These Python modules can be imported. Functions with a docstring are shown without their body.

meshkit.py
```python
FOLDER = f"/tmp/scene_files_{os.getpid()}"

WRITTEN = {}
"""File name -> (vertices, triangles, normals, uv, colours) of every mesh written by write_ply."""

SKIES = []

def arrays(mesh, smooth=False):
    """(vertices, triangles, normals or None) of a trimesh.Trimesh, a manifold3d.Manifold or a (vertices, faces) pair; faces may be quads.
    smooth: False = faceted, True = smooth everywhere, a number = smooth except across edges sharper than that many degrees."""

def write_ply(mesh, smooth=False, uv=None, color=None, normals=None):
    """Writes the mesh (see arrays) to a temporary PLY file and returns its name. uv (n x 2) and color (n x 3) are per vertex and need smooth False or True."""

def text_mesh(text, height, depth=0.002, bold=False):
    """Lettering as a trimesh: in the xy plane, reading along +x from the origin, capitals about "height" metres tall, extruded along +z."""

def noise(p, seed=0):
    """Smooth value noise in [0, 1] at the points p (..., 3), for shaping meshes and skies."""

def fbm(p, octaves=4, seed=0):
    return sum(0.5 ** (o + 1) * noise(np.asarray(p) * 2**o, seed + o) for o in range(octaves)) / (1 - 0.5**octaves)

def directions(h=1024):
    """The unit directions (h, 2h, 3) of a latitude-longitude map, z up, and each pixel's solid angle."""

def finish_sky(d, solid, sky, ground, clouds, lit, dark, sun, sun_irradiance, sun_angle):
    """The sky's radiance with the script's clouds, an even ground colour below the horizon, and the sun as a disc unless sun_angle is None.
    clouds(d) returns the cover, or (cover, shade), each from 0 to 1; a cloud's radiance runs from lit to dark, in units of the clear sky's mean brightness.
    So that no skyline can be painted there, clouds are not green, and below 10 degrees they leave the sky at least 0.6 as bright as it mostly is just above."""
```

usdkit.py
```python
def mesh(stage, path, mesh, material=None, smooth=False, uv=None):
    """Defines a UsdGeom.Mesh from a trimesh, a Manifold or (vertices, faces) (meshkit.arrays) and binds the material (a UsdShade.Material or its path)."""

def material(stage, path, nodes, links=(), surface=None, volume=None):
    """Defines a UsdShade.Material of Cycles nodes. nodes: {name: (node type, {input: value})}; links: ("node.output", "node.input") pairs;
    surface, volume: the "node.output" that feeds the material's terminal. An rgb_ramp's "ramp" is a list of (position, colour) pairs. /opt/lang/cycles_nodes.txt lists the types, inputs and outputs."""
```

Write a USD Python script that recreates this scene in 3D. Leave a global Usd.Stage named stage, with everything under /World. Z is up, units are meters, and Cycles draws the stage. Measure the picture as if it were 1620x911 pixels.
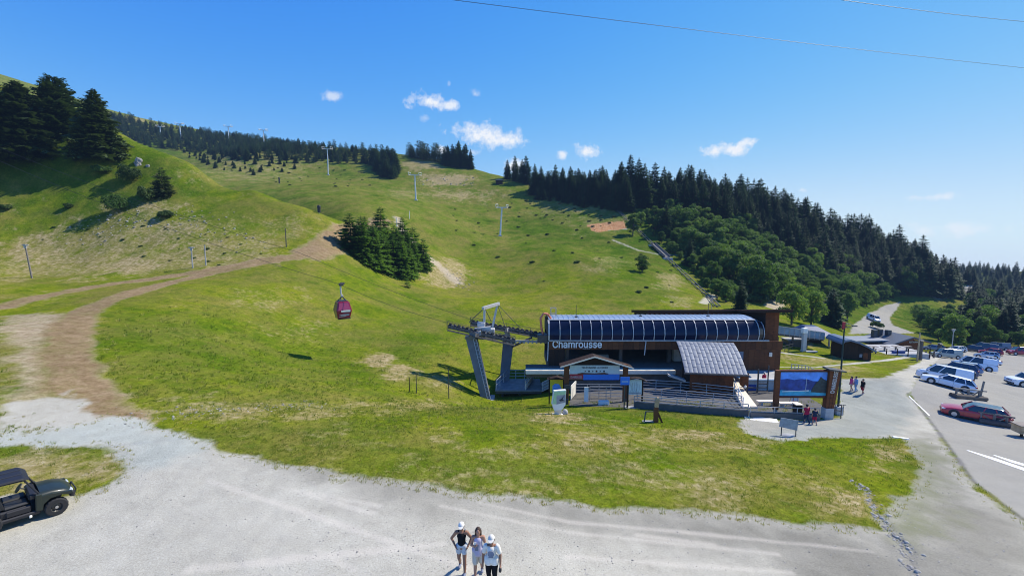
import math, random
import numpy as np, trimesh, manifold3d, usdkit, meshkit
from scipy.interpolate import RBFInterpolator
from scipy.spatial import cKDTree
import shapely
from shapely.geometry import Polygon, LineString, Point
from pxr import Usd, UsdGeom, UsdLux, UsdShade, Gf, Sdf, Vt
from meshkit import fbm, noise

stage = Usd.Stage.CreateInMemory()
UsdGeom.SetStageUpAxis(stage, UsdGeom.Tokens.z)
UsdGeom.SetStageMetersPerUnit(stage, 1.0)
UsdGeom.Xform.Define(stage, '/World')
UsdGeom.Scope.Define(stage, '/World/Looks')
R = random.Random(7)
NR = np.random.default_rng(7)
PI = math.pi

# ------------------------------------------------------------------ camera, sky, sun
PITCH = math.radians(6.2)
CAMZ = 10.6
FPX, CX, CY = 720.0, 810.0, 455.5            # focal length and centre in photograph pixels
EXPOSURE = 0.40
HAZE = 0.00013
cam = UsdGeom.Camera.Define(stage, '/World/camera')
cam.AddTranslateOp().Set((0, 0, CAMZ))
cam.AddRotateXOp().Set(90 - math.degrees(PITCH))
cam.CreateHorizontalApertureAttr(36.0)
cam.CreateVerticalApertureAttr(36.0 * 575 / 1024)
cam.CreateFocalLengthAttr(36.0 * FPX / 1620)
cam.CreateClippingRangeAttr((0.5, 6000))
cam.CreateExposureAttr(EXPOSURE)

SUN_AZ, SUN_EL = math.radians(65), math.radians(47)
SUN = np.array([math.cos(SUN_EL) * math.sin(SUN_AZ), math.cos(SUN_EL) * math.cos(SUN_AZ), math.sin(SUN_EL)])
sun = UsdLux.DistantLight.Define(stage, '/World/sun')
sun.CreateIntensityAttr(1.25)
sun.CreateNormalizeAttr(True) if hasattr(sun, 'CreateNormalizeAttr') else sun.GetPrim().CreateAttribute('inputs:normalize', Sdf.ValueTypeNames.Bool).Set(True)
sun.CreateAngleAttr(0.5)
sun.CreateColorAttr((1.0, 0.94, 0.83))
_z = SUN; _x = np.cross([0, 0, 1], _z); _x /= np.linalg.norm(_x); _y = np.cross(_z, _x)
sun.AddTransformOp().Set(Gf.Matrix4d(*_x, 0, *_y, 0, *_z, 0, 0, 0, 0, 1))

def px_dir(u, v):
    """direction of the photograph's pixel, with y (forward) = 1 scaled out later"""
    a, b = (u - CX) / FPX, -(v - CY) / FPX
    return np.array([a, math.cos(PITCH) + b * math.sin(PITCH), -math.sin(PITCH) + b * math.cos(PITCH)])

# clouds: small fair-weather cumulus in fixed directions (where they stand in the sky), broken up by noise
CLOUDS = [(676, 160, 38, 17, 1.0), (712, 166, 20, 10, .9), (758, 214, 56, 21, 1.0), (798, 221, 36, 18, 1.0), (925, 239, 24, 14, 1.0), (890, 244, 13, 8, .9), (527, 153, 19, 10, .62),
          (1155, 235, 46, 15, 1.0), (1172, 228, 24, 11, .9), (1483, 312, 42, 8, .7), (1525, 362, 70, 16, .55), (1268, 301, 11, 5, .7), (752, 148, 10, 9, .45), (711, 133, 5, 7, .45),
          (700, 235, 12, 10, .9), (748, 240, 14, 8, .8), (812, 262, 20, 14, .95), (1107, 297, 16, 7, .8), (820, 207, 9, 8, .5), (672, 186, 10, 9, .35)]
sky_n = {"sky": ("sky_texture", {"sky_type": "single_scattering", "sun_disc": False, "sun_elevation": SUN_EL, "sun_rotation": SUN_AZ, "altitude": 1700.0, "air_density": 1.0, "aerosol_density": 0.25, "ozone_density": 3.2}),
         "tc": ("texture_coordinate", {}),
         "nz": ("noise_texture", {"scale": 32.0, "detail": 8.0, "roughness": 0.68}),
         "nzb": ("noise_texture", {"scale": 9.0, "detail": 3.0, "roughness": 0.5}),
         "nm": ("math", {"math_type": "multiply_add", "value2": 3.4, "value3": -1.7}),
         "hs": ("hsv", {"saturation": 1.25, "value": 1.0}),
         "sep": ("separate_color", {}), "com": ("combine_color", {}),
         "mixc": ("mix_color", {"b": (6.6, 6.75, 6.95)}),
         "bg": ("background_shader", {"strength": 0.106})}
sky_l = [("tc.generated", "nz.vector"), ("tc.generated", "nzb.vector"), ("nz.fac", "nm.value1"), ("sky.color", "hs.color"), ("hs.color", "sep.color"), ("com.color", "mixc.a"), ("mixc.result", "bg.color")]
for ch, tint, pw, K, capv in (("r", .92, 1.6, 2.9, 5.4), ("g", 1.03, 1.247, 4.36, 7.6), ("b", 1.12, 1.0, .75, 7.3)):   # the camera's soft roll-off of the bright side of the sky
    sky_n["t" + ch] = ("math", {"math_type": "multiply", "value2": tint}); sky_n["p" + ch] = ("math", {"math_type": "power", "value2": pw}); sky_n["k" + ch] = ("math", {"math_type": "add", "value2": K}); sky_n["d" + ch] = ("math", {"math_type": "divide"}); sky_n["c" + ch] = ("math", {"math_type": "multiply", "value2": capv})
    sky_l += [(f"sep.{ch}", f"t{ch}.value1"), (f"t{ch}.value", f"p{ch}.value1"), (f"p{ch}.value", f"k{ch}.value1"), (f"p{ch}.value", f"d{ch}.value1"), (f"k{ch}.value", f"d{ch}.value2"), (f"d{ch}.value", f"c{ch}.value1"), (f"c{ch}.value", f"com.{ch}")]
prev = None
for i, (u, v, hw, hh, amt) in enumerate(CLOUDS):
    d = px_dir(u, v); n = np.linalg.norm(d); d /= n
    ex = np.cross(d, [0, 0, 1]); ex /= np.linalg.norm(ex); ey = np.cross(ex, d)
    rx, ry = hw / (FPX * n), hh / (FPX * n)
    for tag_, ax, rr in (('x', ex, rx), ('y', ey, ry), ('d', d, 1.0)):
        sky_n[f"v{tag_}{i}"] = ("vector_math", {"math_type": "dot_product", "vector2": tuple(ax / rr)})
        sky_l.append(("tc.generated", f"v{tag_}{i}.vector1"))
    sky_n[f"sx{i}"] = ("math", {"math_type": "multiply"}); sky_n[f"sy{i}"] = ("math", {"math_type": "multiply_add"})
    sky_n[f"fr{i}"] = ("math", {"math_type": "less_than", "value2": 0.5})       # only the half of the sky in front of it
    sky_n[f"fa{i}"] = ("math", {"math_type": "multiply_add", "value2": 50.0})
    sky_n[f"q{i}"] = ("math", {"math_type": "sqrt"})
    sky_n[f"f{i}"] = ("math", {"math_type": "subtract", "value1": 1.0})
    sky_n[f"g{i}"] = ("math", {"math_type": "add"})
    sky_n[f"m{i}"] = ("map_range", {"from_min": 0.12, "from_max": 0.95, "to_min": 0.0, "to_max": amt, "clamp": True})
    sky_l += [(f"vx{i}.value", f"sx{i}.value1"), (f"vx{i}.value", f"sx{i}.value2"), (f"vy{i}.value", f"sy{i}.value1"), (f"vy{i}.value", f"sy{i}.value2"), (f"sx{i}.value", f"sy{i}.value3"),
              (f"vd{i}.value", f"fr{i}.value1"), (f"fr{i}.value", f"fa{i}.value1"), (f"sy{i}.value", f"fa{i}.value3"), (f"fa{i}.value", f"q{i}.value1"), (f"q{i}.value", f"f{i}.value2"), (f"f{i}.value", f"g{i}.value1"), ("nm.value", f"g{i}.value2"), (f"g{i}.value", f"m{i}.value")]
    if prev is None:
        prev = f"m{i}.result"
    else:
        sky_n[f"mx{i}"] = ("math", {"math_type": "maximum"})
        sky_l += [(prev, f"mx{i}.value1"), (f"m{i}.result", f"mx{i}.value2")]
        prev = f"mx{i}.value"
sky_l.append((prev, "mixc.fac"))
skymat = usdkit.material(stage, '/World/Looks/sky', sky_n, sky_l, surface="bg.background")
dome = UsdLux.DomeLight.Define(stage, '/World/sky')
UsdShade.MaterialBindingAPI.Apply(dome.GetPrim()).Bind(skymat)
dome.GetPrim().SetCustomDataByKey('kind', 'structure')

# ------------------------------------------------------------------ naming helpers
_used = {}
def numbered(path):
    if path not in _used:
        _used[path] = 0
        return path
    _used[path] += 1
    return f"{path}_{_used[path]:03d}"
def pth(parent, name):
    base = str(parent.GetPath()) if parent is not None and not isinstance(parent, str) else (parent or '/World')
    return numbered(f"{base}/{name}")
def meta(p, label=None, cat=None, group=None, kind=None):
    p = p.GetPrim() if hasattr(p, 'GetPrim') else p
    for k, t in (('label', label), ('category', cat), ('group', group), ('kind', kind)):
        if t:
            p.SetCustomDataByKey(k, t)
    return p
def thing(name, label, cat, loc=(0, 0, 0), rz=0.0, group=None, mat4=None):
    x = UsdGeom.Xform.Define(stage, pth(None, name))
    if mat4 is not None:
        x.AddTransformOp().Set(Gf.Matrix4d(*np.asarray(mat4, float).T.ravel()))
    else:
        x.AddTranslateOp().Set(Gf.Vec3d(*map(float, loc)))
        if rz:
            x.AddRotateZOp().Set(math.degrees(rz))
    return meta(x, label, cat, group)
def part(name, mesh, mat, parent=None, smooth=False, label=None, cat=None, group=None, kind=None):
    m = usdkit.mesh(stage, pth(parent, name), mesh, mat, smooth=smooth)
    meta(m, label, cat, group, kind)
    return m.GetPrim()
def copy_of(src, label, loc, rz=0.0, scale=None, group=None, name=None, cat=None, tilt=None):
    x = UsdGeom.Xform.Define(stage, pth(None, name or src.GetName().rstrip('0123456789').rstrip('_')))
    was = src.GetCustomData()
    x.AddTranslateOp().Set(Gf.Vec3d(*map(float, loc)))
    x.AddRotateZOp().Set(math.degrees(rz))
    if scale is not None:
        x.AddScaleOp().Set(Gf.Vec3f(*([float(scale)] * 3 if np.ndim(scale) == 0 else map(float, scale))))
    p = x.GetPrim()
    p.GetReferences().AddInternalReference(src.GetPath())
    p.SetInstanceable(True)
    meta(p, label, cat or was.get('category'), group or was.get('group'))
    return p

# ------------------------------------------------------------------ terrain heights (polar grid about the point below the lens)
def at(u, v, Y):
    d = px_dir(u, v)
    return np.array([d[0], d[1], d[2]]) * (Y / d[1]) + np.array([0, 0, CAMZ])
CT = [  # pixel, pixel, distance forward
 (0,911,13.3),(400,911,13.3),(810,911,13.4),(1300,911,14.6),(1620,911,15.3),
 (0,800,17.0),(400,800,17.1),(810,800,17.9),(1200,800,19.5),(1500,800,21.6),(1620,800,22.3),
 (0,700,21.7),(300,700,22.3),(600,700,23.6),(900,700,26.2),(1200,700,29.4),(1450,700,32.2),(1620,700,34.1),
 (0,650,24.9),(200,650,26),(500,650,29.4),(800,650,35.2),(1000,650,39),(1230,650,40),(1450,650,42.5),(1620,650,45),
 (0,600,28.8),(200,600,31),(500,600,40.5),(700,600,49.5),(770,628,50),(797,611,53.8),(740,640,43.5),(830,640,45.5),(850,610,53),(1400,592,53),(1620,600,62),
 (0,560,33.3),(200,560,35.3),(500,560,53.5),(700,560,58.5),(1540,560,104),(1300,560,74),(1440,560,84),(1240,575,64),
 (0,500,48),(150,500,46.5),(300,500,51),(500,500,65),(700,500,82),(860,490,90),(1000,492,92),(1150,495,94),
 (0,462,62),(150,462,60),(300,450,65),(500,450,77),(600,450,92),(700,450,117),(760,440,130),(760,480,97),(560,425,92),
 (50,440,75),(150,440,74),(300,440,72),(400,420,80),(450,412,84),(520,390,95),(600,355,125),(610,430,110),(660,452,107),(560,400,103),
 # left hill
 (0,400,84),(100,400,86),(200,400,86),(300,400,86),(400,390,90),(480,375,97),(60,350,93),(200,350,94),(340,350,97),(440,350,102),
 (60,300,99),(0,250,105),(150,250,107),(200,290,104),(300,300,107),(380,310,109),(0,200,111),(60,200,113),(0,140,124),(40,150,122),(110,180,121),
 (190,213,119),(245,235,117),(300,258,115),(400,300,112),(470,328,108),(520,357,106),
 # far slopes
 (700,400,150),(790,373,185),(657,317,230),(519,277,300),(850,330,240),(930,310,250),(850,292,290),(700,290,280),(620,244,360),(740,264,340),(830,288,300),
 (600,330,172),(545,330,165),(560,300,220),(460,292,240),(400,242,330),(450,242,345),(300,234,400),(250,207,455),(190,181,520),(120,166,560),
 (320,207,520),(450,230,480),(580,246,420),(640,246,372),(950,400,160),(1050,440,130),(1000,350,205),(880,400,150),(880,440,125),(800,410,150),(860,370,190),
 # right ridge and valley
 (1000,312,252),(1100,332,242),(1200,352,240),(1300,390,242),(1400,413,262),(1480,432,292),(1560,432,380),(1620,441,420),
 (1100,390,180),(1200,410,185),(1150,432,158),(1130,470,122),(1250,450,178),(1250,500,112),(1300,430,205),(1350,470,198),(1330,512,126),(1420,480,212),(1400,500,172),(1480,465,270),(1550,453,350),
 (1345,527,124),(1420,552,95),(1480,532,132),(1600,560,106),(1620,540,138)]
pts = [at(*c) for c in CT]
def hid(u, Y, z):
    a = (u - CX) / FPX
    return np.array([a * Y, Y, z])
for u, Y, z in [(0,150,44),(60,150,38),(110,145,36),(190,142,26),(245,138,20),(300,135,15),(400,130,11),(470,124,10),(100,200,50),(200,200,32),(300,190,24),(400,180,20),(0,260,80),(200,320,62),(300,300,55),
                (100,700,170),(190,640,140),(320,640,118),(450,600,90),(580,530,65),(640,470,60),(740,430,45),(830,380,30),(930,340,14),(1000,330,14),(1100,320,6),(1200,315,0),(1300,320,-14),(1400,340,-22),(1480,380,-32),
                (1600,200,-27),(1600,300,-31),(1500,200,-22),(1620,700,-36),(1480,700,-40),(1000,700,-30),(600,900,30),(200,1000,120),(-100,600,200),(-200,200,75),(-300,120,40),(-300,60,8),(-300,30,2.5),(-200,15,.3),
                (1800,30,-4.5),(1800,60,-11),(1900,110,-19),(1900,200,-30),(1900,500,-38)]:
    pts.append(hid(u, Y, z))
for az in (-180, -140, -100, 100, 140, 180):
    for r in (3, 14, 40, 120, 500, 1400):
        s = -math.sin(math.radians(az)) if abs(az) < 170 else 0
        pts.append(np.array([r * math.sin(math.radians(az)), r * math.cos(math.radians(az)), s * min(r, 300) * .12]))
for az in (-60, -30, 0, 30, 60):
    pts.append(np.array([4 * math.sin(math.radians(az)), 4 * math.cos(math.radians(az)), 0]))
    for r, zz in ((1500, -20), ):
        pts.append(np.array([r * math.sin(math.radians(az)), r * math.cos(math.radians(az)), -az * 1.2 - 20]))
pts = np.array(pts)
def polar(x, y):
    return np.arctan2(x, y), np.log(np.hypot(x, y))
_ph, _lr = polar(pts[:, 0], pts[:, 1])
rbf = RBFInterpolator(np.c_[_ph, _lr], pts[:, 2], kernel='thin_plate_spline', smoothing=2e-4)
PH = np.radians(np.r_[np.arange(-180, -56, 4.0), np.arange(-56, 56, 0.115), np.arange(56, 180.1, 4.0)])
LR = np.log(np.r_[np.geomspace(1.0, 9.5, 12)[:-1], np.geomspace(9.5, 150, 520)[:-1], np.geomspace(150, 620, 240)[:-1], np.geomspace(620, 900, 18)])
_pc, _lc = np.meshgrid(np.radians(np.unique(np.round(np.r_[np.arange(-180, -56, 4.0), np.arange(-56, 56.1, 0.8), np.arange(60, 181, 4.0)], 3))), np.linspace(LR[0], LR[-1], 260), indexing='ij')
zc = rbf(np.c_[_pc.ravel(), _lc.ravel()]).reshape(_pc.shape)
from scipy.interpolate import RectBivariateSpline
spl = RectBivariateSpline(_pc[:, 0], _lc[0], zc, kx=3, ky=3)
GPH, GLR = np.meshgrid(PH, LR, indexing='ij')
GX, GY = np.exp(GLR) * np.sin(GPH), np.exp(GLR) * np.cos(GPH)
GZ = spl(PH, LR)
_r = np.exp(GLR)
_w = np.clip((_r - 60) / 120, 0, 1)
P3 = np.stack([GX, GY, 0 * GX], -1)
GZ += _w * ((fbm(P3 / 18.0, 4, 3) - .5) * 2.2) + np.clip((_r - 16) / 40, 0, 1) * (fbm(P3 / 3.0, 3, 5) - .5) * .22
def grid_at(G, x, y):
    ph, lr = polar(np.asarray(x, float), np.asarray(y, float))
    i = np.clip(np.searchsorted(PH, ph) - 1, 0, len(PH) - 2); j = np.clip(np.searchsorted(LR, lr) - 1, 0, len(LR) - 2)
    a = np.clip((ph - PH[i]) / (PH[i + 1] - PH[i]), 0, 1); b = np.clip((lr - LR[j]) / (LR[j + 1] - LR[j]), 0, 1)
    return G[i, j] * (1 - a) * (1 - b) + G[i + 1, j] * a * (1 - b) + G[i, j + 1] * (1 - a) * b + G[i + 1, j + 1] * a * b
def gz(x, y):
    return grid_at(GZ, x, y)
def hit(u, v, rmin=5.0):
    """the ground point seen at a pixel of the photograph (None if the ray meets no ground)"""
    d = px_dir(u, v)
    ph = math.atan2(d[0], d[1]); h = math.hypot(d[0], d[1])
    i = int(np.clip(np.searchsorted(PH, ph) - 1, 0, len(PH) - 2)); a = (ph - PH[i]) / (PH[i + 1] - PH[i])
    zz = GZ[i] * (1 - a) + GZ[i + 1] * a
    r = np.exp(LR); ray = CAMZ + r * d[2] / h
    ok = np.nonzero((zz >= ray) & (r > rmin))[0]
    if not len(ok):
        return None
    j = ok[0]
    f0, f1 = ray[j - 1] - zz[j - 1], ray[j] - zz[j]
    t = f0 / (f0 - f1)
    rr = r[j - 1] * (1 - t) + r[j] * t
    return np.array([rr * math.sin(ph), rr * math.cos(ph), CAMZ + rr * d[2] / h])
def project(p):
    p = np.asarray(p, float); q = p - np.array([0, 0, CAMZ])
    f = q[..., 1] * math.cos(PITCH) - q[..., 2] * math.sin(PITCH); up = q[..., 1] * math.sin(PITCH) + q[..., 2] * math.cos(PITCH)
    return CX + FPX * q[..., 0] / f, CY - FPX * up / f, f

# ------------------------------------------------------------------ ground cover: where grass, gravel, earth and asphalt lie
NV = GX.size
VX, VY, VZ = GX.ravel(), GY.ravel(), GZ.ravel()
V2 = np.c_[VX, VY]
VR = np.hypot(VX, VY)
def dens(line, step=7.0):
    out = []
    for (a, b), (c, d) in zip(line[:-1], line[1:]):
        n = max(1, int(math.hypot(c - a, d - b) / step))
        out += [(a + (c - a) * k / n, b + (d - b) * k / n) for k in range(n)]
    return out + [line[-1]]
def world_line(line, step=7.0):
    return np.array([h[:2] for h in (hit(u, v) for u, v in dens(line, step)) if h is not None])
_wob = fbm(np.stack([VX, VY, 0 * VX], -1) / 1.3, 4, 11) - .5
_wob2 = fbm(np.stack([VX, VY, 0 * VX], -1) / 7.0, 3, 12) - .5
def sstep(x):
    x = np.clip(x, 0, 1); return x * x * (3 - 2 * x)
def dist_to(wl, verts):
    pts_ = []
    for a, b in zip(wl[:-1], wl[1:]):
        n = max(1, int(np.hypot(*(b - a)) / max(.15, .004 * np.hypot(*a))))
        pts_ += [a + (b - a) * k / n for k in range(n)]
    return cKDTree(np.array(pts_ + [wl[-1]])).query(verts, workers=-1)[0]
def region(poly, soft=.5, wob=.6):
    """0..1 inside an outline on the ground, with a ragged soft edge (metres)"""
    wl = world_line(poly + [poly[0]])
    pg = Polygon(wl).buffer(0)
    m = np.zeros(NV)
    x0, y0, x1, y1 = pg.bounds; e = soft + wob + 3
    ix = np.nonzero((VX > x0 - e) & (VX < x1 + e) & (VY > y0 - e) & (VY < y1 + e))[0]
    d = dist_to(wl, V2[ix])
    ins = shapely.contains_xy(pg, VX[ix], VY[ix])
    d = np.where(ins, d, -d) + _wob[ix] * 2 * wob + _wob2[ix] * 1.2 * wob
    m[ix] = sstep(d / (2 * soft) + .5)
    return m
def stroke(line, w, soft=.4, wob=.3):
    wl = world_line(line)
    m = np.zeros(NV)
    e = np.max(w) + soft + wob + 1
    ix = np.nonzero((VX > wl[:, 0].min() - e) & (VX < wl[:, 0].max() + e) & (VY > wl[:, 1].min() - e) & (VY < wl[:, 1].max() + e))[0]
    d = w - dist_to(wl, V2[ix]) + _wob[ix] * 2 * wob + _wob2[ix] * wob
    m[ix] = sstep(d / (2 * soft) + .5)
    return m
def blob(u, v, ru, rv, soft=.5):
    n = 18
    if hit(u, v) is None:
        return np.zeros(NV)
    return region([(u + ru * math.cos(k * 2 * PI / n), v + rv * math.sin(k * 2 * PI / n)) for k in range(n)], soft=soft, wob=soft * 1.4)
mx = np.maximum.reduce
def hr(u, v):
    h = hit(u, v)
    return 100.0 if h is None else float(np.hypot(h[0], h[1]))

YARD = [(-60, 1150), (-60, 800), (0, 790), (118, 786), (172, 766), (204, 742), (190, 722), (150, 706), (60, 702), (0, 704), (0, 690), (90, 680), (180, 655), (250, 676), (330, 700), (420, 723), (540, 750), (640, 765), (760, 780),
        (900, 794), (1050, 806), (1200, 818), (1330, 830), (1384, 832), (1405, 800), (1440, 772), (1452, 730), (1432, 692), (1350, 692), (1240, 698), (1178, 688), (1172, 664), (1230, 667), (1330, 662), (1332, 600), (1400, 596), (1450, 575),
        (1478, 556), (1500, 556), (1452, 600), (1440, 625), (1470, 665), (1500, 705), (1540, 762), (1600, 808), (1700, 880), (1700, 1150), (810, 1150)]
CARPARK = [(1700, 878), (1600, 806), (1540, 760), (1500, 703), (1470, 663), (1440, 623), (1452, 598), (1500, 556), (1540, 550), (1619, 548), (1700, 552)]
yard = region(YARD, .75, .6)
carpark = region(CARPARK, .12, .12)
TRACK_UP = [(0, 486), (60, 470), (150, 453), (250, 440), (330, 428), (420, 412), (470, 406), (510, 392), (545, 374), (580, 358), (612, 350)]
TRACK_LOW = [(440, 410), (370, 424), (300, 440), (230, 456), (170, 476), (135, 492), (112, 520), (104, 560), (115, 600), (140, 640), (175, 665)]
track = mx([stroke(TRACK_UP, 1.7, .7, .7), stroke(TRACK_LOW, 1.6, .6, .6), stroke([(490, 400), (545, 376), (600, 352)], 3.4, 1.2, 1.0)])
fan = region([(0, 500), (70, 492), (118, 496), (108, 560), (120, 610), (160, 655), (60, 668), (0, 664)], 1.6, 1.6)
pale_fan = region([(0, 640), (110, 618), (150, 640), (182, 662), (100, 682), (0, 692)], .8, 1.2)
blue = mx([region([(0, 706), (0, 690), (90, 681), (180, 660), (260, 684), (330, 706), (330, 740), (240, 742), (190, 715), (140, 702), (60, 700)], .9, 1.2), region([(1180, 690), (1330, 664), (1335, 602), (1420, 600), (1440, 640), (1420, 688), (1240, 698)], .9, 1.0) * .9])
road = region([(1342, 528), (1352, 512), (1375, 496), (1398, 484), (1424, 478), (1418, 490), (1407, 502), (1412, 514), (1448, 527)], .35, .25)
road = mx([road, stroke([(1476, 468), (1500, 463), (1530, 458), (1562, 452)], 3.2, .5, .3)])
footpath = mx([stroke([(1232, 580), (1290, 581), (1350, 575), (1400, 570), (1440, 564)], .55, .3, .2), stroke([(1226, 556), (1260, 561), (1300, 566)], .6, .4, .3)])
pale_track = mx([stroke([(628, 345), (640, 372), (665, 395), (700, 425), (722, 445)], 1.6, 1.0, 1.2), stroke([(1222, 486), (1240, 468), (1262, 448)], 2.2, .6, .4), stroke([(1290, 440), (1299, 424)], 1.5, .6, .4)])
coaster_cut = region([(928, 356), (945, 353), (988, 349), (991, 362), (950, 367), (936, 366)], .8, 1.4)
orange = mx([coaster_cut, blob(806, 428, 0.1, 0.1)])
pale_path = mx([stroke([(945, 365), (990, 362)], .7, .3, .1), stroke([(970, 380), (1010, 396), (1040, 402), (1090, 405)], .55, .3, .1), stroke([(1112, 480), (1130, 466), (1155, 458)], 1.0, .4, .3)])
dry = np.zeros(NV)
for (u, v, ru, rv, a) in [(120, 400, 150, 30, .8), (60, 378, 70, 14, .9), (210, 420, 40, 16, .95), (260, 330, 40, 12, .65), (350, 400, 90, 24, .6), (160, 372, 90, 12, .7), (460, 360, 60, 20, .35), (20, 430, 50, 18, .5),
                          (708, 285, 42, 9, 1.0), (660, 262, 36, 8, .75), (640, 306, 30, 8, .4), (735, 308, 60, 7, .7), (700, 430, 34, 22, .8), (720, 440, 16, 14, .9), (600, 570, 26, 12, .9), (632, 590, 26, 14, .85), (690, 605, 36, 10, .6),
                          (1060, 445, 22, 16, .55), (1075, 478, 26, 10, .6), (950, 345, 60, 24, .35), (900, 330, 60, 16, .4), (400, 262, 90, 30, .4), (960, 420, 40, 14, .4), (205, 190, 30, 6, .7),
                          (330, 650, 190, 9, .75), (560, 648, 120, 8, .55), (800, 690, 300, 9, .5), (950, 700, 260, 12, .5), (560, 700, 160, 10, .4), (620, 640, 120, 10, .5), (1100, 760, 200, 22, .45), (780, 770, 200, 10, .45), (880, 660, 40, 10, .8), (1100, 690, 70, 12, .8), (1180, 705, 60, 14, .7), (1400, 730, 40, 30, .75), (1330, 800, 60, 22, .6), (700, 745, 200, 18, .3),
                          (100, 742, 90, 26, .75), (180, 740, 30, 26, .7), (1290, 570, 60, 7, .7), (1320, 585, 60, 7, .75), (1265, 545, 22, 7, .8), (70, 470, 60, 10, .3), (420, 470, 60, 20, .35), (480, 520, 60, 16, .3)]:
    dry = np.maximum(dry, a * blob(u, v, ru, rv, soft=max(.6, .45 * math.hypot(ru, rv) * hr(u, v) / FPX)))
dry = np.maximum(dry, .55 * region([(0, 362), (130, 352), (190, 340), (240, 335), (330, 352), (450, 388), (400, 405), (300, 428), (150, 436), (0, 444)], 3.0, 3.0))
lush = np.zeros(NV)
for (u, v, ru, rv, a) in [(150, 300, 150, 46, 1.0), (60, 270, 80, 60, 1.0), (230, 260, 60, 40, .8), (350, 330, 120, 30, .5), (300, 550, 150, 60, .35), (420, 560, 160, 70, .3), (500, 440, 120, 30, .3), (900, 370, 90, 40, .55), (1010, 360, 60, 60, .8), (1010, 430, 70, 50, .6), (1370, 500, 30, 22, .9), (1440, 505, 26, 14, .9),
                          (480, 690, 160, 16, .3), (1000, 655, 170, 9, .6), (1250, 720, 120, 16, .6), (800, 760, 300, 24, .3), (80, 712, 80, 7, .9), (640, 520, 80, 60, .4), (900, 740, 200, 16, .4)]:
    lush = np.maximum(lush, a * blob(u, v, ru, rv, soft=max(.8, .5 * math.hypot(ru, rv) * hr(u, v) / FPX)))
far = sstep((VR - 105) / 90)
skid = np.zeros(NV)          # long pale wheel marks in the gravel
for ln, w in [([(480, 780), (540, 797), (590, 812)], .12), ([(760, 795), (900, 825), (1100, 843), (1380, 872)], .10), ([(700, 800), (900, 842), (1060, 858), (1230, 876)], .09), ([(280, 798), (330, 822)], .08), ([(500, 870), (560, 900)], .10), ([(440, 770), (600, 800)], .1), ([(300, 900), (700, 860)], .2), ([(900, 880), (1250, 905)], .12), ([(330, 760), (600, 850), (760, 905)], .16), ([(1010, 846), (1130, 862)], .1)]:
    skid = np.maximum(skid, stroke(ln, w, .12, .1))
gully = stroke([(1355, 765), (1370, 775), (1378, 795), (1392, 820), (1412, 846), (1436, 868), (1440, 905)], .22, .2, .22)
earth_spots = mx([blob(80, 895, 38, 14, .3), blob(225, 905, 10, 12, .2), blob(450, 905, 6, 3, .1)])
tarseam = stroke([(1436, 622), (1470, 664), (1500, 704), (1540, 761), (1600, 807), (1619, 821)], .13, .1, .1)
gully_depth = gully * .09
GZ -= gully_depth.reshape(GZ.shape)
GZ += (yard * .03 * (fbm(np.stack([VX, VY, 0 * VX], -1) / .6, 2, 21) - .5)).reshape(GZ.shape)

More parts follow.
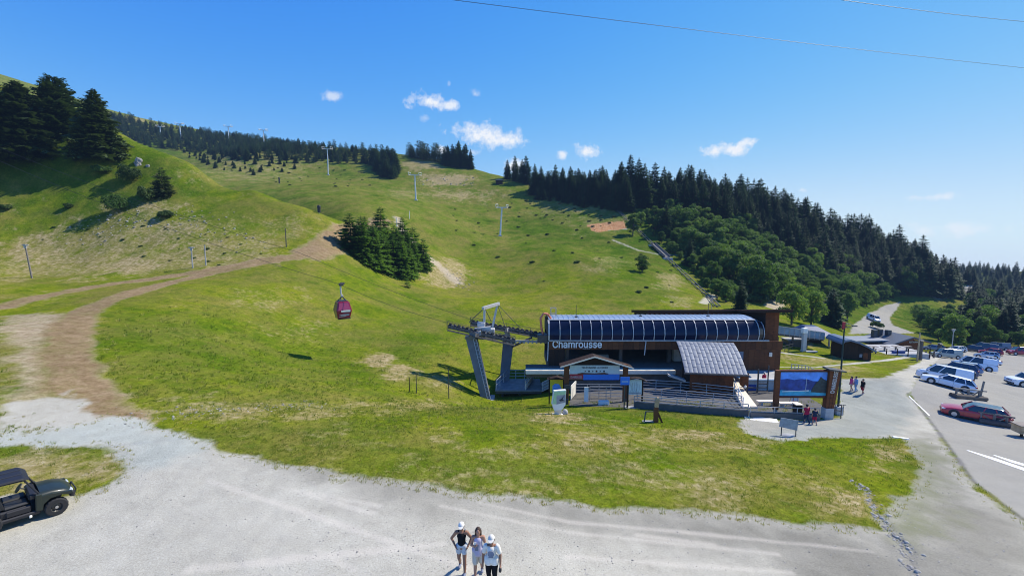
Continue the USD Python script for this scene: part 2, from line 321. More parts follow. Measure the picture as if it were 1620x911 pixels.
dirt = np.clip(mx([track * .85, fan * .8, pale_track * .75, gully * .45, earth_spots * .6]), 0, 1)
gravel = np.clip(mx([yard, pale_fan * .75, footpath * .8]), 0, 1)
white = np.clip(mx([pale_path * .6, skid * .4, pale_track * .2]), 0, 1)
MA = np.c_[dirt, gravel, dry].astype(np.float32)
MB = np.c_[np.maximum(carpark, road), blue, np.maximum(orange, earth_spots * .22)].astype(np.float32)
ME = np.c_[track, np.zeros(NV), np.zeros(NV)].astype(np.float32)
MC = np.c_[far, lush, white].astype(np.float32)
oldgravel = region([(420, 728), (640, 768), (900, 798), (1200, 820), (1390, 835), (1440, 770), (1436, 690), (1480, 690), (1540, 765), (1600, 810), (1700, 880), (1700, 1150), (1330, 1150), (1230, 880), (1000, 838), (760, 806), (560, 768)], 2.2, 1.6)
weedy = region([(1384, 830), (1405, 800), (1440, 700), (1470, 690), (1520, 760), (1500, 840), (1440, 870), (1400, 850)], 2.0, 1.5)
oldgravel = np.maximum(oldgravel, .5 * region([(1165, 660), (1178, 690), (1240, 698), (1430, 690), (1442, 640), (1420, 600), (1400, 596), (1335, 602), (1330, 660)], 1.2, 1.0))
MD = np.c_[tarseam, oldgravel, weedy].astype(np.float32)

gn, gl = {}, []
def node(name, kind, inp=None, *links):
    gn[name] = (kind, inp or {})
    for a, b in links:
        gl.append((a, f"{name}.{b}"))
    return name
for q in "abcde":
    node("at" + q, "attribute", {"attribute": "m" + q})
    node("s" + q, "separate_color", {}, (f"at{q}.color", "color"))
node("geo", "geometry")
for nm, sc, de, ro in (("n1", .035, 4, .55), ("n2", .2, 5, .65), ("n3", 1.7, 4, .65), ("n4", 11.0, 3, .7), ("n5", 20.0, 4, .85), ("n6", .9, 3, .6)):
    node(nm, "noise_texture", {"scale": sc, "detail": de, "roughness": ro}, ("geo.position", "vector"))
node("stretch", "mapping", {"scale": (.7, 1.3, 1.0), "rotation": (0, 0, .25)}, ("geo.position", "vector"))
node("n7", "noise_texture", {"scale": 1.1, "detail": 4.0, "roughness": .65}, ("stretch.vector", "vector"))
node("r2", "rgb_ramp", {"ramp": [(.30, (.050, .095, .010)), (.43, (.110, .150, .014)), (.53, (.170, .190, .020)), (.66, (.26, .22, .045))]}, ("nsum.value", "fac"))
node("na", "math", {"math_type": "multiply_add", "value2": .42}, ("n2.fac", "value1"), ("n1b.value", "value3"))
node("n1b", "math", {"math_type": "multiply", "value2": .28}, ("n1.fac", "value1"))
node("nb", "math", {"math_type": "multiply_add", "value2": .30}, ("n3.fac", "value1"), ("na.value", "value3"))
node("lu", "math", {"math_type": "multiply_add", "value2": -.15}, ("sc.g", "value1"), ("nb.value", "value3"))
node("lv", "math", {"math_type": "multiply_add", "value2": .10}, ("sa.b", "value1"), ("lu.value", "value3"))
node("nsum", "math", {"math_type": "add", "value2": .0}, ("lv.value", "value1"))
# far slopes: a duller olive with grey heather
node("rfar", "rgb_ramp", {"ramp": [(.36, (.045, .080, .012)), (.45, (.085, .130, .018)), (.53, (.130, .160, .032)), (.62, (.18, .175, .070))]}, ("nsum.value", "fac"))
node("gfar", "mix_color", {}, ("sc.r", "fac"), ("r2.color", "a"), ("rfar.color", "b"))
# fine blades: light and dark
node("n10", "noise_texture", {"scale": 2.6, "detail": 6.0, "roughness": .85}, ("geo.position", "vector"))
node("finx", "math", {"math_type": "multiply_add", "value2": .45}, ("n4.fac", "value1"), ("finy.value", "value3"))
node("finy", "math", {"math_type": "multiply", "value2": .55}, ("n10.fac", "value1"))
node("fin", "map_range", {"from_min": .36, "from_max": .64, "to_min": .50, "to_max": 1.5}, ("finx.value", "value"))
node("n8", "noise_texture", {"scale": .11, "detail": 6.0, "roughness": .7}, ("geo.position", "vector"))
node("worn", "map_range", {"from_min": .42, "from_max": .62, "to_min": 0.0, "to_max": .74, "clamp": True}, ("n8.fac", "value"))
node("gworn", "mix_color", {"b": (.205, .165, .075)}, ("worn.result", "fac"), ("gfar.result", "a"))
node("n9", "noise_texture", {"scale": .5, "detail": 5.0, "roughness": .75}, ("geo.position", "vector"))
node("deep", "map_range", {"from_min": .50, "from_max": .66, "to_min": 0.0, "to_max": .6, "clamp": True}, ("n9.fac", "value"))
node("gdeep", "mix_color", {"b": (.050, .095, .012)}, ("deep.result", "fac"), ("gworn.result", "a"))
node("lushf", "math", {"math_type": "multiply", "value2": .55}, ("sc.g", "value1"))
node("glush", "mix_color", {"b": (.058, .115, .012)}, ("lushf.value", "fac"), ("gdeep.result", "a"))
node("g2", "mix_color", {"blend_type": "multiply", "fac": 1.0}, ("glush.result", "a"), ("finc.color", "b"))
node("finc", "combine_color", {}, ("fin.result", "r"), ("fin.result", "g"), ("fin.result", "b"))
# dry, stony patches
node("drync", "rgb_ramp", {"ramp": [(.3, (.17, .140, .05)), (.5, (.29, .23, .105)), (.7, (.43, .355, .21))]}, ("n3.fac", "fac"))
def edge(name, src, noise_, amp, lo, hi):
    node(name + "_s", "math", {"math_type": "multiply_add", "value2": amp, "value3": -amp / 2}, (f"{noise_}.fac", "value1"))
    node(name + "_a", "math", {"math_type": "add"}, (src, "value1"), (name + "_s.value", "value2"))
    node(name, "map_range", {"from_min": lo, "from_max": hi, "clamp": True}, (name + "_a.value", "value"))
    return name + ".result"
node("nmix", "math", {"math_type": "multiply_add", "value2": .35}, ("n3.fac", "value1"), ("n4h.value", "value3"))
node("n4h", "math", {"math_type": "multiply_add", "value2": .25}, ("n4.fac", "value1"), ("n4i.value", "value3"))
node("n4i", "math", {"math_type": "multiply", "value2": .40}, ("n2.fac", "value1"))
gn["nm_"] = ("math", {"math_type": "add", "value2": 0.0}); gl.append(("nmix.value", "nm_.value1"))
node("edn", "combine_color", {}, ("nmix.value", "r"))
def edge2(name, src, amp, lo, hi):
    node(name + "_s", "math", {"math_type": "multiply_add", "value2": amp, "value3": -amp / 2}, ("nmix.value", "value1"))
    node(name + "_a", "math", {"math_type": "add"}, (src, "value1"), (name + "_s.value", "value2"))
    node(name, "map_range", {"from_min": lo, "from_max": hi, "clamp": True}, (name + "_a.value", "value"))
    return name + ".result"
node("g2t", "mix_color", {"blend_type": "multiply", "fac": 1.0, "b": (.88, .93, .54)}, ("g2.result", "a"))
node("g3", "mix_color", {}, (edge2("edry", "sa.b", 3.4, .25, .95), "fac"), ("g2t.result", "a"), ("drync.color", "b"))
# earth
node("dirtc", "rgb_ramp", {"ramp": [(.36, (.21, .155, .092)), (.48, (.33, .258, .165)), (.56, (.41, .335, .225)), (.66, (.50, .425, .305))]}, ("nd.value", "fac"))
node("nd", "math", {"math_type": "multiply_add", "value2": .4}, ("n7.fac", "value1"), ("nd2.value", "value3"))
node("nd2", "math", {"math_type": "multiply", "value2": .6}, ("n10.fac", "value1"))
node("dirtt", "mix_color", {"blend_type": "multiply", "b": (.70, .62, .53)}, ("se.r", "fac"), ("dirtc.color", "a"))
node("g4", "mix_color", {}, (edge2("edirt", "sa.r", 1.9, .2, .9), "fac"), ("g3.result", "a"), ("dirtt.result", "b"))
# gravel
node("gravc", "rgb_ramp", {"ramp": [(.34, (.215, .204, .164)), (.45, (.35, .332, .272)), (.55, (.435, .414, .343)), (.66, (.55, .525, .44))]}, ("gsum.value", "fac"))
node("gsum", "math", {"math_type": "multiply_add", "value2": .62}, ("n5.fac", "value1"), ("gs2.value", "value3"))
node("gs2", "math", {"math_type": "multiply_add", "value2": .16}, ("n6.fac", "value1"), ("gs3.value", "value3"))
node("gs3", "math", {"math_type": "multiply", "value2": .22}, ("n2.fac", "value1"))
node("gravb", "mix_color", {"blend_type": "multiply", "b": (.90, .98, 1.03)}, ("sb.g", "fac"), ("gravc.color", "a"))
node("g5", "mix_color", {}, (edge2("egrav", "sa.g", 1.1, .3, .7), "fac"), ("g4.result", "a"), ("weedc.result", "b"))
node("olds", "math", {"math_type": "multiply", "value2": .86}, ("sd.g", "value1"))
node("oldg", "mix_color", {"blend_type": "multiply", "b": (.50, .50, .50)}, ("olds.value", "fac"), ("gravb.result", "a"))
node("weedf", "math", {"math_type": "multiply", "value2": .75}, ("sd.b", "value1"))
node("weedc", "mix_color", {"b": (.17, .18, .095)}, (edge2("ewd", "weedf.value", 1.6, .2, 1.1), "fac"), ("oldg.result", "a"))
node("white", "mix_color", {"b": (.56, .51, .43)}, ("sc.b", "fac"), ("g5.result", "a"))
node("orc", "rgb_ramp", {"ramp": [(.32, (.19, .10, .045)), (.5, (.40, .20, .09)), (.66, (.55, .38, .22))]}, ("n3.fac", "fac"))
node("g6", "mix_color", {}, (edge2("eor", "sb.b", .9, .3, .8), "fac"), ("white.result", "a"), ("orc.color", "b"))
node("asp", "rgb_ramp", {"ramp": [(.3, (.235, .223, .188)), (.5, (.30, .286, .245)), (.7, (.365, .349, .30))]}, ("gsum.value", "fac"))
node("g7", "mix_color", {}, ("sb.r", "fac"), ("g6.result", "a"), ("asp.color", "b"))
node("g8", "mix_color", {"b": (.14, .135, .13)}, ("tsm.value", "fac"), ("g7.result", "a"))
node("tsm", "math", {"math_type": "multiply", "value2": .75}, ("sd.r", "value1"))
node("bh", "math", {"math_type": "multiply_add", "value2": .55}, ("n4.fac", "value1"), ("bh2.value", "value3"))
node("bh2", "math", {"math_type": "multiply_add", "value2": .9}, ("n6.fac", "value1"), ("bh3.value", "value3"))
node("bh3", "math", {"math_type": "multiply", "value2": .25}, ("n5.fac", "value1"))
node("hard", "math", {"math_type": "maximum"}, ("sa.g", "value1"), ("sb.r", "value2"))
node("bs", "map_range", {"from_min": 0.0, "from_max": 1.0, "to_min": .75, "to_max": .30}, ("hard.value", "value"))
node("bump", "bump", {"distance": .12}, ("bh.value", "height"), ("bs.result", "strength"))
node("p", "principled_bsdf", {"roughness": 1.0, "specular_ior_level": .0}, ("g8.result", "base_color"), ("bump.normal", "normal"))
ground_mat = usdkit.material(stage, '/World/Looks/ground', gn, gl, surface="p.BSDF")

# normals of the whole sheet, so that the pieces meet without a seam
ni, nj = GX.shape
GP = np.stack([GX, GY, GZ], -1)
du, dv = np.gradient(GP, axis=0), np.gradient(GP, axis=1)
GN = np.cross(dv, du); GN /= np.linalg.norm(GN, axis=-1, keepdims=True)
GN *= np.sign(GN[..., 2:3])
GNf, GPf = GN.reshape(-1, 3), GP.reshape(-1, 3)
I, J = np.meshgrid(np.arange(ni - 1), np.arange(nj - 1), indexing='ij')
q = (I * nj + J).ravel()
quads = np.c_[q, q + nj, q + nj + 1, q + 1]
fc = lambda m: m[quads].mean(1)
fr = VR[quads].mean(1)
cls = np.where(fr > 78, 1, 0)                                # 0 meadow, 1 hillside
cls[fc(track) > .5] = 2
cls[(fc(np.maximum(fan, 0)) > .5) & (fc(yard) < .5)] = 2
cls[fc(yard) > .5] = 3
cls[fc(np.maximum(footpath, pale_path)) > .5] = 4
cls[fc(carpark) > .5] = 5
cls[fc(road) > .5] = 6
GROUND = {}
for k, nm in enumerate(['meadow', 'hillside', 'dirt_track', 'gravel_yard', 'footpath', 'car_park', 'road']):
    fq = quads[cls == k]
    if not len(fq):
        continue
    used, inv = np.unique(fq, return_inverse=True)
    m = UsdGeom.Mesh.Define(stage, pth(None, nm))
    m.CreatePointsAttr(Vt.Vec3fArray.FromNumpy(GPf[used].astype(np.float32)))
    m.CreateFaceVertexCountsAttr(Vt.IntArray.FromNumpy(np.full(len(fq), 4, np.int32)))
    m.CreateFaceVertexIndicesAttr(Vt.IntArray.FromNumpy(inv.astype(np.int32).ravel()))
    m.CreateSubdivisionSchemeAttr("none")
    m.CreateNormalsAttr(Vt.Vec3fArray.FromNumpy(GNf[used].astype(np.float32)))
    m.SetNormalsInterpolation("vertex")
    for nm2, arr in (("ma", MA), ("mb", MB), ("mc", MC), ("md", MD), ("me", ME)):
        UsdGeom.PrimvarsAPI(m).CreatePrimvar(nm2, Sdf.ValueTypeNames.Color3fArray, "vertex").Set(Vt.Vec3fArray.FromNumpy(arr[used]))
    UsdShade.MaterialBindingAPI.Apply(m.GetPrim()).Bind(ground_mat)
    meta(m, kind='structure')
    GROUND[nm] = m

# ------------------------------------------------------------------ materials
def mat(name, nodes, links, surface="p.BSDF"):
    return usdkit.material(stage, '/World/Looks/' + name, nodes, links, surface=surface)
def plain(name, col, rough=.6, metal=0.0, var=.12, scale=6.0, spec=.4, bump=0.0, bscale=30.0, coat=0.0):
    lo, hi = tuple(c * (1 - var) for c in col), tuple(min(1, c * (1 + var)) for c in col)
    n = {"tc": ("texture_coordinate", {}), "n": ("noise_texture", {"scale": scale, "detail": 5.0, "roughness": .65}), "r": ("rgb_ramp", {"ramp": [(.3, lo), (.7, hi)]}),
         "p": ("principled_bsdf", {"roughness": rough, "metallic": metal, "specular_ior_level": spec, "coat_weight": coat, "coat_roughness": .08})}
    l = [("tc.object", "n.vector"), ("n.fac", "r.fac"), ("r.color", "p.base_color")]
    if bump:
        n["bn"] = ("noise_texture", {"scale": bscale, "detail": 3.0}); n["b"] = ("bump", {"strength": bump, "distance": .02})
        l += [("tc.object", "bn.vector"), ("bn.fac", "b.height"), ("b.normal", "p.normal")]
    return mat(name, n, l)
def wood(name, a, b, rough=.75, vec=(1.0, 1.0, 9.0)):
    n = {"tc": ("texture_coordinate", {}), "m": ("mapping", {"scale": vec}), "n": ("noise_texture", {"scale": 2.2, "detail": 6.0, "roughness": .7}), "oi": ("object_info", {}),
         "v": ("math", {"math_type": "multiply_add", "value2": .30, "value3": -.15}), "s": ("math", {"math_type": "add"}), "r": ("rgb_ramp", {"ramp": [(.25, a), (.75, b)]}), "p": ("principled_bsdf", {"roughness": rough, "specular_ior_level": .25}), "bp": ("bump", {"strength": .3, "distance": .01})}
    return mat(name, n, [("tc.object", "m.vector"), ("m.vector", "n.vector"), ("oi.random", "v.value1"), ("v.value", "s.value1"), ("n.fac", "s.value2"), ("s.value", "r.fac"), ("r.color", "p.base_color"), ("n.fac", "bp.height"), ("bp.normal", "p.normal")])
def leafmat(name, dark, light, trans=.25, spread=.5):
    """foliage: every leaf clump a little different, every tree too; some light passes through"""
    n = {"g": ("geometry", {}), "oi": ("object_info", {}), "tc": ("texture_coordinate", {}), "n": ("noise_texture", {"scale": .55, "detail": 2.0}),
         "a": ("math", {"math_type": "multiply", "value2": .45}), "b": ("math", {"math_type": "multiply_add", "value2": spread}), "c": ("math", {"math_type": "multiply_add", "value2": .5}),
         "r": ("rgb_ramp", {"ramp": [(.2, dark), (.95, light)]}), "p": ("principled_bsdf", {"roughness": .65, "specular_ior_level": .25}), "t": ("translucent_bsdf", {}), "tm": ("mix_color", {"blend_type": "multiply", "fac": 1.0, "b": (1.3, 1.35, .6)}), "mx": ("mix_closure", {"fac": trans})}
    return mat(name, n, [("g.random_per_island", "a.value1"), ("oi.random", "b.value1"), ("a.value", "b.value3"), ("tc.object", "n.vector"), ("n.fac", "c.value1"), ("b.value", "c.value3"), ("c.value", "r.fac"), ("r.color", "p.base_color"), ("r.color", "tm.a"), ("tm.result", "t.color"), ("p.BSDF", "mx.closure1"), ("t.BSDF", "mx.closure2")], surface="mx.closure")
M = {}
M['spruce'] = leafmat('spruce_needles', (.018, .044, .018), (.066, .115, .042), .18)
M['spruce_near'] = leafmat('spruce_needles_near', (.018, .034, .012), (.070, .105, .032), .15)
M['pine'] = leafmat('pine_needles', (.018, .038, .012), (.060, .095, .028), .12)
M['young'] = leafmat('young_conifer_needles', (.055, .120, .016), (.15, .26, .035), .35)
M['leaf'] = leafmat('broad_leaves', (.045, .100, .020), (.165, .255, .055), .45)
M['leaf_light'] = leafmat('light_broad_leaves', (.055, .110, .020), (.17, .255, .055), .42)
M['shrub'] = leafmat('shrub_leaves', (.032, .065, .014), (.10, .15, .036), .3)
M['heath'] = leafmat('heath_leaves', (.060, .085, .024), (.15, .17, .055), .25)
M['bark'] = plain('bark', (.09, .065, .045), .9, var=.4, scale=12, bump=.5)

# ------------------------------------------------------------------ trees
def cone_tube(p0, p1, r0, r1, n=7):
    p0, p1 = np.asarray(p0, float), np.asarray(p1, float)
    d = p1 - p0; d /= np.linalg.norm(d)
    a = np.cross(d, [0, 0, 1.0] if abs(d[2]) < .9 else [1.0, 0, 0]); a /= np.linalg.norm(a); b = np.cross(d, a)
    t = np.arange(n) * 2 * PI / n
    ring = np.cos(t)[:, None] * a + np.sin(t)[:, None] * b
    v = np.vstack([p0 + ring * r0, p1 + ring * r1, p0[None], p1[None]])
    f = []
    for i in range(n):
        j = (i + 1) % n
        f += [(i, j, n + j), (i, n + j, n + i), (2 * n, j, i), (2 * n + 1, n + i, n + j)]
    return v, np.array(f)
def joinvf(lst):
    vs, fs, o = [], [], 0
    for v, f in lst:
        vs.append(np.asarray(v, float)); fs.append(np.asarray(f, int) + o); o += len(v)
    return np.vstack(vs), np.vstack(fs)
def conifer(seed, h, rad, whorls, per, twigs, bare=.06, droop=.35, power=.85, ragged=.25, wtw=.5):
    """crown of drooping, toothed sprays round a tapering trunk; returns (crown, trunk)"""
    g = np.random.default_rng(seed)
    V, F = [], []
    n0 = 0
    lean = g.normal(0, .012, 2)
    for k in range(whorls):
        t = (k + g.uniform(-.3, .3)) / whorls
        t = min(max(t, 0), .985)
        z0 = h * (bare + (1 - bare) * t)
        L0 = rad * (1 - t) ** power * (1 + ragged * g.normal() * .6) + .02 * h * (1 - t) + .10
        if t < .12:
            L0 *= .75 + 2 * t
        n = max(3, int(round(per * (.45 + .55 * (1 - t)))))
        a0 = g.uniform(0, 2 * PI)
        for b in range(n):
            az = a0 + 2 * PI * b / n + g.normal(0, .18)
            L = L0 * (1 + ragged * g.uniform(-1, .55))
            u = np.array([math.cos(az), math.sin(az), 0]); s = np.array([-u[1], u[0], 0])
            up = .30 * t + g.normal(0, .06) - .05
            def pos(q):
                return np.array([lean[0] * z0, lean[1] * z0, z0]) + u * (L * q) + np.array([0, 0, L * (up * q - droop * (1 - .6 * t) * q * q + .10 * q ** 4)])
            for w in range(twigs):
                q = .16 + .80 * (w + g.uniform(0, .8)) / twigs
                tl = L * (.42 * (1 - .62 * q)) * g.uniform(.7, 1.25) + .05
                root = pos(q)
                for sg in (-1, 1):
                    d = u * g.uniform(.45, .9) + s * sg * g.uniform(.55, 1.0) + np.array([0, 0, g.uniform(-.55, .05)])
                    d /= np.linalg.norm(d)
                    wd = np.cross(d, [0, 0, 1.0]); wd /= max(np.linalg.norm(wd), 1e-6)
                    wd = wd * math.cos(.5) + np.array([0, 0, math.sin(.5) * sg])
                    hw = tl * wtw * .32
                    V += [root - wd * hw * .5, root + d * tl * .55 + wd * hw + np.array([0, 0, -.04 * tl]), root + d * tl, root + d * tl * .5 - wd * hw + np.array([0, 0, -.12 * tl])]
                    F += [(n0, n0 + 1, n0 + 2), (n0, n0 + 2, n0 + 3)]; n0 += 4
            tip = pos(1.0); m_ = pos(.6); wd = s * L * .11
            V += [m_ - wd, m_ + wd, tip]; F += [(n0, n0 + 1, n0 + 2)]; n0 += 3
    top = np.array([lean[0] * h, lean[1] * h, h])
    for az in (0, 2.1, 4.2):
        w = np.array([math.cos(az), math.sin(az), 0]) * .012 * h
        V += [top - [0, 0, .09 * h] - w, top - [0, 0, .09 * h] + w, top + [0, 0, .01 * h]]; F += [(n0, n0 + 1, n0 + 2)]; n0 += 3
    tr = joinvf([cone_tube((0, 0, -.6), (lean[0] * h * .5, lean[1] * h * .5, h * .5), .021 * h, .012 * h), cone_tube((lean[0] * h * .5, lean[1] * h * .5, h * .5), top, .012 * h, .002 * h)])
    return (np.array(V), np.array(F)), tr
def leafcloud(g, centres, radii, per, size, flat=1.0):
    V, F = [], []
    n0 = 0
    for c, r in zip(centres, radii):
        m = max(6, int(per * (r / np.mean(radii)) ** 2))
        d = g.normal(size=(m, 3)); d /= np.linalg.norm(d, axis=1, keepdims=True)
        d[:, 2] = np.where(d[:, 2] < -.45, -d[:, 2], d[:, 2])
        p = c + d * r * (g.uniform(.35, 1.0, (m, 1)) ** .45) * np.array([1, 1, flat])
        nn = d + g.normal(0, .55, (m, 3)); nn /= np.linalg.norm(nn, axis=1, keepdims=True)
        a = np.cross(nn, g.normal(size=(m, 3))); a /= np.linalg.norm(a, axis=1, keepdims=True); b = np.cross(nn, a)
        s = size * g.uniform(.55, 1.3, (m, 1))
        q = np.stack([p - a * s, p + b * s * .62 + nn * s * .2, p + a * s, p - b * s * .62 + nn * s * .2], 1).reshape(-1, 3)
        V.append(q)
        i = n0 + 4 * np.arange(m)[:, None]
        F += [np.hstack([i, i + 1, i + 2]), np.hstack([i, i + 2, i + 3])]
        n0 += 4 * m
    return np.vstack(V), np.vstack(F)
def broadleaf(seed, h, rad, clumps=16, per=120, size=.34, trunk=.28, flat=.8):
    g = np.random.default_rng(seed)
    C, RR = [], []
    tr = [cone_tube((0, 0, -.5), (g.normal(0, .1), g.normal(0, .1), h * .62), .028 * h, .012 * h)]
    for k in range(clumps):
        t = g.uniform(trunk, .95)
        prof = math.sin(PI * min(1, max(.08, (t - trunk * .7) / (1.04 - trunk * .7)))) ** .6
        az = k * 2.4 + g.normal(0, .4); q = rad * prof * g.uniform(.25, .8)
        c = np.array([math.cos(az) * q, math.sin(az) * q, h * t])
        C.append(c); RR.append(rad * g.uniform(.22, .44) * (.6 + .4 * prof))
        tr.append(cone_tube((0, 0, h * t * .55), c, .009 * h, .003 * h, 5))
    C.append(np.array([0, 0, h * .6])); RR.append(rad * .55)
    return leafcloud(g, C, RR, per, size, flat), joinvf(tr)
def bush(seed, h, rad, clumps=9, per=110, size=.2):
    g = np.random.default_rng(seed)
    C, RR = [], []
    for k in range(clumps):
        az, q = k * 2.4, rad * .62 * math.sqrt((k + .5) / clumps)
        C.append(np.array([math.cos(az) * q, math.sin(az) * q, h * g.uniform(.28, .62) * (1.15 - .6 * (q / rad) ** 2)])); RR.append(rad * g.uniform(.30, .46))
    return leafcloud(g, C, RR, per, size, h / (1.6 * rad))
def make_tree(name, label, cat, crown, trunk, m, loc, rz=0.0, scale=1.0, group=None):
    x = UsdGeom.Xform.Define(stage, pth(None, name))
    x.AddTranslateOp().Set(Gf.Vec3d(*map(float, loc))); x.AddRotateZOp().Set(math.degrees(rz)); x.AddScaleOp().Set(Gf.Vec3f(*([scale] * 3 if np.ndim(scale) == 0 else scale)))
    meta(x, label, cat, group)
    part('crown', crown, M[m], x)
    if trunk is not None:
        part('trunk', trunk, M['bark'], x)
    return x.GetPrim()
def on(u, v, up=0.0):
    h = hit(u, v)
    return np.array([h[0], h[1], h[2] + up])
def px_per_m(p):
    return FPX / project(p)[2]

# the big trees on the left hill, each built for itself
def conifer_at(seed, u, vb, vt, wpx, label, m='spruce_near', whorls=34, per=11, twigs=7, name='spruce_tree', cat='spruce tree', **kw):
    p = on(u, vb); k = px_per_m(p)
    h = (vb - vt) / k * 1.02; rad = wpx / 2 / k
    c, t = conifer(seed, h, rad, whorls, per, twigs, **kw)
    return make_tree(name, label, cat, c, t, m, p - [0, 0, .1])
conifer_at(1, 34, 247, 134, 112, 'very broad dark spruce at the far left edge of the grassy hill', whorls=60, per=20, twigs=9, bare=.01, power=.62, ragged=.3, wtw=.8)
conifer_at(2, 92, 214, 126, 66, 'round-topped dark pine behind the broad spruces on the left hill crest', m='pine', name='pine_tree', cat='pine tree', whorls=40, per=17, twigs=8, bare=.08, power=.40, droop=.05, ragged=.35, wtw=.8)
conifer_at(3, 157, 246, 146, 74, 'pointed dark spruce standing right of the other big trees on the left hill', whorls=58, per=18, twigs=9, bare=.01, power=.72, ragged=.3, wtw=.8)
conifer_at(4, 128, 242, 205, 34, 'low dark spruce skirt growing against the left side of the pointed hill spruce', name='young_spruce', cat='spruce tree', whorls=16, per=12, twigs=6, bare=.0, power=.5)
conifer_at(6, 257, 310, 265, 38, 'small cone-shaped dark fir on the left hill, lowest conifer beside the bushes', name='small_fir', cat='fir tree', whorls=24, per=14, twigs=7, bare=.0, power=.75, m='spruce_near')
for sd, u, vb, hpx, wpx, m, lb in [(11, 205, 292, 36, 38, 'shrub', 'dark round shrub on the left hill below the grey rock'), (12, 231, 321, 30, 26, 'shrub', 'dark upright shrub touching the small fir on the left hill'),
                                (13, 183, 340, 36, 42, 'leaf', 'bluish green rounded bush lowest on the left hill'), (14, 30, 186, 50, 64, 'leaf_light', 'light green leafy tree behind the broad spruce at the hill top'), (15, 262, 345, 14, 26, 'shrub', 'low flat bush on the stony strip right of the rounded bush'),
                                (16, 10, 332, 9, 18, 'shrub', 'tiny bush at the left picture edge on the hill'), (17, 108, 330, 10, 14, 'shrub', 'tiny dark bush in the tall grass of the left hill'), (18, 160, 275, 14, 34, 'leaf', 'low green thicket under the pointed hill spruce'), (19, 128, 196, 30, 26, 'leaf_light', 'light green bush between the round pine and the pointed spruce')]:
    p = on(u, vb); k = px_per_m(p)
    b = bush(sd, hpx / k, wpx / 2 / k, 12, 240, .17 if hpx < 45 else .3)
    x = thing('bush', lb, 'bush', p); part('foliage', b, M[m], x)

# prototypes that the forests repeat
P_SPR = [conifer(100 + i, 16.0, 3.0 + .4 * (i % 3), 42, 13, 6, bare=.02 + .02 * (i % 2), power=.66 + .08 * (i % 3), ragged=.30, wtw=1.15) for i in range(5)]
P_PIN = [conifer(120 + i, 9.0, 2.5, 17, 11, 5, bare=.10, power=.42, droop=.05, ragged=.4) for i in range(3)]
P_YNG = [conifer(140 + i, 8.0, 2.3, 30, 13, 6, bare=.02, power=.62, ragged=.35, wtw=1.0) for i in range(3)]
P_LEAF = [broadleaf(160 + i, 11.0, 3.2 + .45 * i, 30, 120, .30, .14, .95) for i in range(5)]
P_SHR = [bush(180 + i, 1.5, 1.4, 8, 70, .24) for i in range(3)]
_protos = {}
def forest_tree(kind, i, loc, s, label, group):
    key = (kind, i)
    src, mm, nm, ct = {'spruce': (P_SPR, 'spruce', 'spruce_tree', 'spruce tree'), 'pine': (P_PIN, 'pine', 'pine_tree', 'pine tree'), 'young': (P_YNG, 'young', 'young_spruce', 'spruce tree'), 'leaf': (P_LEAF, 'leaf', 'broadleaf_tree', 'broadleaf tree'),
                       'light': (P_LEAF, 'leaf_light', 'pale_broadleaf_tree', 'broadleaf tree'), 'shrub': (P_SHR, 'shrub', 'hill_shrub', 'shrub'), 'heath': (P_SHR, 'heath', 'heath_clump', 'shrub'), 'darkpine': (P_YNG, 'spruce', 'dark_young_spruce', 'spruce tree')}[kind]
    if key not in _protos:
        cls_ = stage.CreateClassPrim(f"/World/Looks/{nm}_source_{i:03d}")
        cls_.SetTypeName('Xform')
        o = src[i % len(src)]
        crown, trunk = o if isinstance(o[0], tuple) else (o, None)
        usdkit.mesh(stage, str(cls_.GetPath()) + '/crown', crown, M[mm])
        if trunk is not None:
            usdkit.mesh(stage, str(cls_.GetPath()) + '/trunk', trunk, M['bark'])
        _protos[key] = (cls_, nm, ct)
    cls_, nm, ct = _protos[key]
    x = UsdGeom.Xform.Define(stage, pth(None, nm))
    x.AddTranslateOp().Set(Gf.Vec3d(*map(float, loc))); x.AddRotateZOp().Set(R.uniform(0, 360)); x.AddScaleOp().Set(Gf.Vec3f(*([float(s)] * 3 if np.ndim(s) == 0 else map(float, s))))
    pr = x.GetPrim(); pr.GetReferences().AddInternalReference(cls_.GetPath()); pr.SetInstanceable(True)
    meta(pr, label, ct, group)
def world_poly(px):
    return Polygon(world_line(px + [px[0]], 10)).buffer(0)
def sample(pg, gap, n, seed):
    g = np.random.default_rng(seed); x0, y0, x1, y1 = pg.bounds
    got = np.zeros((0, 2)); tries = 0
    while len(got) < n and tries < 60:
        c = np.c_[g.uniform(x0, x1, 800), g.uniform(y0, y1, 800)]; c = c[shapely.contains_xy(pg, c[:, 0], c[:, 1])]; tries += 1
        for p in c:
            if len(got) >= n: break
            if not len(got) or np.min(np.hypot(*(got - p).T)) > gap * (.7 + .6 * g.random()):
                got = np.vstack([got, p])
    return got
_zmax = np.maximum.accumulate((GZ - CAMZ) / np.exp(GLR), axis=1)
def seen(p, h):
    """is the top of something h high at p in view past the ground in front of it"""
    ph, lr = polar(p[0], p[1]); i = int(np.clip(np.searchsorted(PH, ph) - 1, 0, len(PH) - 1)); j = int(np.clip(np.searchsorted(LR, lr) - 3, 0, len(LR) - 1))
    u, v, f = project(np.array(p) + [0, 0, h * .7])
    return (p[2] + h * .85 - CAMZ) / math.exp(lr) > _zmax[i, j] and -60 < u < 1680 and v < 930
def plant(kind, places, hs, label, group, nvar, base, squash=0.0):
    n = 0
    for (x, y) in places:
        z = float(gz(x, y)); h = R.uniform(*hs)
        if not seen((x, y, z), h):
            continue
        s = h / base
        forest_tree(kind, R.randrange(nvar), (x, y, z - .15), (s * R.uniform(.95, 1.35), s * R.uniform(.95, 1.35), s), label, group)
        n += 1
    return n

cnt = {}
S = lambda px: world_poly(px)
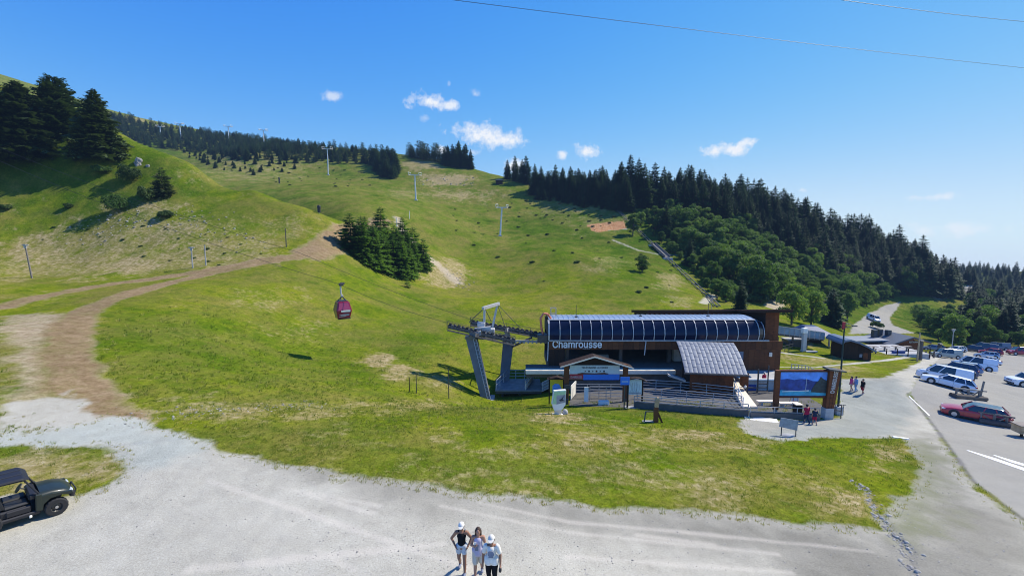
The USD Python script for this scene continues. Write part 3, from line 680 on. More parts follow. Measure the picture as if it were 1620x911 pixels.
# right-hand wood: spruces along the ridge and its upper slope, broadleaf trees below
ridge = S([(1000, 322), (1060, 322), (1120, 340), (1180, 355), (1240, 372), (1300, 397), (1370, 415), (1430, 428), (1480, 442), (1480, 428), (1400, 410), (1300, 388), (1200, 350), (1100, 329), (1000, 309)])
mid = S([(1030, 345), (1080, 345), (1160, 370), (1240, 400), (1310, 425), (1390, 440), (1470, 452), (1500, 462), (1440, 470), (1390, 476), (1340, 492), (1318, 470), (1300, 425), (1285, 440), (1245, 462), (1205, 478), (1150, 445), (1110, 425), (1085, 392), (1050, 372)])
upper = S([(1060, 338), (1120, 356), (1190, 378), (1240, 404), (1300, 434), (1360, 448), (1430, 456), (1490, 462), (1480, 438), (1370, 413), (1240, 370), (1120, 340), (1060, 322)])
LS = 'dark spruce of the wood that runs down the right-hand ridge'
cnt['ridge'] = plant('spruce', sample(ridge.buffer(8), 4.6, 150, 1), (15, 24), LS, 'spruces on the right ridge', 5, 16)
midp = sample(mid, 4.9, 290, 3)
cnt['mid'] = plant('leaf', midp[:150], (4.5, 12), 'mid-green broadleaf tree on the wooded slope between ridge and road', 'broadleaf trees on the right slope', 5, 11)
cnt['midl'] = plant('light', midp[150:215], (4, 11), 'paler green broadleaf tree on the wooded slope between ridge and road', 'pale broadleaf trees on the right slope', 5, 11)
cnt['mids'] = plant('spruce', midp[215:], (9, 15), 'spruce standing among broadleaf trees on the slope above the road', 'spruces among the broadleaf trees', 5, 16)
roadside = S([(1300, 455), (1345, 494), (1380, 480), (1440, 472), (1480, 464), (1440, 462), (1370, 470), (1340, 455)])
cnt['under'] = plant('shrub', sample(S([(1150, 470), (1205, 482), (1240, 466), (1280, 440), (1300, 440), (1340, 490), (1330, 470), (1250, 430), (1160, 440)]), 4, 60, 14), (1.5, 3.2), 'low bush at the foot of the wooded slope', 'bushes at the foot of the slope', 3, 1.5)
edge_ = S([(1004, 348), (1030, 348), (1082, 388), (1122, 432), (1165, 476), (1144, 482), (1112, 452), (1066, 404), (1030, 372)])
cnt['edge'] = plant('leaf', sample(edge_, 4.2, 46, 21), (2.5, 6), 'low leafy tree along the right side of the coaster track', 'leafy trees along the coaster track', 5, 11)
cnt['edge2'] = plant('light', sample(S([(1200, 480), (1240, 466), (1270, 446), (1300, 430), (1340, 470), (1340, 498), (1300, 470)]), 5, 40, 22), (3, 7), 'pale bushy tree at the foot of the slope around the tan path', 'pale bushes round the tan path', 5, 11)
cnt['rs'] = plant('leaf', sample(roadside, 7, 26, 15), (4, 8), 'broadleaf tree lining the upper edge of the valley road', 'trees along the valley road', 5, 11)
# skyline groups of conifers
cnt['b'] = plant('spruce', sample(S([(846, 303), (860, 291), (920, 300), (1000, 311), (1010, 328), (990, 336), (930, 322), (880, 312), (845, 308)]), 3.9, 92, 4), (9, 17), 'dark spruce of the long skyline group above the bare slope', 'skyline spruces above the bare slope', 5, 16)
cnt['b2'] = plant('darkpine', sample(S([(845, 308), (880, 305), (960, 318), (980, 332), (940, 330), (880, 318), (850, 316)]), 4.0, 50, 5), (3, 7), 'young dark spruce at the lower edge of the skyline group', 'young spruces below the skyline group', 3, 8)
cnt['b3'] = plant('pine', sample(S([(862, 293), (890, 293), (894, 300), (864, 301)]), 4, 8, 25), (10, 13), 'round-topped pine at the left end of the long skyline group', 'round pines at the left end of the skyline group', 3, 9)
cnt['c'] = plant('spruce', sample(S([(705, 258), (740, 261), (800, 270), (845, 287), (838, 292), (800, 283), (760, 270), (700, 262)]), 4.4, 60, 6), (11, 18), 'dark spruce of the middle skyline group beyond the pale earth patch', 'skyline spruces behind the earth patch', 5, 16)
cnt['c2'] = plant('pine', sample(S([(640, 246), (700, 250), (715, 260), (650, 251)]), 6, 16, 7), (8, 14), 'rounded pine on the skyline left of the middle spruce group', 'rounded skyline pines', 3, 9)
cnt['d'] = plant('darkpine', sample(S([(588, 256), (622, 254), (632, 279), (618, 285), (600, 276)]), 4.0, 34, 8), (6, 12), 'dark spruce of the small clump at the edge of the upper piste', 'clump at the edge of the upper piste', 3, 8)
# slope with young trees, in front of the far wood
cnt['f'] = plant('darkpine', sample(S([(285, 237), (400, 243), (470, 252), (470, 270), (400, 277), (350, 270), (300, 250)]), 5, 85, 9), (1.8, 4.6), 'small dark conifer scattered on the far heath slope', 'small conifers on the heath slope', 3, 8)
# the grove by the track
cnt['g'] = plant('young', sample(S([(556, 398), (582, 384), (618, 388), (652, 400), (672, 424), (650, 438), (612, 434), (575, 418)]), 2.7, 46, 10), (6.5, 11), 'bright green young spruce in the grove beside the dirt track', 'young spruces in the grove', 3, 8)
conifer_at(55, 645, 455, 436, 13, 'tiny lone spruce just below the grove beside the dirt track', m='young', name='lone_spruce', whorls=14, per=8, twigs=5, bare=.05)
# shrubs on the bare slope
cnt['h'] = plant('heath', sample(S([(800, 315), (860, 318), (985, 335), (985, 350), (930, 372), (860, 350), (800, 335)]), 6, 34, 11), (.35, 1.0), 'low heath clump on the bare slope under the skyline wood', 'heath clumps on the bare slope', 3, 1.5)
cnt['h2'] = plant('shrub', sample(S([(700, 330), (800, 335), (990, 360), (1080, 430), (1100, 480), (980, 480), (850, 450), (740, 400)]), 8, 40, 12), (.3, .9), 'small dark shrub dotted on the open right slope', 'shrubs on the open slope', 3, 1.5)
cnt['h3'] = plant('heath', sample(S([(300, 240), (470, 262), (560, 270), (600, 300), (470, 300), (400, 285)]), 7, 44, 13), (.3, .9), 'heath clump on the far slope below the pylons', 'heath clumps below the pylons', 3, 1.5)
cnt['h4'] = plant('shrub', sample(S([(230, 350), (330, 360), (420, 400), (330, 425), (200, 400), (60, 390), (60, 350)]), 4, 24, 16), (.2, .5), 'little shrub on the stony foot of the left hill', 'shrubs at the foot of the left hill', 3, 1.5)
# single trees that can be told apart
def single(kind, u, vb, hpx, label, i=0, wide=1.0, base=None):
    p = on(u, vb); k = px_per_m(p); h = hpx / k
    b = base or {'spruce': 16, 'pine': 9, 'young': 8, 'leaf': 11, 'light': 11, 'shrub': 1.5, 'darkpine': 8}[kind]
    forest_tree(kind, i, p - [0, 0, .15], (h / b * wide, h / b * wide, h / b), label, None)
single('leaf', 1001, 372, 34, 'round dark tree beside the orange earth cut on the slope', 1, 1.1)
single('leaf', 1016, 430, 27, 'lone round bush-like tree on the green slope below the white path', 2, 1.3)
single('spruce', 1171, 492, 52, 'dark spruce directly behind the right end of the station roof', 0, 1.1)
single('leaf', 1252, 514, 64, 'large round broadleaf tree left of the valley road, above the footbridge', 3, .95)
single('leaf', 1283, 516, 60, 'broad leafy tree between the round footbridge tree and the dark spruce', 4, .9)
single('spruce', 1316, 516, 62, 'dark bushy spruce at the left edge of the valley road behind the small shed', 1, 1.5)
single('leaf', 1340, 506, 44, 'leafy tree right of the dark spruce on the roadside', 0, 1.0)
single('shrub', 1387, 519, 13, 'small dark tree on the traffic island in the road', 1, .8)
single('spruce', 1090, 420, 44, 'spruce among the bushes at the left edge of the wooded slope', 3, 1.2)
single('leaf', 1128, 452, 40, 'round tree at the lower left edge of the wooded slope', 1, 1.0)
# trees below the car park, on the right
val = S([(1478, 542), (1488, 525), (1486, 505), (1512, 492), (1560, 484), (1619, 480), (1700, 480), (1700, 540), (1619, 540), (1545, 547), (1500, 550), (1480, 547)])
vp = sample(val, 6.2, 170, 17)
def clear_of_road(q):
    u, v, f = project((q[0], q[1], float(gz(*q)) + 10)); return not (1462 < u < 1528 and v < 468)
vp = np.array([q for q in vp if clear_of_road(q)])
vq = sample(S([(1452, 505), (1500, 478), (1506, 520), (1466, 532)]), 5, 26, 41)
vq = np.array([q for q in vq if clear_of_road(q)]).reshape(-1, 2)
cnt['vq'] = plant('leaf', vq, (4, 7.5), 'broadleaf tree between the valley road and the car park end', 'trees between road and car park', 5, 11)
cnt['v'] = plant('leaf', vp[:75], (6, 10), 'broadleaf tree in the hollow beyond the car park', 'broadleaf trees beyond the car park', 5, 11)
cnt['v2'] = plant('light', vp[75:115], (5, 9), 'pale leafy tree in the hollow beyond the car park', 'pale trees beyond the car park', 5, 11)
cnt['v3'] = plant('spruce', np.array([q for q in vp[115:] if project((q[0], q[1], -20))[0] > 1530 or project((q[0], q[1], float(gz(*q)) + 17))[1] > 468]).reshape(-1, 2), (11, 17), 'tall dark spruce in the hollow beyond the car park', 'spruces beyond the car park', 5, 16)
vs = sample(S([(1506, 546), (1512, 505), (1560, 490), (1619, 484), (1700, 484), (1700, 543), (1560, 544)]), 5.0, 46, 42)
vs = np.array([q for q in vs if project((q[0], q[1], -20))[0] > 1532 or project((q[0], q[1], float(gz(*q)) + 12))[1] > 470]).reshape(-1, 2)
cnt['v5'] = plant('spruce', vs, (8, 15), 'tall dark spruce in the hollow beyond the car park', 'spruces beyond the car park', 5, 16)
cnt['v4'] = plant('leaf', sample(S([(1486, 549), (1545, 544), (1619, 542), (1700, 545), (1700, 549), (1619, 549), (1545, 550)]), 3.6, 46, 23), (2.5, 5.5), 'low leafy bush along the far edge of the car park', 'bushes along the far edge of the car park', 5, 11)
def far_wood(name, protos, pg, gap, n, seed, hs, base, label):
    """a far-off wood that reads as one mass"""
    q = sample(pg, gap, n, seed)
    pi = UsdGeom.PointInstancer.Define(stage, pth(None, name)); meta(pi, label, 'wood', kind='stuff')
    rel = []
    for k, (o, mm) in enumerate(protos):
        h_ = UsdGeom.Xform.Define(stage, str(pi.GetPath()) + f'/source_{k:03d}')
        usdkit.mesh(stage, str(h_.GetPath()) + '/crown', o[0], M[mm]); usdkit.mesh(stage, str(h_.GetPath()) + '/trunk', o[1], M['bark'])
        rel.append(h_.GetPath())
    pi.CreatePrototypesRel().SetTargets(rel)
    g = np.random.default_rng(seed + 1); P, SC, Q, ID = [], [], [], []
    for (x, y) in q:
        z = float(gz(x, y)); h = g.uniform(*hs)
        if not seen((x, y, z), h): continue
        P.append((x, y, z - .2)); s = h / base; SC.append((s * g.uniform(.9, 1.25), s * g.uniform(.9, 1.25), s)); a = g.uniform(0, PI); Q.append(Gf.Quath(math.cos(a), 0, 0, math.sin(a))); ID.append(int(g.integers(len(protos))))
    pi.CreatePositionsAttr(Vt.Vec3fArray.FromNumpy(np.array(P, np.float32))); pi.CreateScalesAttr(Vt.Vec3fArray.FromNumpy(np.array(SC, np.float32))); pi.CreateOrientationsAttr(Vt.QuathArray(Q)); pi.CreateProtoIndicesAttr(Vt.IntArray(ID))
    return len(P)
cnt['upper'] = far_wood('ridge_spruce_wood', [(P_SPR[0], 'spruce'), (P_SPR[1], 'spruce'), (P_SPR[3], 'spruce'), (P_SPR[4], 'pine')], upper.buffer(5), 3.9, 330, 35, (11, 19), 15, 'dense mass of dark spruces filling the upper part of the right-hand wood')
far_px = S([(180, 186), (230, 200), (320, 212), (450, 233), (585, 246), (585, 254), (460, 252), (390, 244), (330, 238), (290, 236), (250, 232), (205, 216), (190, 205)])
cnt['far'] = far_wood('far_pine_wood', [(P_PIN[0], 'spruce'), (P_PIN[1], 'pine'), (P_YNG[0], 'spruce'), (P_PIN[2], 'spruce')], far_px.buffer(9), 5.6, 620, 30, (4.5, 8.5), 9, 'dark pine wood along the far skyline above the heath slope')
farr = S([(1480, 436), (1560, 436), (1619, 446), (1700, 455), (1700, 470), (1619, 462), (1560, 448), (1490, 458)])
cnt['farr'] = far_wood('far_spruce_wood', [(P_SPR[0], 'spruce'), (P_SPR[2], 'spruce'), (P_YNG[1], 'spruce')], farr.buffer(16), 6.0, 420, 31, (7, 11), 14, 'distant spruce wood covering the low hill at the right picture edge')
print('TREES', cnt)

# ------------------------------------------------------------------ small modelling kit
def vf(m):
    if isinstance(m, tuple): return m
    if hasattr(m, 'to_mesh'):
        q = m.to_mesh(); return np.array(q.vert_properties[:, :3]), np.array(q.tri_verts)
    return np.array(m.vertices), np.array(m.faces)
def box(x0, x1, y0, y1, z0, z1, bev=0.0):
    if bev:
        b = min(bev, (x1 - x0) * .45, (y1 - y0) * .45, (z1 - z0) * .45)
        pts_ = [(x, y, z) for sx in (0, 1) for sy in (0, 1) for sz in (0, 1) for (x, y, z) in (
            ((x0, x1)[sx], (y0 + b, y1 - b)[sy], (z0 + b, z1 - b)[sz]), ((x0 + b, x1 - b)[sx], (y0, y1)[sy], (z0 + b, z1 - b)[sz]), ((x0 + b, x1 - b)[sx], (y0 + b, y1 - b)[sy], (z0, z1)[sz]))]
        return vf(manifold3d.Manifold.hull_points(np.array(pts_, float)))
    v = np.array([(x, y, z) for x in (x0, x1) for y in (y0, y1) for z in (z0, z1)], float)
    f = np.array([(0, 1, 3), (0, 3, 2), (4, 6, 7), (4, 7, 5), (0, 4, 5), (0, 5, 1), (2, 3, 7), (2, 7, 6), (0, 2, 6), (0, 6, 4), (1, 5, 7), (1, 7, 3)])
    return v, f
def beam(p0, p1, w, h=None, up=(0, 0, 1)):
    """a squared timber or steel section from p0 to p1"""
    h = h or w; p0, p1 = np.asarray(p0, float), np.asarray(p1, float); d = p1 - p0; L = np.linalg.norm(d); d /= L
    a = np.cross(d, up)
    if np.linalg.norm(a) < 1e-3: a = np.cross(d, (0, 1, 0))
    a /= np.linalg.norm(a); b = np.cross(a, d)
    v, f = box(-w / 2, w / 2, -h / 2, h / 2, 0, L)
    return p0 + v[:, :1] * a + v[:, 1:2] * b + v[:, 2:] * d, f[:, ::-1] if np.dot(np.cross(a, b), d) < 0 else f
def tube(pts_, r, n=8):
    return joinvf([cone_tube(a, b, r, r, n) for a, b in zip(pts_[:-1], pts_[1:])])
def prism(poly, y0, y1, axis='y'):
    """extrudes an (x, z) outline along y, or an (y, z) outline along x, or an (x, y) outline along z"""
    m = trimesh.creation.extrude_polygon(Polygon(poly), y1 - y0, engine='earcut')
    v, f = np.array(m.vertices), np.array(m.faces)
    if axis == 'y': return np.c_[v[:, 0], y0 + v[:, 2], v[:, 1]], f[:, ::-1]
    if axis == 'x': return np.c_[y0 + v[:, 2], v[:, 0], v[:, 1]], f
    return np.c_[v[:, 0], v[:, 1], y0 + v[:, 2]], f
def loft(rings, cap=True):
    n = len(rings[0]); v = np.vstack(rings); f = []
    for k in range(len(rings) - 1):
        for i in range(n):
            j = (i + 1) % n; a, b, c, d = k * n + i, k * n + j, (k + 1) * n + j, (k + 1) * n + i
            f += [(a, b, c), (a, c, d)]
    if cap:
        v = np.vstack([v, rings[0].mean(0)[None], rings[-1].mean(0)[None]]); A, B = len(v) - 2, len(v) - 1; o = (len(rings) - 1) * n
        for i in range(n):
            j = (i + 1) % n; f += [(A, j, i), (B, o + i, o + j)]
    return v, np.array(f)
def lathe(prof, n=20, axis='z', cap=True):
    t = np.arange(n) * 2 * PI / n
    rings = [np.c_[r * np.cos(t), r * np.sin(t), np.full(n, z)] for r, z in prof]
    v, f = loft(rings, cap)
    if axis == 'y': v = np.c_[v[:, 0], v[:, 2], -v[:, 1]]
    if axis == 'x': v = np.c_[v[:, 2], v[:, 1], -v[:, 0]]
    return v, f
def sph(c, r, n=1, sc=(1, 1, 1)):
    m = trimesh.creation.icosphere(n, 1.0); return np.array(m.vertices) * r * np.array(sc) + np.array(c), np.array(m.faces)
def mv(m, d=(0, 0, 0), rz=0.0, s=1.0):
    v, f = m; c, n_ = math.cos(rz), math.sin(rz); v = v * s
    return np.c_[v[:, 0] * c - v[:, 1] * n_, v[:, 0] * n_ + v[:, 1] * c, v[:, 2]] + np.array(d, float), f
def frame(x0, x1, z0, z1, w, y0, y1):
    return joinvf([box(x0, x1, y0, y1, z0, z0 + w), box(x0, x1, y0, y1, z1 - w, z1), box(x0, x0 + w, y0, y1, z0 + w, z1 - w), box(x1 - w, x1, y0, y1, z0 + w, z1 - w)])
def letters(text, h, width, x, y, z, bold=False, depth=.03):
    """lettering standing upright, read from -y"""
    m = meshkit.text_mesh(text, h, depth, bold); v = np.array(m.vertices); v[:, 0] *= width / np.ptp(v[:, 0]) ; v[:, 0] -= v[:, 0].min()
    return np.c_[v[:, 0] + x, y - v[:, 2], v[:, 1] + z], np.array(m.faces)

M['timber'] = wood('brown_timber', (.055, .019, .006), (.15, .052, .016))
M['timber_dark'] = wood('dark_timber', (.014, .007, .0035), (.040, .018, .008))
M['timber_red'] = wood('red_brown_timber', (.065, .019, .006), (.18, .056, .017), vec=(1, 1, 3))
M['grey_wood'] = wood('weathered_wood', (.12, .10, .085), (.30, .26, .22), vec=(2, 2, 2))
M['log'] = wood('dark_log', (.05, .04, .032), (.13, .105, .085), vec=(2, 2, 2))
M['pale_wood'] = wood('pale_wood', (.34, .22, .11), (.58, .42, .25), vec=(2, 2, 2))
M['steel'] = plain('galvanised_steel', (.38, .36, .33), .6, .2, .14, 3.0)
M['steel_dark'] = plain('dark_steel', (.085, .082, .078), .45, .6, .2, 3.0)
M['steel_light'] = plain('light_steel', (.50, .48, .45), .5, .25, .10, 3.0)
M['roof_metal'] = plain('silver_roof', (.52, .56, .62), .35, .7, .12, .8)
M['tile_metal'] = plain('grey_metal_tile', (.17, .19, .225), .62, .25, .16, 1.5)
M['white_paint'] = plain('white_paint', (.77, .74, .66), .5, var=.06)
M['cream'] = plain('cream_edge', (.70, .60, .46), .7, var=.1)
M['concrete'] = plain('concrete', (.36, .355, .34), .9, var=.18, scale=3, bump=.3)
M['concrete_dark'] = plain('dark_concrete', (.098, .090, .080), .9, var=.2, scale=2, bump=.3)
M['forecourt'] = plain('dark_paving', (.088, .083, .075), .9, var=.25, scale=1.2, bump=.3)
M['rubber'] = plain('black_rubber', (.022, .022, .024), .8, var=.2)
M['black'] = plain('black_plastic', (.02, .021, .024), .55, var=.2)
M['yellow'] = plain('yellow_board', (.66, .52, .03), .55, var=.08)
M['blue_sign'] = plain('blue_board', (.03, .16, .55), .5, var=.08)
M['navy'] = plain('navy_print', (.015, .05, .22), .5, var=.15)
M['red_sign'] = plain('red_banner', (.36, .02, .035), .55, var=.12)
M['pale_sign'] = plain('pale_board', (.50, .56, .55), .55, var=.08)
M['pale_green'] = plain('pale_green_print', (.36, .55, .30), .55, var=.15)
M['sky_print'] = plain('sky_print', (.10, .28, .72), .5, var=.35, scale=1.1)
M['teal_print'] = plain('teal_print', (.03, .30, .42), .5, var=.3, scale=2)
M['ridge_print'] = plain('ridge_print', (.016, .045, .20), .5, var=.5, scale=2)
M['rock_print'] = plain('rock_print', (.02, .035, .035), .5, var=.6, scale=4)
M['grey_print'] = plain('grey_print', (.28, .28, .30), .5, var=.3, scale=3)
M['ink'] = plain('dark_ink', (.03, .035, .05), .6)
M['red_hose'] = plain('salmon_hose', (.62, .18, .10), .5)
M['dark_int'] = plain('dark_interior', (.022, .021, .022), .8, var=.3, scale=2)
M['paint_line'] = plain('road_paint', (.78, .78, .76), .8, var=.10, scale=9)
def glassy(name, col, rough=.08, spec=.8):
    return mat(name, {"p": ("principled_bsdf", {"base_color": col, "roughness": rough, "specular_ior_level": spec, "coat_weight": .6, "coat_roughness": .03})}, [])
M['dark_glass'] = mat('dark_blue_glass', {'p': ('principled_bsdf', {'base_color': (.006, .009, .026), 'roughness': .18, 'specular_ior_level': .28})}, [])
M['car_glass'] = glassy('tinted_car_glass', (.012, .018, .028), .05, .6)
def pane(name, tint, fac=.16):
    return mat(name, {"f": ("fresnel", {"IOR": 1.5}), "a": ("math", {"math_type": "add", "value2": fac * .4}), "t": ("transparent_bsdf", {"color": tint}), "g": ("glossy_bsdf", {"roughness": .03}), "m": ("mix_closure", {})}, [("f.fac", "a.value1"), ("a.value", "m.fac"), ("t.BSDF", "m.closure1"), ("g.BSDF", "m.closure2")], surface="m.closure")
M['clear_pane'] = pane('clear_pane', (.72, .82, .84))

# ------------------------------------------------------------------ the lift station
SX0, SX1, SY = 4.35, 28.6, 52.0
PZ = -4.2                                                   # platform level
st = thing('lift_station', 'long brown timber gondola station with a curved glazed roof and Chamrousse lettering', 'station')
prof = [(52.0, -1.15), (51.78, -.5), (51.9, .12), (52.3, .72), (52.85, 1.06), (53.8, 1.2), (55.5, 1.22), (57.2, .98), (59.2, .4), (60.6, -1.15)]
NP = 20
xs = np.linspace(SX0, SX1, NP + 1)
def section(i, s=1.0, x=None):
    x = xs[i] if x is None else x
    return [(x, 56.2 + (y - 56.2) * s, -1.15 + (z + 1.15) * s) for y, z in prof]
def sheet(a, b, k0, k1, t=.03):
    """a thin curved shell between two sections"""
    A, B = np.array(a[k0:k1 + 1]), np.array(b[k0:k1 + 1])
    c = np.array([np.mean(A[:, 0]), 56.2, -1.15]); inn = lambda Q: Q + (c - Q) * np.array([0, t / 4, t / 2.2])
    n = len(A); v = np.vstack([A, B, inn(A), inn(B)]); f = []
    for k in range(n - 1):
        f += [(k, n + k, n + k + 1), (k, n + k + 1, k + 1), (2 * n + k, 3 * n + k + 1, 3 * n + k), (2 * n + k, 2 * n + k + 1, 3 * n + k + 1)]
        for p_, q_ in ((0, 2 * n), (n, 3 * n)):
            f += [(p_ + k, p_ + k + 1, q_ + k + 1), (p_ + k, q_ + k + 1, q_ + k)]
    for e in (0, n - 1):
        f += [(e, n + e, 3 * n + e), (e, 3 * n + e, 2 * n + e)]
    return v, np.array(f)
ends = [section(i) for i in range(NP + 1)] + [section(0, .86, SX1 + .95), section(0, .62, SX1 + 1.45)]
for i in range(NP + 1):
    part('glass_panel', sheet(ends[i], ends[i + 1], 0, 4), M['dark_glass'], st, smooth=25)
part('roof_sheet', joinvf([sheet(ends[i], ends[i + 1], 4, 9, .05) for i in range(NP + 1)]), M['roof_metal'], st, smooth=25)
part('roof_seams', joinvf([tube([(x, y, z + .02) for y, z in prof[4:8]], .035, 5) for x in np.linspace(SX0, SX1, NP * 2 + 1)]), M['roof_metal'], st)
for i in range(NP + 1):
    part('roof_rib', joinvf([beam((xs[i], prof[k][0] - .03, prof[k][1]), (xs[i], prof[k + 1][0] - .03, prof[k + 1][1]), .13, .07, (1, 0, 0)) for k in range(4)]), M['steel_light'], st)
e = ends[-2]
part('roof_rib', joinvf([beam(np.array(e[k]) + (0, -.03, 0), np.array(e[k + 1]) + (0, -.03, 0), .13, .07, (1, 0, 0)) for k in range(4)]), M['steel_light'], st)
part('end_cap', joinvf([loft([np.array(ends[-1]), np.array(ends[-1]) + (.05, 0, 0)])]), M['roof_metal'], st)
part('ridge_cap', box(SX0, SX1, 52.72, 52.98, 1.06, 1.14, .02), M['steel_light'], st)
part('gutter', joinvf([box(SX0 - .05, SX1 + 1.3, 51.88, 52.12, -1.30, -1.12, .03)]), M['steel'], st)
g = np.random.default_rng(5)
for k, x in enumerate(np.arange(SX0 - .05, SX1 + 2.4, .62)):                 # upright boards of the band under the roof
    part('facade_board', box(x, x + .605, 52.02 + g.uniform(0, .015), 52.14, -2.28, -1.31), M['timber'], st)
for k, x in enumerate(np.arange(SX0 - .05, SX0 + 1.7, .62)):
    part('facade_board', box(x, x + .605, 52.03, 52.15, PZ, -2.29), M['timber_dark'], st)
for k, x in enumerate(np.arange(25.2, SX1 + 2.2, .62)):
    part('facade_board', box(x, x + .605, 52.03, 52.15, PZ - .6, -2.29), M['timber'], st)
part('sign_letters', letters('Chamrousse', .80, 5.75, 4.72, 52.0, -2.02, True, .07), M['white_paint'], st)
part('sign_subtitle', letters('1650', .16, .9, 8.2, 52.0, -2.24, False, .03), M['steel'], st)
part('rear_wall', box(SX0, SX1 + 1.4, 59.6, 59.9, PZ, -1.2), M['dark_int'], st)
part('platform', joinvf([box(4.3, 25.0, 50.42, 59.6, PZ - .9, PZ), box(1.6, 4.3, 50.42, 52.6, PZ - .9, PZ)]), M['concrete_dark'], st)
part('platform_edge', joinvf([box(1.55, 18.4, 49.85, 50.75, PZ - .36, PZ + .05)]), M['cream'], st, label='cream front edge of the boarding platform')
part('platform_wall', box(4.3, 25.0, 50.36, 50.40, PZ - 2.4, PZ - .37), M['concrete_dark'], st)
for x in (6.4, 12.8, 18.6, 24.6):
    part('column', box(x, x + .42, 53.2, 53.6, PZ, -1.2, .03), M['steel_dark'], st)
for x in (9.4, 15.2, 21.0):
    part('rail_beam', box(x - 3, x + 3.2, 54.2, 54.4, -2.05, -1.85), M['steel'], st)
part('drive_wheel', mv(lathe([(0, 0), (1.9, 0), (2.05, .08), (1.95, .16), (2.05, .24), (1.9, .32), (0, .32)], 40), (21, 56.2, -2.0)), M['steel_dark'], st)
part('control_cabinet', box(19.6, 20.6, 54, 54.6, PZ, PZ + 1.6, .02), M['steel'], st)
part('downpipe', tube([(15.55, 51.86, -1.3), (15.42, 51.86, -2.9)], .06), M['steel_light'], st)
part('access_door', box(26.0, 27.0, 51.95, 52.02, -4.5, -2.5), plain('slate_door', (.13, .16, .20), .5), st)
part('wall_lamp', box(30.0, 30.35, 51.9, 52.02, -3.1, -2.6, .03), M['cream'], st)
for x, y, h in ((7.7, 54.0, 1.5), (15.6, 54.6, .35), (23.8, 54.6, 1.6)):
    part('roof_mast', joinvf([tube([(x, y, 1.15), (x, y, 1.2 + h)], .035, 6), box(x - .16, x + .16, y - .1, y + .1, 1.15, 1.32)]), M['steel_dark'], st)
part('roof_ladder_cage', joinvf([tube([(4.7 + a, 54.2 + b, 1.1), (4.7 + a, 54.2 + b, 2.25)], .03, 6) for a in (0, .62) for b in (0, .6)] + [tube([(4.7, 54.2 + b, z), (5.32, 54.2 + b, z)], .03, 6) for b in (0, .6) for z in (1.6, 2.25)] + [tube([(4.7 + a, 54.2, z), (4.7 + a, 54.8, z)], .03, 6) for a in (0, .62) for z in (1.6, 2.25)]), M['steel'], st)
hz = [(4.6, 53.2, 1.2), (4.2, 52.9, 1.75), (3.7, 52.8, 1.85), (3.35, 52.7, 1.3), (3.45, 52.6, .2), (3.7, 52.5, -.75)]
part('cable_hose', tube(hz, .13, 8), M['red_hose'], st, smooth=60, label='salmon pink hose looping over the left roof end')
part('hose_coupling', box(3.0, 4.2, 52.1, 53.0, -1.5, -.55, .05), M['steel_dark'], st)
part('entry_guides', joinvf([beam((SX0, y, -1.75), (SX0 - 5.4, y + .05, -1.55), .14, .2) for y in (53.6, 58.6)] + [beam((SX0 - 5.2, 53.6, -1.6), (SX0 - 5.2, 58.6, -1.6), .1)] + [beam((SX0 - 4.9 + .5 * k, 53.6, -1.5), (SX0 - 4.9 + .5 * k, 53.6, -1.9), .18) for k in range(10)]), M['steel'], st)
part('end_trim', joinvf([beam((SX0 - .1, prof[k][0] - .02, prof[k][1]), (SX0 - .1, prof[k + 1][0] - .02, prof[k + 1][1]), .1, .1, (1, 0, 0)) for k in range(4)] + [beam((SX0 - .12, 51.98, -1.3), (SX0 - .2, 51.98, -3.6), .1)]), M['steel_light'], st)
part('end_panel', box(SX0 + .02, SX0 + .1, 52.3, 60.2, -1.15, .3), M['dark_int'], st)
part('bench', box(9.5, 12, 55.2, 55.7, PZ, PZ + .45), M['steel'], st)
# the taller timber block behind it
bk = thing('brown_timber_building', 'tall flat-roofed brown timber building behind the right half of the station', 'building')
rzf = lambda x, y: 10.50 - .1572 * y + .004 * x            # the roof falls towards the back
def slab(poly, t0, t1):
    m = trimesh.creation.extrude_polygon(Polygon(poly), 1.0, engine='earcut'); v = np.array(m.vertices); b = v[:, 2] > .5
    v[:, 2] = rzf(v[:, 0], v[:, 1]) + np.where(b, t1, t0); return v, np.array(m.faces)
def wall_to_roof(poly, z0):
    m = trimesh.creation.extrude_polygon(Polygon(poly), 1.0, engine='earcut'); v = np.array(m.vertices); b = v[:, 2] > .5
    v[:, 2] = np.where(b, rzf(v[:, 0], v[:, 1]) - .38, z0); return v, np.array(m.faces)
part('wall', joinvf([wall_to_roof([(18.2, 60.8), (31.0, 60.8), (31.0, 67), (18.2, 67)], -6.5), wall_to_roof([(30.12, 53.0), (31.45, 53.0), (31.45, 67), (30.12, 67)], -6.5)]), M['timber_dark'], bk)
for k, x in enumerate(np.arange(29.9, 31.2, .52)):
    part('wall_board', wall_to_roof([(x, 52.86 + .01 * (k % 2)), (x + .51, 52.86 + .01 * (k % 2)), (x + .51, 52.99), (x, 52.99)], -6.4), M['timber_red'], bk)
for k, x in enumerate(np.arange(18.3, 29.8, .9)):
    part('wall_board', wall_to_roof([(x, 60.66 + .01 * (k % 2)), (x + .885, 60.66 + .01 * (k % 2)), (x + .885, 60.79), (x, 60.79)], -1.4), M['timber_red'], bk)
for k, y in enumerate(np.arange(53.0, 66, .8)):
    part('wall_board', wall_to_roof([(31.46, y), (31.5 + .01 * (k % 2), y), (31.5 + .01 * (k % 2), y + .79), (31.46, y + .79)], -6.5), M['timber_red'], bk)
RO = [(17.9, 59.2), (29.6, 59.2), (29.6, 52.0), (32.5, 52.0), (32.5, 67.5), (17.9, 67.5)]
part('roof_slab', slab(RO, -.37, -.06), M['timber_dark'], bk)
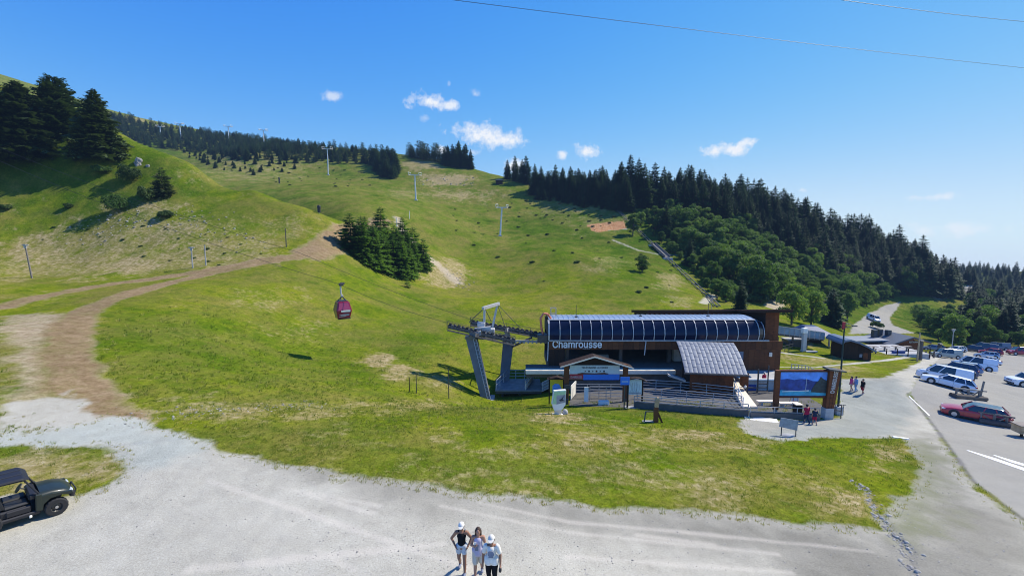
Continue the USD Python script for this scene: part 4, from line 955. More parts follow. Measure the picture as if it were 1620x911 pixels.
part('roof_edge', slab([(17.8, 59.1), (29.5, 59.1), (29.5, 51.9), (32.6, 51.9), (32.6, 67.6), (17.8, 67.6)], -.055, 0.0), plain('brown_roof_edge', (.10, .035, .02), .5), bk)
part('antenna', tube([(27.5, 62, .7), (27.5, 62, 2.9)], .03, 5), M['steel'], bk)

# ------------------------------------------------------------------ forecourt, booth, ramps and railings in front of the station
def drape(px, name, m, label=None, up=.02, step=.5, kind='structure'):
    pg = world_poly(px); x0, y0, x1, y1 = pg.bounds
    tri = trimesh.creation.triangulate_polygon(pg.segmentize(step), engine='earcut')
    inner = [(x, y) for x in np.arange(x0, x1, step) for y in np.arange(y0, y1, step) if pg.buffer(-.15).contains(Point(x, y))]
    from scipy.spatial import Delaunay
    bd = np.array(pg.segmentize(step).exterior.coords)[:-1]
    P_ = np.vstack([bd, np.array(inner).reshape(-1, 2)]); D = Delaunay(P_).simplices; c = P_[D].mean(1)
    D = D[shapely.contains_xy(pg, c[:, 0], c[:, 1])]
    a, b, c_ = P_[D[:, 0]], P_[D[:, 1]], P_[D[:, 2]]
    fl = ((b - a)[:, 0] * (c_ - a)[:, 1] - (b - a)[:, 1] * (c_ - a)[:, 0]) < 0; D[fl] = D[fl][:, ::-1]
    return part(name, (np.c_[P_, gz(P_[:, 0], P_[:, 1]) + up], D), m, smooth=True, label=label, kind=kind)
drape([(900, 642), (905, 618), (965, 606), (1060, 600), (1105, 596), (1165, 590), (1212, 588), (1226, 600), (1300, 640), (1300, 655), (1228, 658), (1185, 659), (1100, 654), (1005, 645)], 'forecourt_paving', M['forecourt'])
bt = thing('ticket_booth', 'brown timber booth under a curved grey metal tile roof before the station', 'booth', (17.95, 46.1, 0), math.radians(-8))
BW, BD = 6.15, 4.5
part('wall', joinvf([box(.65, 5.0, .45, 3.9, -6.6, -2.9)]), M['timber_dark'], bt)
for k, x in enumerate(np.arange(.65, 5.0, .435)):
    part('wall_board', box(x, x + .425, .38 + .008 * (k % 2), .45, -6.4, -3.35), M['timber_red'], bt)
rp = [(-.12, -3.22), (.5, -2.78), (1.3, -2.27), (2.3, -1.72), (3.4, -1.25), (4.5, -.95)]
part('roof_board', joinvf([loft([np.array([(x, y, z) for y, z in rp] + [(x, y, z - .16) for y, z in rp[::-1]]) for x in (0, BW)])]), M['timber_dark'], bt)
ry = np.interp(np.linspace(0, 1, 6), np.linspace(0, 1, len(rp)), [p[0] for p in rp]); rz_ = np.interp(np.linspace(0, 1, 6), np.linspace(0, 1, len(rp)), [p[1] for p in rp])
ncol = 14; cw = BW / ncol
for c in range(ncol):                                        # metal tiles, each column stepped against the next
    for r in range(5):
        o = .5 if c % 2 else 0.0
        t0, t1 = (r + o) / 5.0, (r + 1 + o) / 5.0
        t0, t1 = (0.0 if r == 0 else t0), min(t1, 1.0)
        if t1 - t0 < .02: continue
        q = np.linspace(t0, t1, 4); yy = np.interp(q, np.linspace(0, 1, len(rp)), [p[0] for p in rp]); zz = np.interp(q, np.linspace(0, 1, len(rp)), [p[1] for p in rp])
        rings = []
        for i, (y, z) in enumerate(zip(yy, zz)):
            l = .02 + .035 * (1 - i / 3.0)
            x0, x1 = c * cw + .008, (c + 1) * cw - .008
            rings.append(np.array([(x0, y, z + .012), (x0 + .05, y, z + l), (x0 + cw * .5, y, z + l + .012), (x1 - .05, y, z + l), (x1, y, z + .012)]))
        part('roof_tile', loft(rings), M['tile_metal'], bt, smooth=35)
part('eave_gutter', box(-.1, BW + .1, -.24, -.1, -3.36, -3.2, .02), M['steel_dark'], bt)
part('side_sign', box(BW - .35, BW + .25, .3, 1.0, -4.6, -3.3, .02), M['timber_red'], bt)
part('white_lamp', sph((BW - .1, .1, -4.5), .14), M['white_paint'], bt)
part('counter_hood', prism([(-1.5, -3.9), (.3, -4.45), (.3, -4.25), (-1.5, -3.7)], .6, 1.3), M['steel'], bt)

def railing(name, pts_, label, h=1.05, rails=4, post=1.5, m='steel', group=None, base=0.0, rr=.032, foot=None):
    """posts and rails along a line on the ground"""
    t = thing(name, label, 'railing', group=group)
    P_ = [np.asarray(p, float) for p in pts_]
    L = np.cumsum([0] + [np.linalg.norm(b - a) for a, b in zip(P_[:-1], P_[1:])])
    n = max(2, int(L[-1] / post) + 1)
    pos = lambda s: np.array([np.interp(s, L, [p[k] for p in P_]) for k in range(3)])
    for k in range(rails):
        z = h * (1 - k / max(1, rails) * .86)
        part('rail', tube([p + [0, 0, z + base] for p in P_], rr if k else rr * 1.25, 6), M[m], t)
    for s in np.linspace(0, L[-1], n):
        p = pos(s); part('post', beam(p + [0, 0, -.3], p + [0, 0, h + base], .06), M[m], t)
    if foot:
        v = []
        rings = [np.array([p + [0, -.12, foot], p + [0, .12, foot], p + [0, .12, -.5], p + [0, -.12, -.5]]) for p in P_]
        part('kerb_wall', loft(rings), M['concrete_dark'], t)
    return t
G = lambda u, v, dz=0.0: on(u, v, dz)
railing('ramp_railing', [G(1003, 645), G(1060, 650), G(1120, 655), G(1183, 660)], 'front grey steel railing on a low wall along the grass, nearest the camera', 1.15, 4, 1.9, 'steel', foot=.62)
railing('ramp_railing', [G(1008, 630, .1), G(1090, 637, .1), G(1172, 645, .1)], 'second steel railing of the queue ramp, behind the wall railing', 1.05, 4, 2.1, 'steel')
railing('ramp_railing', [G(1000, 617, .2), G(1080, 622, .2), G(1160, 630, .1)], 'rearmost long steel railing of the queue ramp, closest to the booth', 1.05, 3, 2.2, 'steel')
for k, (u0, v0, u1, v1, lb) in enumerate([(903, 633, 985, 636, 'left queue railing with a white end panel under the gate sign'), (925, 637, 985, 641, 'right queue railing with a white end panel under the gate sign')]):
    t = railing('queue_railing', [G(u0 + 8, v0 - 4), G(u1, v1 - 6)], lb, 1.5, 4, 1.2, 'steel')
    a, b = G(u0, v0), G(u0 + 8, v0 - 10)
    part('end_panel', loft([np.array([p + [-.03, 0, .1], p + [.03, 0, .1], p + [.03, 0, 1.55], p + [-.03, 0, 1.55]]) for p in (a, b)]) if k == 0 else box(a[0] - .06, a[0] + .36, a[1], a[1] + .08, a[2] + .1, a[2] + 1.6), M['white_paint'], t)
M['tower_deck'] = plain('worn_steel_plate', (.20, .205, .21), .6, .3, .25, 1.5)
# steel loading deck left of the platform
dk = thing('loading_deck', 'grey steel deck with white-railed sides left of the boarding platform', 'platform')
a = G(782, 629)
dz0 = a[2] + .75; D0 = a[1] - 45.6
part('deck_plate', joinvf([box(-1.9, 3.4, 45.6 + D0, 49.8 + D0, dz0, dz0 + .14)]), M['tower_deck'], dk)
part('deck_frame', joinvf([box(-1.85, 3.35, 45.65 + D0, 45.85 + D0, dz0 - .3, dz0 - .01), box(-1.85, 3.35, 49.4 + D0, 49.6 + D0, dz0 - .3, dz0 - .01)] + [box(x, x + .2, 46 + D0, 49.3 + D0, dz0 - 1.3, dz0 - .3) for x in (-1.2, .8, 2.8)]), M['steel_dark'], dk)
def rails(P0, P1, z, h=1.1, n=4, posts=4):
    P0, P1 = np.array(P0, float), np.array(P1, float)
    o = [tube([np.r_[P0, z + h * (k + 1) / n], np.r_[P1, z + h * (k + 1) / n]], .03, 6) for k in range(n)]
    return joinvf(o + [beam(np.r_[P0 + (P1 - P0) * s, z], np.r_[P0 + (P1 - P0) * s, z + h], .06) for s in np.linspace(0, 1, posts)])
for pa, pb, q in (((1.5, 45.7 + D0), (2.6, 49.7 + D0), 4), ((-1.8, 45.7 + D0), (-.6, 49.7 + D0), 2), ((-.6, 49.7 + D0), (2.6, 49.7 + D0), 3), ((2.6, 50.2 + D0), (3.6, 50.4 + D0), 3)):
    part('deck_railing', rails(pa, pb, dz0 + .14, 1.1, q), M['steel_light'], dk)
part('side_plate', loft([np.array([(x, y, dz0 + .15), (x + .04, y, dz0 + .15), (x + .04, y, dz0 + .75), (x, y, dz0 + .75)]) for x, y in ((1.55, 45.8 + D0), (2.6, 49.6 + D0))]), M['white_paint'], dk)
part('access_ramp', prism([(3.4, dz0 + .02), (6.0, -5.3), (6.0, -5.42), (3.4, dz0 - .1)], 45.7 + D0, 48.5 + D0), M['steel'], dk)
part('ramp_railing', joinvf([tube([(3.4, 45.7 + D0, dz0 + h), (6.0, 45.7 + D0, -5.35 + h)], .03, 6) for h in (.3, .65, 1.0)] + [beam((x, 45.7 + D0, np.interp(x, (3.4, 6), (dz0, -5.35))), (x, 45.7 + D0, np.interp(x, (3.4, 6), (dz0, -5.35)) + 1.0), .05) for x in (3.5, 4.3, 5.1, 5.9)]), M['steel_light'], dk)
# pale ramp right of the booth
t = thing('concrete_ramp', 'pale concrete ramp sloping down at the right corner of the timber booth', 'ramp')
p0, p1 = G(1160, 617, .9), G(1180, 646, .12)
part('slab', loft([np.array([p + [-.3, 0, 0], p + [w, 0, 0], p + [w, 0, -1.2], p + [-.3, 0, -1.2]]) for p, w in ((p0, .55), (p1, 1.1))]), M['cream'], t)
part('side_rail', joinvf([tube([p0 + [-.3, 0, h], p1 + [-.3, 0, h]], .04, 6) for h in (.5, .95)] + [beam(p0 + (p1 - p0) * s + [-.3, 0, 0], p0 + (p1 - p0) * s + [-.3, 0, .95], .07) for s in (0, .33, .66, 1)]), M['white_paint'], t)
# upper terrace at the right of the booth
ut = thing('entrance_terrace', 'grey concrete entrance terrace wall under the station corner, right of the booth', 'terrace')
part('terrace_slab', box(25.1, 31.6, 48.2, 52.0, -9.0, -4.75), M['concrete'], ut)
part('terrace_edge', box(25.05, 31.7, 48.08, 48.3, -4.74, -4.55, .02), M['white_paint'], ut)
part('notice_panel', box(25.5, 26.6, 48.12, 48.17, -6.0, -5.2), M['navy'], ut)
part('handrail', joinvf([rails((29.2, 47.9), (31.6, 48.0), -4.55, 1.1, 3, 4)]), M['steel_dark'], ut)
sr = railing('stair_railing', [np.array([31.6, 50.2, -4.6]), np.array([33.2, 50.0, -4.7]), np.array([36.2, 49.2, -6.4])], 'grey barred stair railing running down right of the station corner', 1.1, 2, .35, 'steel')
tf = thing('turnstile_frame', 'dark U-shaped gate frame standing on the terrace below the station corner', 'gate', G(1204, 622))
part('frame', joinvf([beam((-1.5, 0, 0), (-1.5, 0, 2.2), .14), beam((-.3, .2, 0), (-.3, .2, 2.6), .12), beam((.7, .1, .2), (.7, .1, 3.0), .1), beam((-1.5, 0, .6), (.7, .1, .6), .1), beam((-.3, .2, 1.0), (.7, .1, 1.0), .1)]), M['steel_dark'], tf)
part('base_plate', box(-1.9, 1.0, -.2, .5, -.02, .06), M['steel_dark'], tf)

# ------------------------------------------------------------------ gate sign, boards and other things on the grass
gp = G(895, 640); GY0 = gp[1] + .2
kk = project((gp[0], GY0, -4))[2] / FPX
X = lambda u, Y=None: (u - CX) * kk
def Zv(v, Y):
    d = px_dir(CX, v); return CAMZ + d[2] / d[1] * Y
gs = thing('welcome_gate', 'brown timber gate with a gabled roof carrying a pale name board', 'gate sign')
zb = float(gz(X(940), GY0))
for u in (896, 989):
    part('post', box(X(u) - .24, X(u) + .24, GY0 - .12, GY0 + .12, zb - .5, Zv(576, GY0), .03), M['timber'], gs)
    part('post_foot', box(X(u) - .2, X(u) + .2, GY0 - .16, GY0 + .16, zb - .4, zb + .5, .03), M['steel_dark'], gs)
za, ze = Zv(563, GY0), Zv(578, GY0)
part('gable', prism([(X(892), ze), (X(993), ze - .05), (X(938), za - .1)], GY0 - .06, GY0 + .06), M['timber_dark'], gs)
for ua, va in ((885, 579), (999, 581)):
    p0, p1 = np.array([X(938), GY0, za]), np.array([X(ua), GY0, Zv(va, GY0)])
    part('roof_slope', loft([np.array([p + [0, -.7, 0], p + [0, .7, 0], p + [0, .7, .09], p + [0, -.7, .09]]) for p in (p0, p1)]), M['timber_dark'], gs)
    part('roof_trim', loft([np.array([p + [0, -.74, .02], p + [0, -.7, .02], p + [0, -.7, .14], p + [0, -.74, .14]]) for p in (p0, p1)]), M['cream'], gs)
part('name_board', box(X(901), X(979), GY0 - .17, GY0 - .12, Zv(590, GY0), Zv(577, GY0)), M['pale_sign'], gs)
part('board_lettering', letters('TELECABINE LA CROIX', .20, 2.6, X(919), GY0 - .175, Zv(582, GY0), True, .01), M['ink'], gs)
for k in range(6):
    x = X(925) + k * .37
    part('pictogram', (mv(lathe([(0, 0), (.1, 0), (.1, .012), (0, .012)], 8 if k % 2 else 3, 'y'), (x, GY0 - .182, Zv(586.3, GY0)))), M['ink'] if k % 3 else M['timber_red'], gs)
part('scroll_trim', prism([(X(912), Zv(590, GY0)), (X(920), Zv(588.5, GY0)), (X(940), Zv(589.4, GY0)), (X(955), Zv(588.4, GY0)), (X(962), Zv(590, GY0)), (X(960), Zv(591, GY0)), (X(915), Zv(591, GY0))], GY0 - .2, GY0 - .175), M['timber_red'], gs)
part('red_banner', box(X(901), X(922), GY0 - .16, GY0 - .12, Zv(598, GY0), Zv(591, GY0)), M['red_sign'], gs)
part('blue_banner', box(X(922) + .01, X(979), GY0 - .16, GY0 - .12, Zv(600, GY0), Zv(591, GY0)), M['blue_sign'], gs)
part('banner_lettering', letters('CHAMROUSSE', .2, 1.1, X(902), GY0 - .165, Zv(597, GY0), False, .008), M['pale_sign'], gs)
part('crossbeam', box(X(900), X(985), GY0 - .08, GY0 + .08, Zv(602, GY0), Zv(600, GY0)), M['timber_dark'], gs)
part('meter_box', box(X(892), X(901), GY0 - .3, GY0 - .13, Zv(614, GY0), Zv(607, GY0), .02), M['steel_dark'], gs)

yb = thing('yellow_notice_board', 'yellow notice board with a pale blue poster left of the gate', 'notice board', G(880, 638)); k = 1 / px_per_m(G(880, 638))
for s in (-.72, .72):
    part('post', box(s - .06, s + .06, -.06, .06, -.4, 2.75), M['timber_dark'], yb)
part('panel', box(-.66, .66, -.05, .0, 1.15, 2.6), M['yellow'], yb)
part('poster', prism([(-.4, 1.2), (.5, 1.2), (.5, 1.6), (.25, 2.05), (-.15, 2.1), (-.4, 1.9)], -.07, -.055), M['sky_print'], yb)
part('roof', prism([(-.95, 2.6), (.95, 2.6), (.0, 2.85)], -.3, .3), M['timber_dark'], yb)

ip = thing('picture_totem', 'white and pale green picture totem standing on a foot plate left of the gate', 'information sign', G(883, 655), math.radians(12))
part('panel', prism([(-.36, .4), (.26, .4), (.56, .8), (.60, 2.02), (-.40, 2.02), (-.56, .95)], -.16, .1), M['white_paint'], ip)
part('picture', prism([(-.2, .9), (.54, 1.02), (.55, 1.96), (-.2, 1.96)], -.178, -.163), M['grey_print'], ip)
part('green_band', prism([(-.2, 1.66), (.55, 1.66), (.55, 1.965), (-.2, 1.965)], -.195, -.181), M['pale_green'], ip)
part('bird_print', prism([(0, 1.24), (.2, 1.34), (.42, 1.58), (.3, 1.3), (.44, 1.16), (.1, 1.14)], -.195, -.181), M['ink'], ip)
part('left_leaf', prism([(-.54, .97), (-.22, .92), (-.22, 1.98), (-.385, 1.98)], -.19, -.163), M['pale_green'], ip)
part('stem', box(-.3, .25, -.12, .06, -.2, .45), M['cream'], ip)
part('foot_plate', box(-.5, .35, -.75, .2, -.1, .05, .02), M['white_paint'], ip)
part('side_stone', sph((.62, .1, .05), .3, 2, (.8, .8, 1)), M['concrete'], ip)

bs = thing('blue_square_sign', 'bright blue square sign on a post at the right gate post', 'sign', G(986, 646) + [0, -.35, 0])
part('panel', box(-.42, .42, -.03, .0, 2.35, 3.1, .01), M['blue_sign'], bs); part('post', box(-.05, .05, 0.003, .1, -.4, 3.0), M['steel_dark'], bs)
part('lettering', joinvf([box(-.3, .28, -.036, -.031, z, z + .035) for z in (2.72, 2.62)]), M['pale_sign'], bs)
mb = thing('map_board', 'pale piste map board under a small arched roof, right of the gate', 'map board', G(1003, 645))
for s in (-.62, .72):
    part('post', box(s - .07, s + .07, -.07, .07, -.4, 2.75), M['timber_dark'], mb)
part('map', box(-.55, .65, -.06, -.02, 1.3, 2.7), M['pale_sign'], mb)
g = np.random.default_rng(9)
part('map_print', joinvf([tube([(-.4 + .15 * i, -.065, 1.5), (-.35 + .16 * i + g.uniform(-.1, .1), -.065, 1.9), (-.4 + .17 * i, -.065, 2.3 + g.uniform(-.1, .2))], .012, 4) for i in range(6)] + [box(-.5, .6, -.064, -.06, 1.35, 1.5)]), M['grey_print'], mb)
part('roof', prism([(-.9, 2.62), (-.4, 2.86), (.1, 2.92), (.6, 2.84), (1.1, 2.56), (1.1, 2.5), (.6, 2.76), (.1, 2.84), (-.4, 2.78), (-.9, 2.54)], -.25, .25), M['timber_dark'], mb)
part('base_slab', box(-.85, .9, -.4, .3, -.2, .08, .02), M['concrete'], mb)
cb = thing('white_block', 'low white concrete block lying under the gate sign', 'block', G(955, 640)); part('block', box(-.5, .5, -.25, .25, -.1, .4, .03), M['white_paint'], cb)
part('base', box(-.55, .55, -.3, .3, -.25, -.1), M['concrete'], cb)

ws = thing('carved_wood_post', 'carved wooden post with a pale top leaning brace, alone on the grass', 'wooden post', G(1037, 668))
part('trunk', loft([np.array([(x * s + dx, y * s, z) for x, y in ((-.2, -.17), (.16, -.2), (.21, .14), (-.15, .2))]) for z, s, dx in ((-.3, 1.1, 0), (.35, .9, .02), (.9, .95, 0), (1.25, .75, .03))]), M['timber'], ws)
part('pale_top', loft([np.array([(x * s + dx, y * s, z) for x, y in ((-.2, -.17), (.16, -.2), (.21, .14), (-.15, .2))]) for z, s, dx in ((1.26, .8, .03), (1.6, .85, .05), (1.85, .75, .10), (2.0, .4, .12))]), M['pale_wood'], ws, smooth=50)
part('brace', beam((.1, 0, .9), (.55, 0, -.1), .13), M['timber'], ws)
hf = thing('ground_stand', 'low dark metal stand left of the carved wooden post', 'stand', G(1028, 668))
part('bars', joinvf([beam((-.45, 0, -.1), (-.25, .3, .75), .08), beam((-.25, .3, .75), (.4, .3, .75), .07), beam((-.4, 0, .05), (.4, 0, .05), .05)]), M['steel_dark'], hf)
part('foot', box(-.5, .4, -.05, .35, -.1, .03), M['concrete'], hf)

# the big picture hoarding
hp = G(1226, 657); HY = hp[1]; kk = project((hp[0], HY, -5))[2] / FPX
bb = thing('picture_hoarding', 'large blue mountain picture hoarding framed in red-brown timber beside the lamp post', 'billboard')
zg = hp[2]
zt, zl = Zv(586, HY), Zv(626, HY)
part('post', box(X(1222), X(1229.5), HY - .14, HY + .14, zg + .55, zt + .05, .02), M['timber_red'], bb)
part('post_foot', box(X(1223.5), X(1228), HY - .1, HY + .1, zg - .5, zg + .55), M['steel'], bb)
part('top_beam', box(X(1229.6), X(1304), HY - .12, HY + .1, zt - .1, zt + .06), M['timber_red'], bb)
part('bottom_beam', box(X(1229.6), X(1304), HY - .12, HY + .1, zl - .14, zl + .03), M['timber_red'], bb)
x0, x1, W_, H_ = X(1230), X(1303), X(1303) - X(1230), zt - .12 - zl
part('sky_picture', box(x0, x1, HY - .06, HY - .01, zl + .03, zt - .105), M['sky_print'], bb)
rq = lambda pts_: [(x0 + a * W_, zl + .04 + b * H_ * .97) for a, b in pts_]
part('ridge_picture', prism(rq([(0.005, .2), (.995, .2), (.995, .5), (.85, .62), (.7, .63), (.6, .7), (.45, .72), (.3, .68), (.15, .73), (.005, .7)]), HY - .072, HY - .063), M['ridge_print'], bb)
part('lake_picture', prism(rq([(0.005, .005), (.995, .005), (.995, .22), (.6, .24), (.3, .21), (.005, .25)]), HY - .084, HY - .075), M['teal_print'], bb)
part('rock_picture', prism(rq([(.66, .16), (.995, .12), (.995, .66), (.93, .70), (.86, .82), (.82, .66), (.74, .50), (.70, .34)]), HY - .096, HY - .087), M['rock_print'], bb)
part('shore_picture', prism(rq([(.05, .2), (.2, .23), (.4, .22), (.62, .25), (.62, .19), (.3, .18), (.05, .17)]), HY - .096, HY - .087), M['pale_sign'], bb)
part('wire_picture', prism(rq([(.548, .16), (.556, .16), (.558, .76), (.55, .76)]), HY - .096, HY - .087), M['pale_sign'], bb)
tz = Zv(584, HY)
cb_ = zg + .75
part('column', loft([np.array([(a, HY - .3, z), (b, HY - .3, z), (b, HY + .2, z), (a, HY + .2, z)]) for a, b, z in ((X(1301.5), X(1314.5), cb_), (X(1304), X(1321.5), tz))]), M['timber_red'], bb)
for q in (.33, .66):
    part('column_joint', loft([np.array([(a - .012, HY - .31, z), (a + .012, HY - .31, z), (a + .012, HY - .302, z), (a - .012, HY - .302, z)]) for a, z in ((X(1301.5) + (X(1314.5) - X(1301.5)) * q, cb_), (X(1304) + (X(1321.5) - X(1304)) * q, tz))]), M['timber_dark'], bb)
m = meshkit.text_mesh('CHAMROUSSE', .34, .02, True); v = np.array(m.vertices); v[:, 0] *= 1.95 / np.ptp(v[:, 0]); v[:, 0] -= v[:, 0].min(); v[:, 1] -= v[:, 1].mean()
lt = np.c_[X(1309.5) - v[:, 1] + v[:, 0] * .11, HY - .305 - v[:, 2], Zv(620, HY) + v[:, 0]]
part('column_lettering', (lt, np.array(m.faces)), M['steel_light'], bb)
part('column_cap', prism([(X(1300), tz + .02), (X(1327), tz - .16), (X(1327), tz - .06), (X(1300), tz + .16)], HY - .5, HY + .4), M['steel_dark'], bb)
part('column_base', box(X(1301), X(1314), HY - .34, HY + .26, zg - .5, cb_), M['concrete'], bb)
part('base_stone', sph((X(1233), HY - .1, zg + .05), .33, 2, (1.2, .8, .6)), M['concrete'], bb)
lp = thing('lamp_post', 'tall thin dark green lamp post right of the picture hoarding', 'lamp post', G(1325, 655))
part('pole', joinvf([cone_tube((0, 0, .6), (.0, 0, 8.4), .10, .055, 10)]), plain('dark_green_paint', (.012, .03, .025), .5), lp)
part('concrete_foot', box(-.3, .3, -.3, .3, -.4, .75, .04), M['concrete'], lp)
part('red_top', joinvf([box(-.2, .05, -.05, .05, 7.9, 8.5)]), M['red_sign'], lp)
part('tie_bars', joinvf([tube([(-.5, -.2, 1.0), (.55, -.2, .95)], .03, 5), tube([(.35, -.2, -.2), (.35, -.2, .95)], .03, 5), tube([(-.4, -.2, -.2), (-.4, -.2, .98)], .03, 5)]), M['steel_dark'], lp)
part('bracket', joinvf([tube([(0, 0, 8.0), (.9, 0, 8.15)], .03, 5), box(.7, 1.1, -.08, .08, 8.1, 8.2)]), M['steel_dark'], lp)
# things under and before the hoarding
def simple(name, label, cat, parts, p, rz=0.0, group=None):
    t = thing(name, label, cat, p, rz, group)
    for nm, me, m in parts:
        part(nm, me, M[m], t)
    return t
simple('pavement_sign', 'small pavement sign with a framed notice standing under the picture hoarding', 'pavement sign', [('board', box(-.33, .33, -.04, .0, .25, 1.05), 'pale_sign'), ('notice', box(-.22, .22, -.055, -.043, .4, .9), 'red_sign'), ('notice_paper', box(-.17, .17, -.068, -.058, .46, .84), 'pale_sign'), ('legs', joinvf([beam((s, 0, 0), (s, .0, .3), .05) for s in (-.28, .28)] + [beam((s, .03, 1.0), (s, .5, 0), .05) for s in (-.28, .28)]), 'steel')], G(1257, 641))
for k, (u0, u1, v, lb) in enumerate([(1197, 1229, 642, 'left pale concrete bench slab behind the left hoarding post'), (1231, 1263, 645, 'right pale concrete bench slab under the picture')]):
    p = G((u0 + u1) / 2, v); w = (u1 - u0) / 2 / px_per_m(p)
    simple('bench_slab', lb, 'bench', [('seat', box(-w, w, -.25, .25, .42, .54, .02), 'cream'), ('support', box(-w * .7, -w * .5, -.2, .2, -.2, .415), 'concrete'), ('support', box(w * .5, w * .7, -.2, .2, -.2, .415), 'concrete')], p)
railing('low_wall_railing', [G(1186, 661), G(1226, 662), G(1296, 664)], 'low wall with two thin rails running behind the hoarding posts', 1.0, 2, 1.8, 'steel', foot=.5)
railing('lamp_foot_railing', [G(1318, 660), G(1330, 662)], 'short dark railing round the foot of the lamp post', 1.2, 2, .6, 'steel_dark')
simple('litter_bin', 'small dark timber litter bin behind the person in red', 'litter bin', [('bin', box(-.3, .3, -.25, .25, 0, .9, .03), 'timber_dark'), ('lid', box(-.34, .34, -.3, .3, .9, .98, .02), 'cream')], G(1261, 655))
simple('tilted_panel', 'grey sign panel on two thin legs standing on the gravel before the hoarding', 'sign', [('panel', prism([(-.72, .75), (.6, .45), (.66, 1.2), (-.62, 1.42)], -.03, .01), 'grey_print'), ('leg', beam((-.5, .02, -.1), (-.5, .05, .9), .05), 'steel_dark'), ('leg', beam((.55, .02, -.1), (.55, .05, .8), .05), 'steel_dark'), ('footing', sph((0, .1, .02), .45, 2, (1.2, .6, .3)), 'concrete')], G(1247, 690))
for (u, v, w, d, lb) in [(1204, 664, 1.25, .5, 'flat white slab on the ground left of the hoarding foot'), (1425, 693, .5, .13, 'flat pale plank lying at the right end of the lower lawn')]:
    simple('flat_slab', lb, 'slab', [('slab', box(-w, w, -d, d, -.05, .07, .02), 'white_paint'), ('bed', box(-w * .96, w * .96, -d * .9, d * .9, -.3, -.05), 'concrete')], G(u, v), -.35)

# ------------------------------------------------------------------ lift hardware: the tower, the line, the cabin, the far pylons
def PX(u, v, Y):
    return at(u, v, Y)
tw = thing('lift_tower', 'big grey steel lift tower on two leaning legs left of the station', 'lift tower')
def boxleg(p0, p1, w0, w1, d0, d1):
    return loft([np.array([p + [-w, -d, 0], p + [w, -d, 0], p + [w, d, 0], p + [-w, d, 0]]) for p, w, d in ((p0, w0, d0), (p1, w1, d1))])
LB, LT = on(770, 629) + [0, 0, -.4], PX(746, 533, 51.6)
RB, RT = on(796, 613) + [0, 0, -.4], PX(804, 541, 56.4)
M['tower_grey'] = plain('tower_grey', (.15, .143, .135), .55, .25, .18, 1.2)
part('leg', boxleg(LB, LT, .52, .62, .5, .6), M['tower_grey'], tw)
part('leg', boxleg(RB, RT, .55, .66, .5, .6), M['tower_grey'], tw)
def ladder(a, b, off, w=.34):
    a, b = np.asarray(a) + off, np.asarray(b) + off; n = int(np.linalg.norm(b - a) / .4)
    return joinvf([tube([a + [s, 0, 0], b + [s, 0, 0]], .03, 5) for s in (-w / 2, w / 2)] + [tube([a + (b - a) * k / n + [-w / 2, 0, 0], a + (b - a) * k / n + [w / 2, 0, 0]], .02, 4) for k in range(1, n)])
part('ladder', ladder(LB, LT, np.array([.35, -.75, .3])), M['steel_light'], tw)
part('footing', box(LB[0] - .9, LB[0] + .9, LB[1] - .9, LB[1] + .9, LB[2] - .6, LB[2] + .45, .05), M['concrete'], tw)
part('footing', box(RB[0] - .9, RB[0] + .9, RB[1] - .9, RB[1] + .9, RB[2] - .6, RB[2] + .45, .05), M['concrete'], tw)
HC = (LT + RT) / 2
part('crossbeam', beam(LT + [.15, -.9, .35], RT + [-.1, 1.0, .35], .85, .7), M['tower_grey'], tw)
n0, n1 = PX(709, 517, 51.4), PX(815, 541, 51.4)
f0, f1 = PX(745, 511, 56.6), PX(858, 531, 56.6)
def sheaves(a, b, n, name):
    d = (b - a) / np.linalg.norm(b - a)
    part(name + '_beam', beam(a, b, .16, .34), M['steel_dark'], tw)
    part(name + '_beam', beam(a + [0, .5, 0] + d * .8, b + [0, .5, 0] - d * .8, .12, .26), M['steel_dark'], tw)
    for k in range(n):
        c = a + (b - a) * (k + .5) / n + np.array([0, .22, .12])
        part('sheave', mv(lathe([(.06, -.09), (.27, -.09), (.29, -.05), (.23, 0), (.29, .05), (.27, .09), (.06, .09)], 14, 'y'), c), M['steel_dark'] if k % 2 else M['rubber'], tw)
    for k in range(0, n - 1, 2):
        c = a + (b - a) * (k + 1) / n
        part('rocker', joinvf([beam(c - d * .45 + [0, -.1, .1], c + d * .45 + [0, -.1, .1], .06, .2), box(c[0] - .1, c[0] + .1, c[1] - .18, c[1] + .1, c[2] - .1, c[2] + .3)]), M['tower_grey'], tw)
sheaves(n0, n1, 16, 'near_sheave')
sheaves(f0, f1, 16, 'far_sheave')
def catwalk(a, b, off, w=.6):
    a, b = a + off, b + off; d = (b - a) / np.linalg.norm(b - a)
    o = [beam(a, b, w, .06)]
    for s in (-w / 2, w / 2):
        o += [tube([a + [0, s, h], b + [0, s, h]], .022, 5) for h in (.5, 1.0)] + [tube([a + (b - a) * q + [0, s, 0], a + (b - a) * q + [0, s, 1.0]], .022, 5) for q in np.linspace(0, 1, 7)]
    return joinvf(o)
part('catwalk', catwalk(n0, n1, np.array([0, -.65, -.25])), M['steel_dark'], tw)
part('catwalk', catwalk(f0 + (f1 - f0) * .0, f1, np.array([0, -.65, -.15])), M['steel_dark'], tw)
for a_, b_ in ((LT + [0, -.2, .3], (n0 + n1) / 2 + [0, 0, .2]), (RT + [0, 0, .3], (f0 + f1) / 2 + [0, 0, .2]), (LT + [.3, .6, .7], LT + [2.2, .7, .9])):
    part('hanger_arm', beam(a_, b_, .4, .45), M['steel_light'], tw)
gA, gB = PX(766, 512, 53), PX(766.5, 487, 53)
gC, gD = PX(779, 510, 55.2), PX(787, 481, 55.2)
part('gantry_post', beam(gA - [0, 0, .4], gB, .26, .26), M['steel_light'], tw)
part('gantry_post', beam(gC - [0, 0, .6], gD, .26, .26), M['steel_light'], tw)
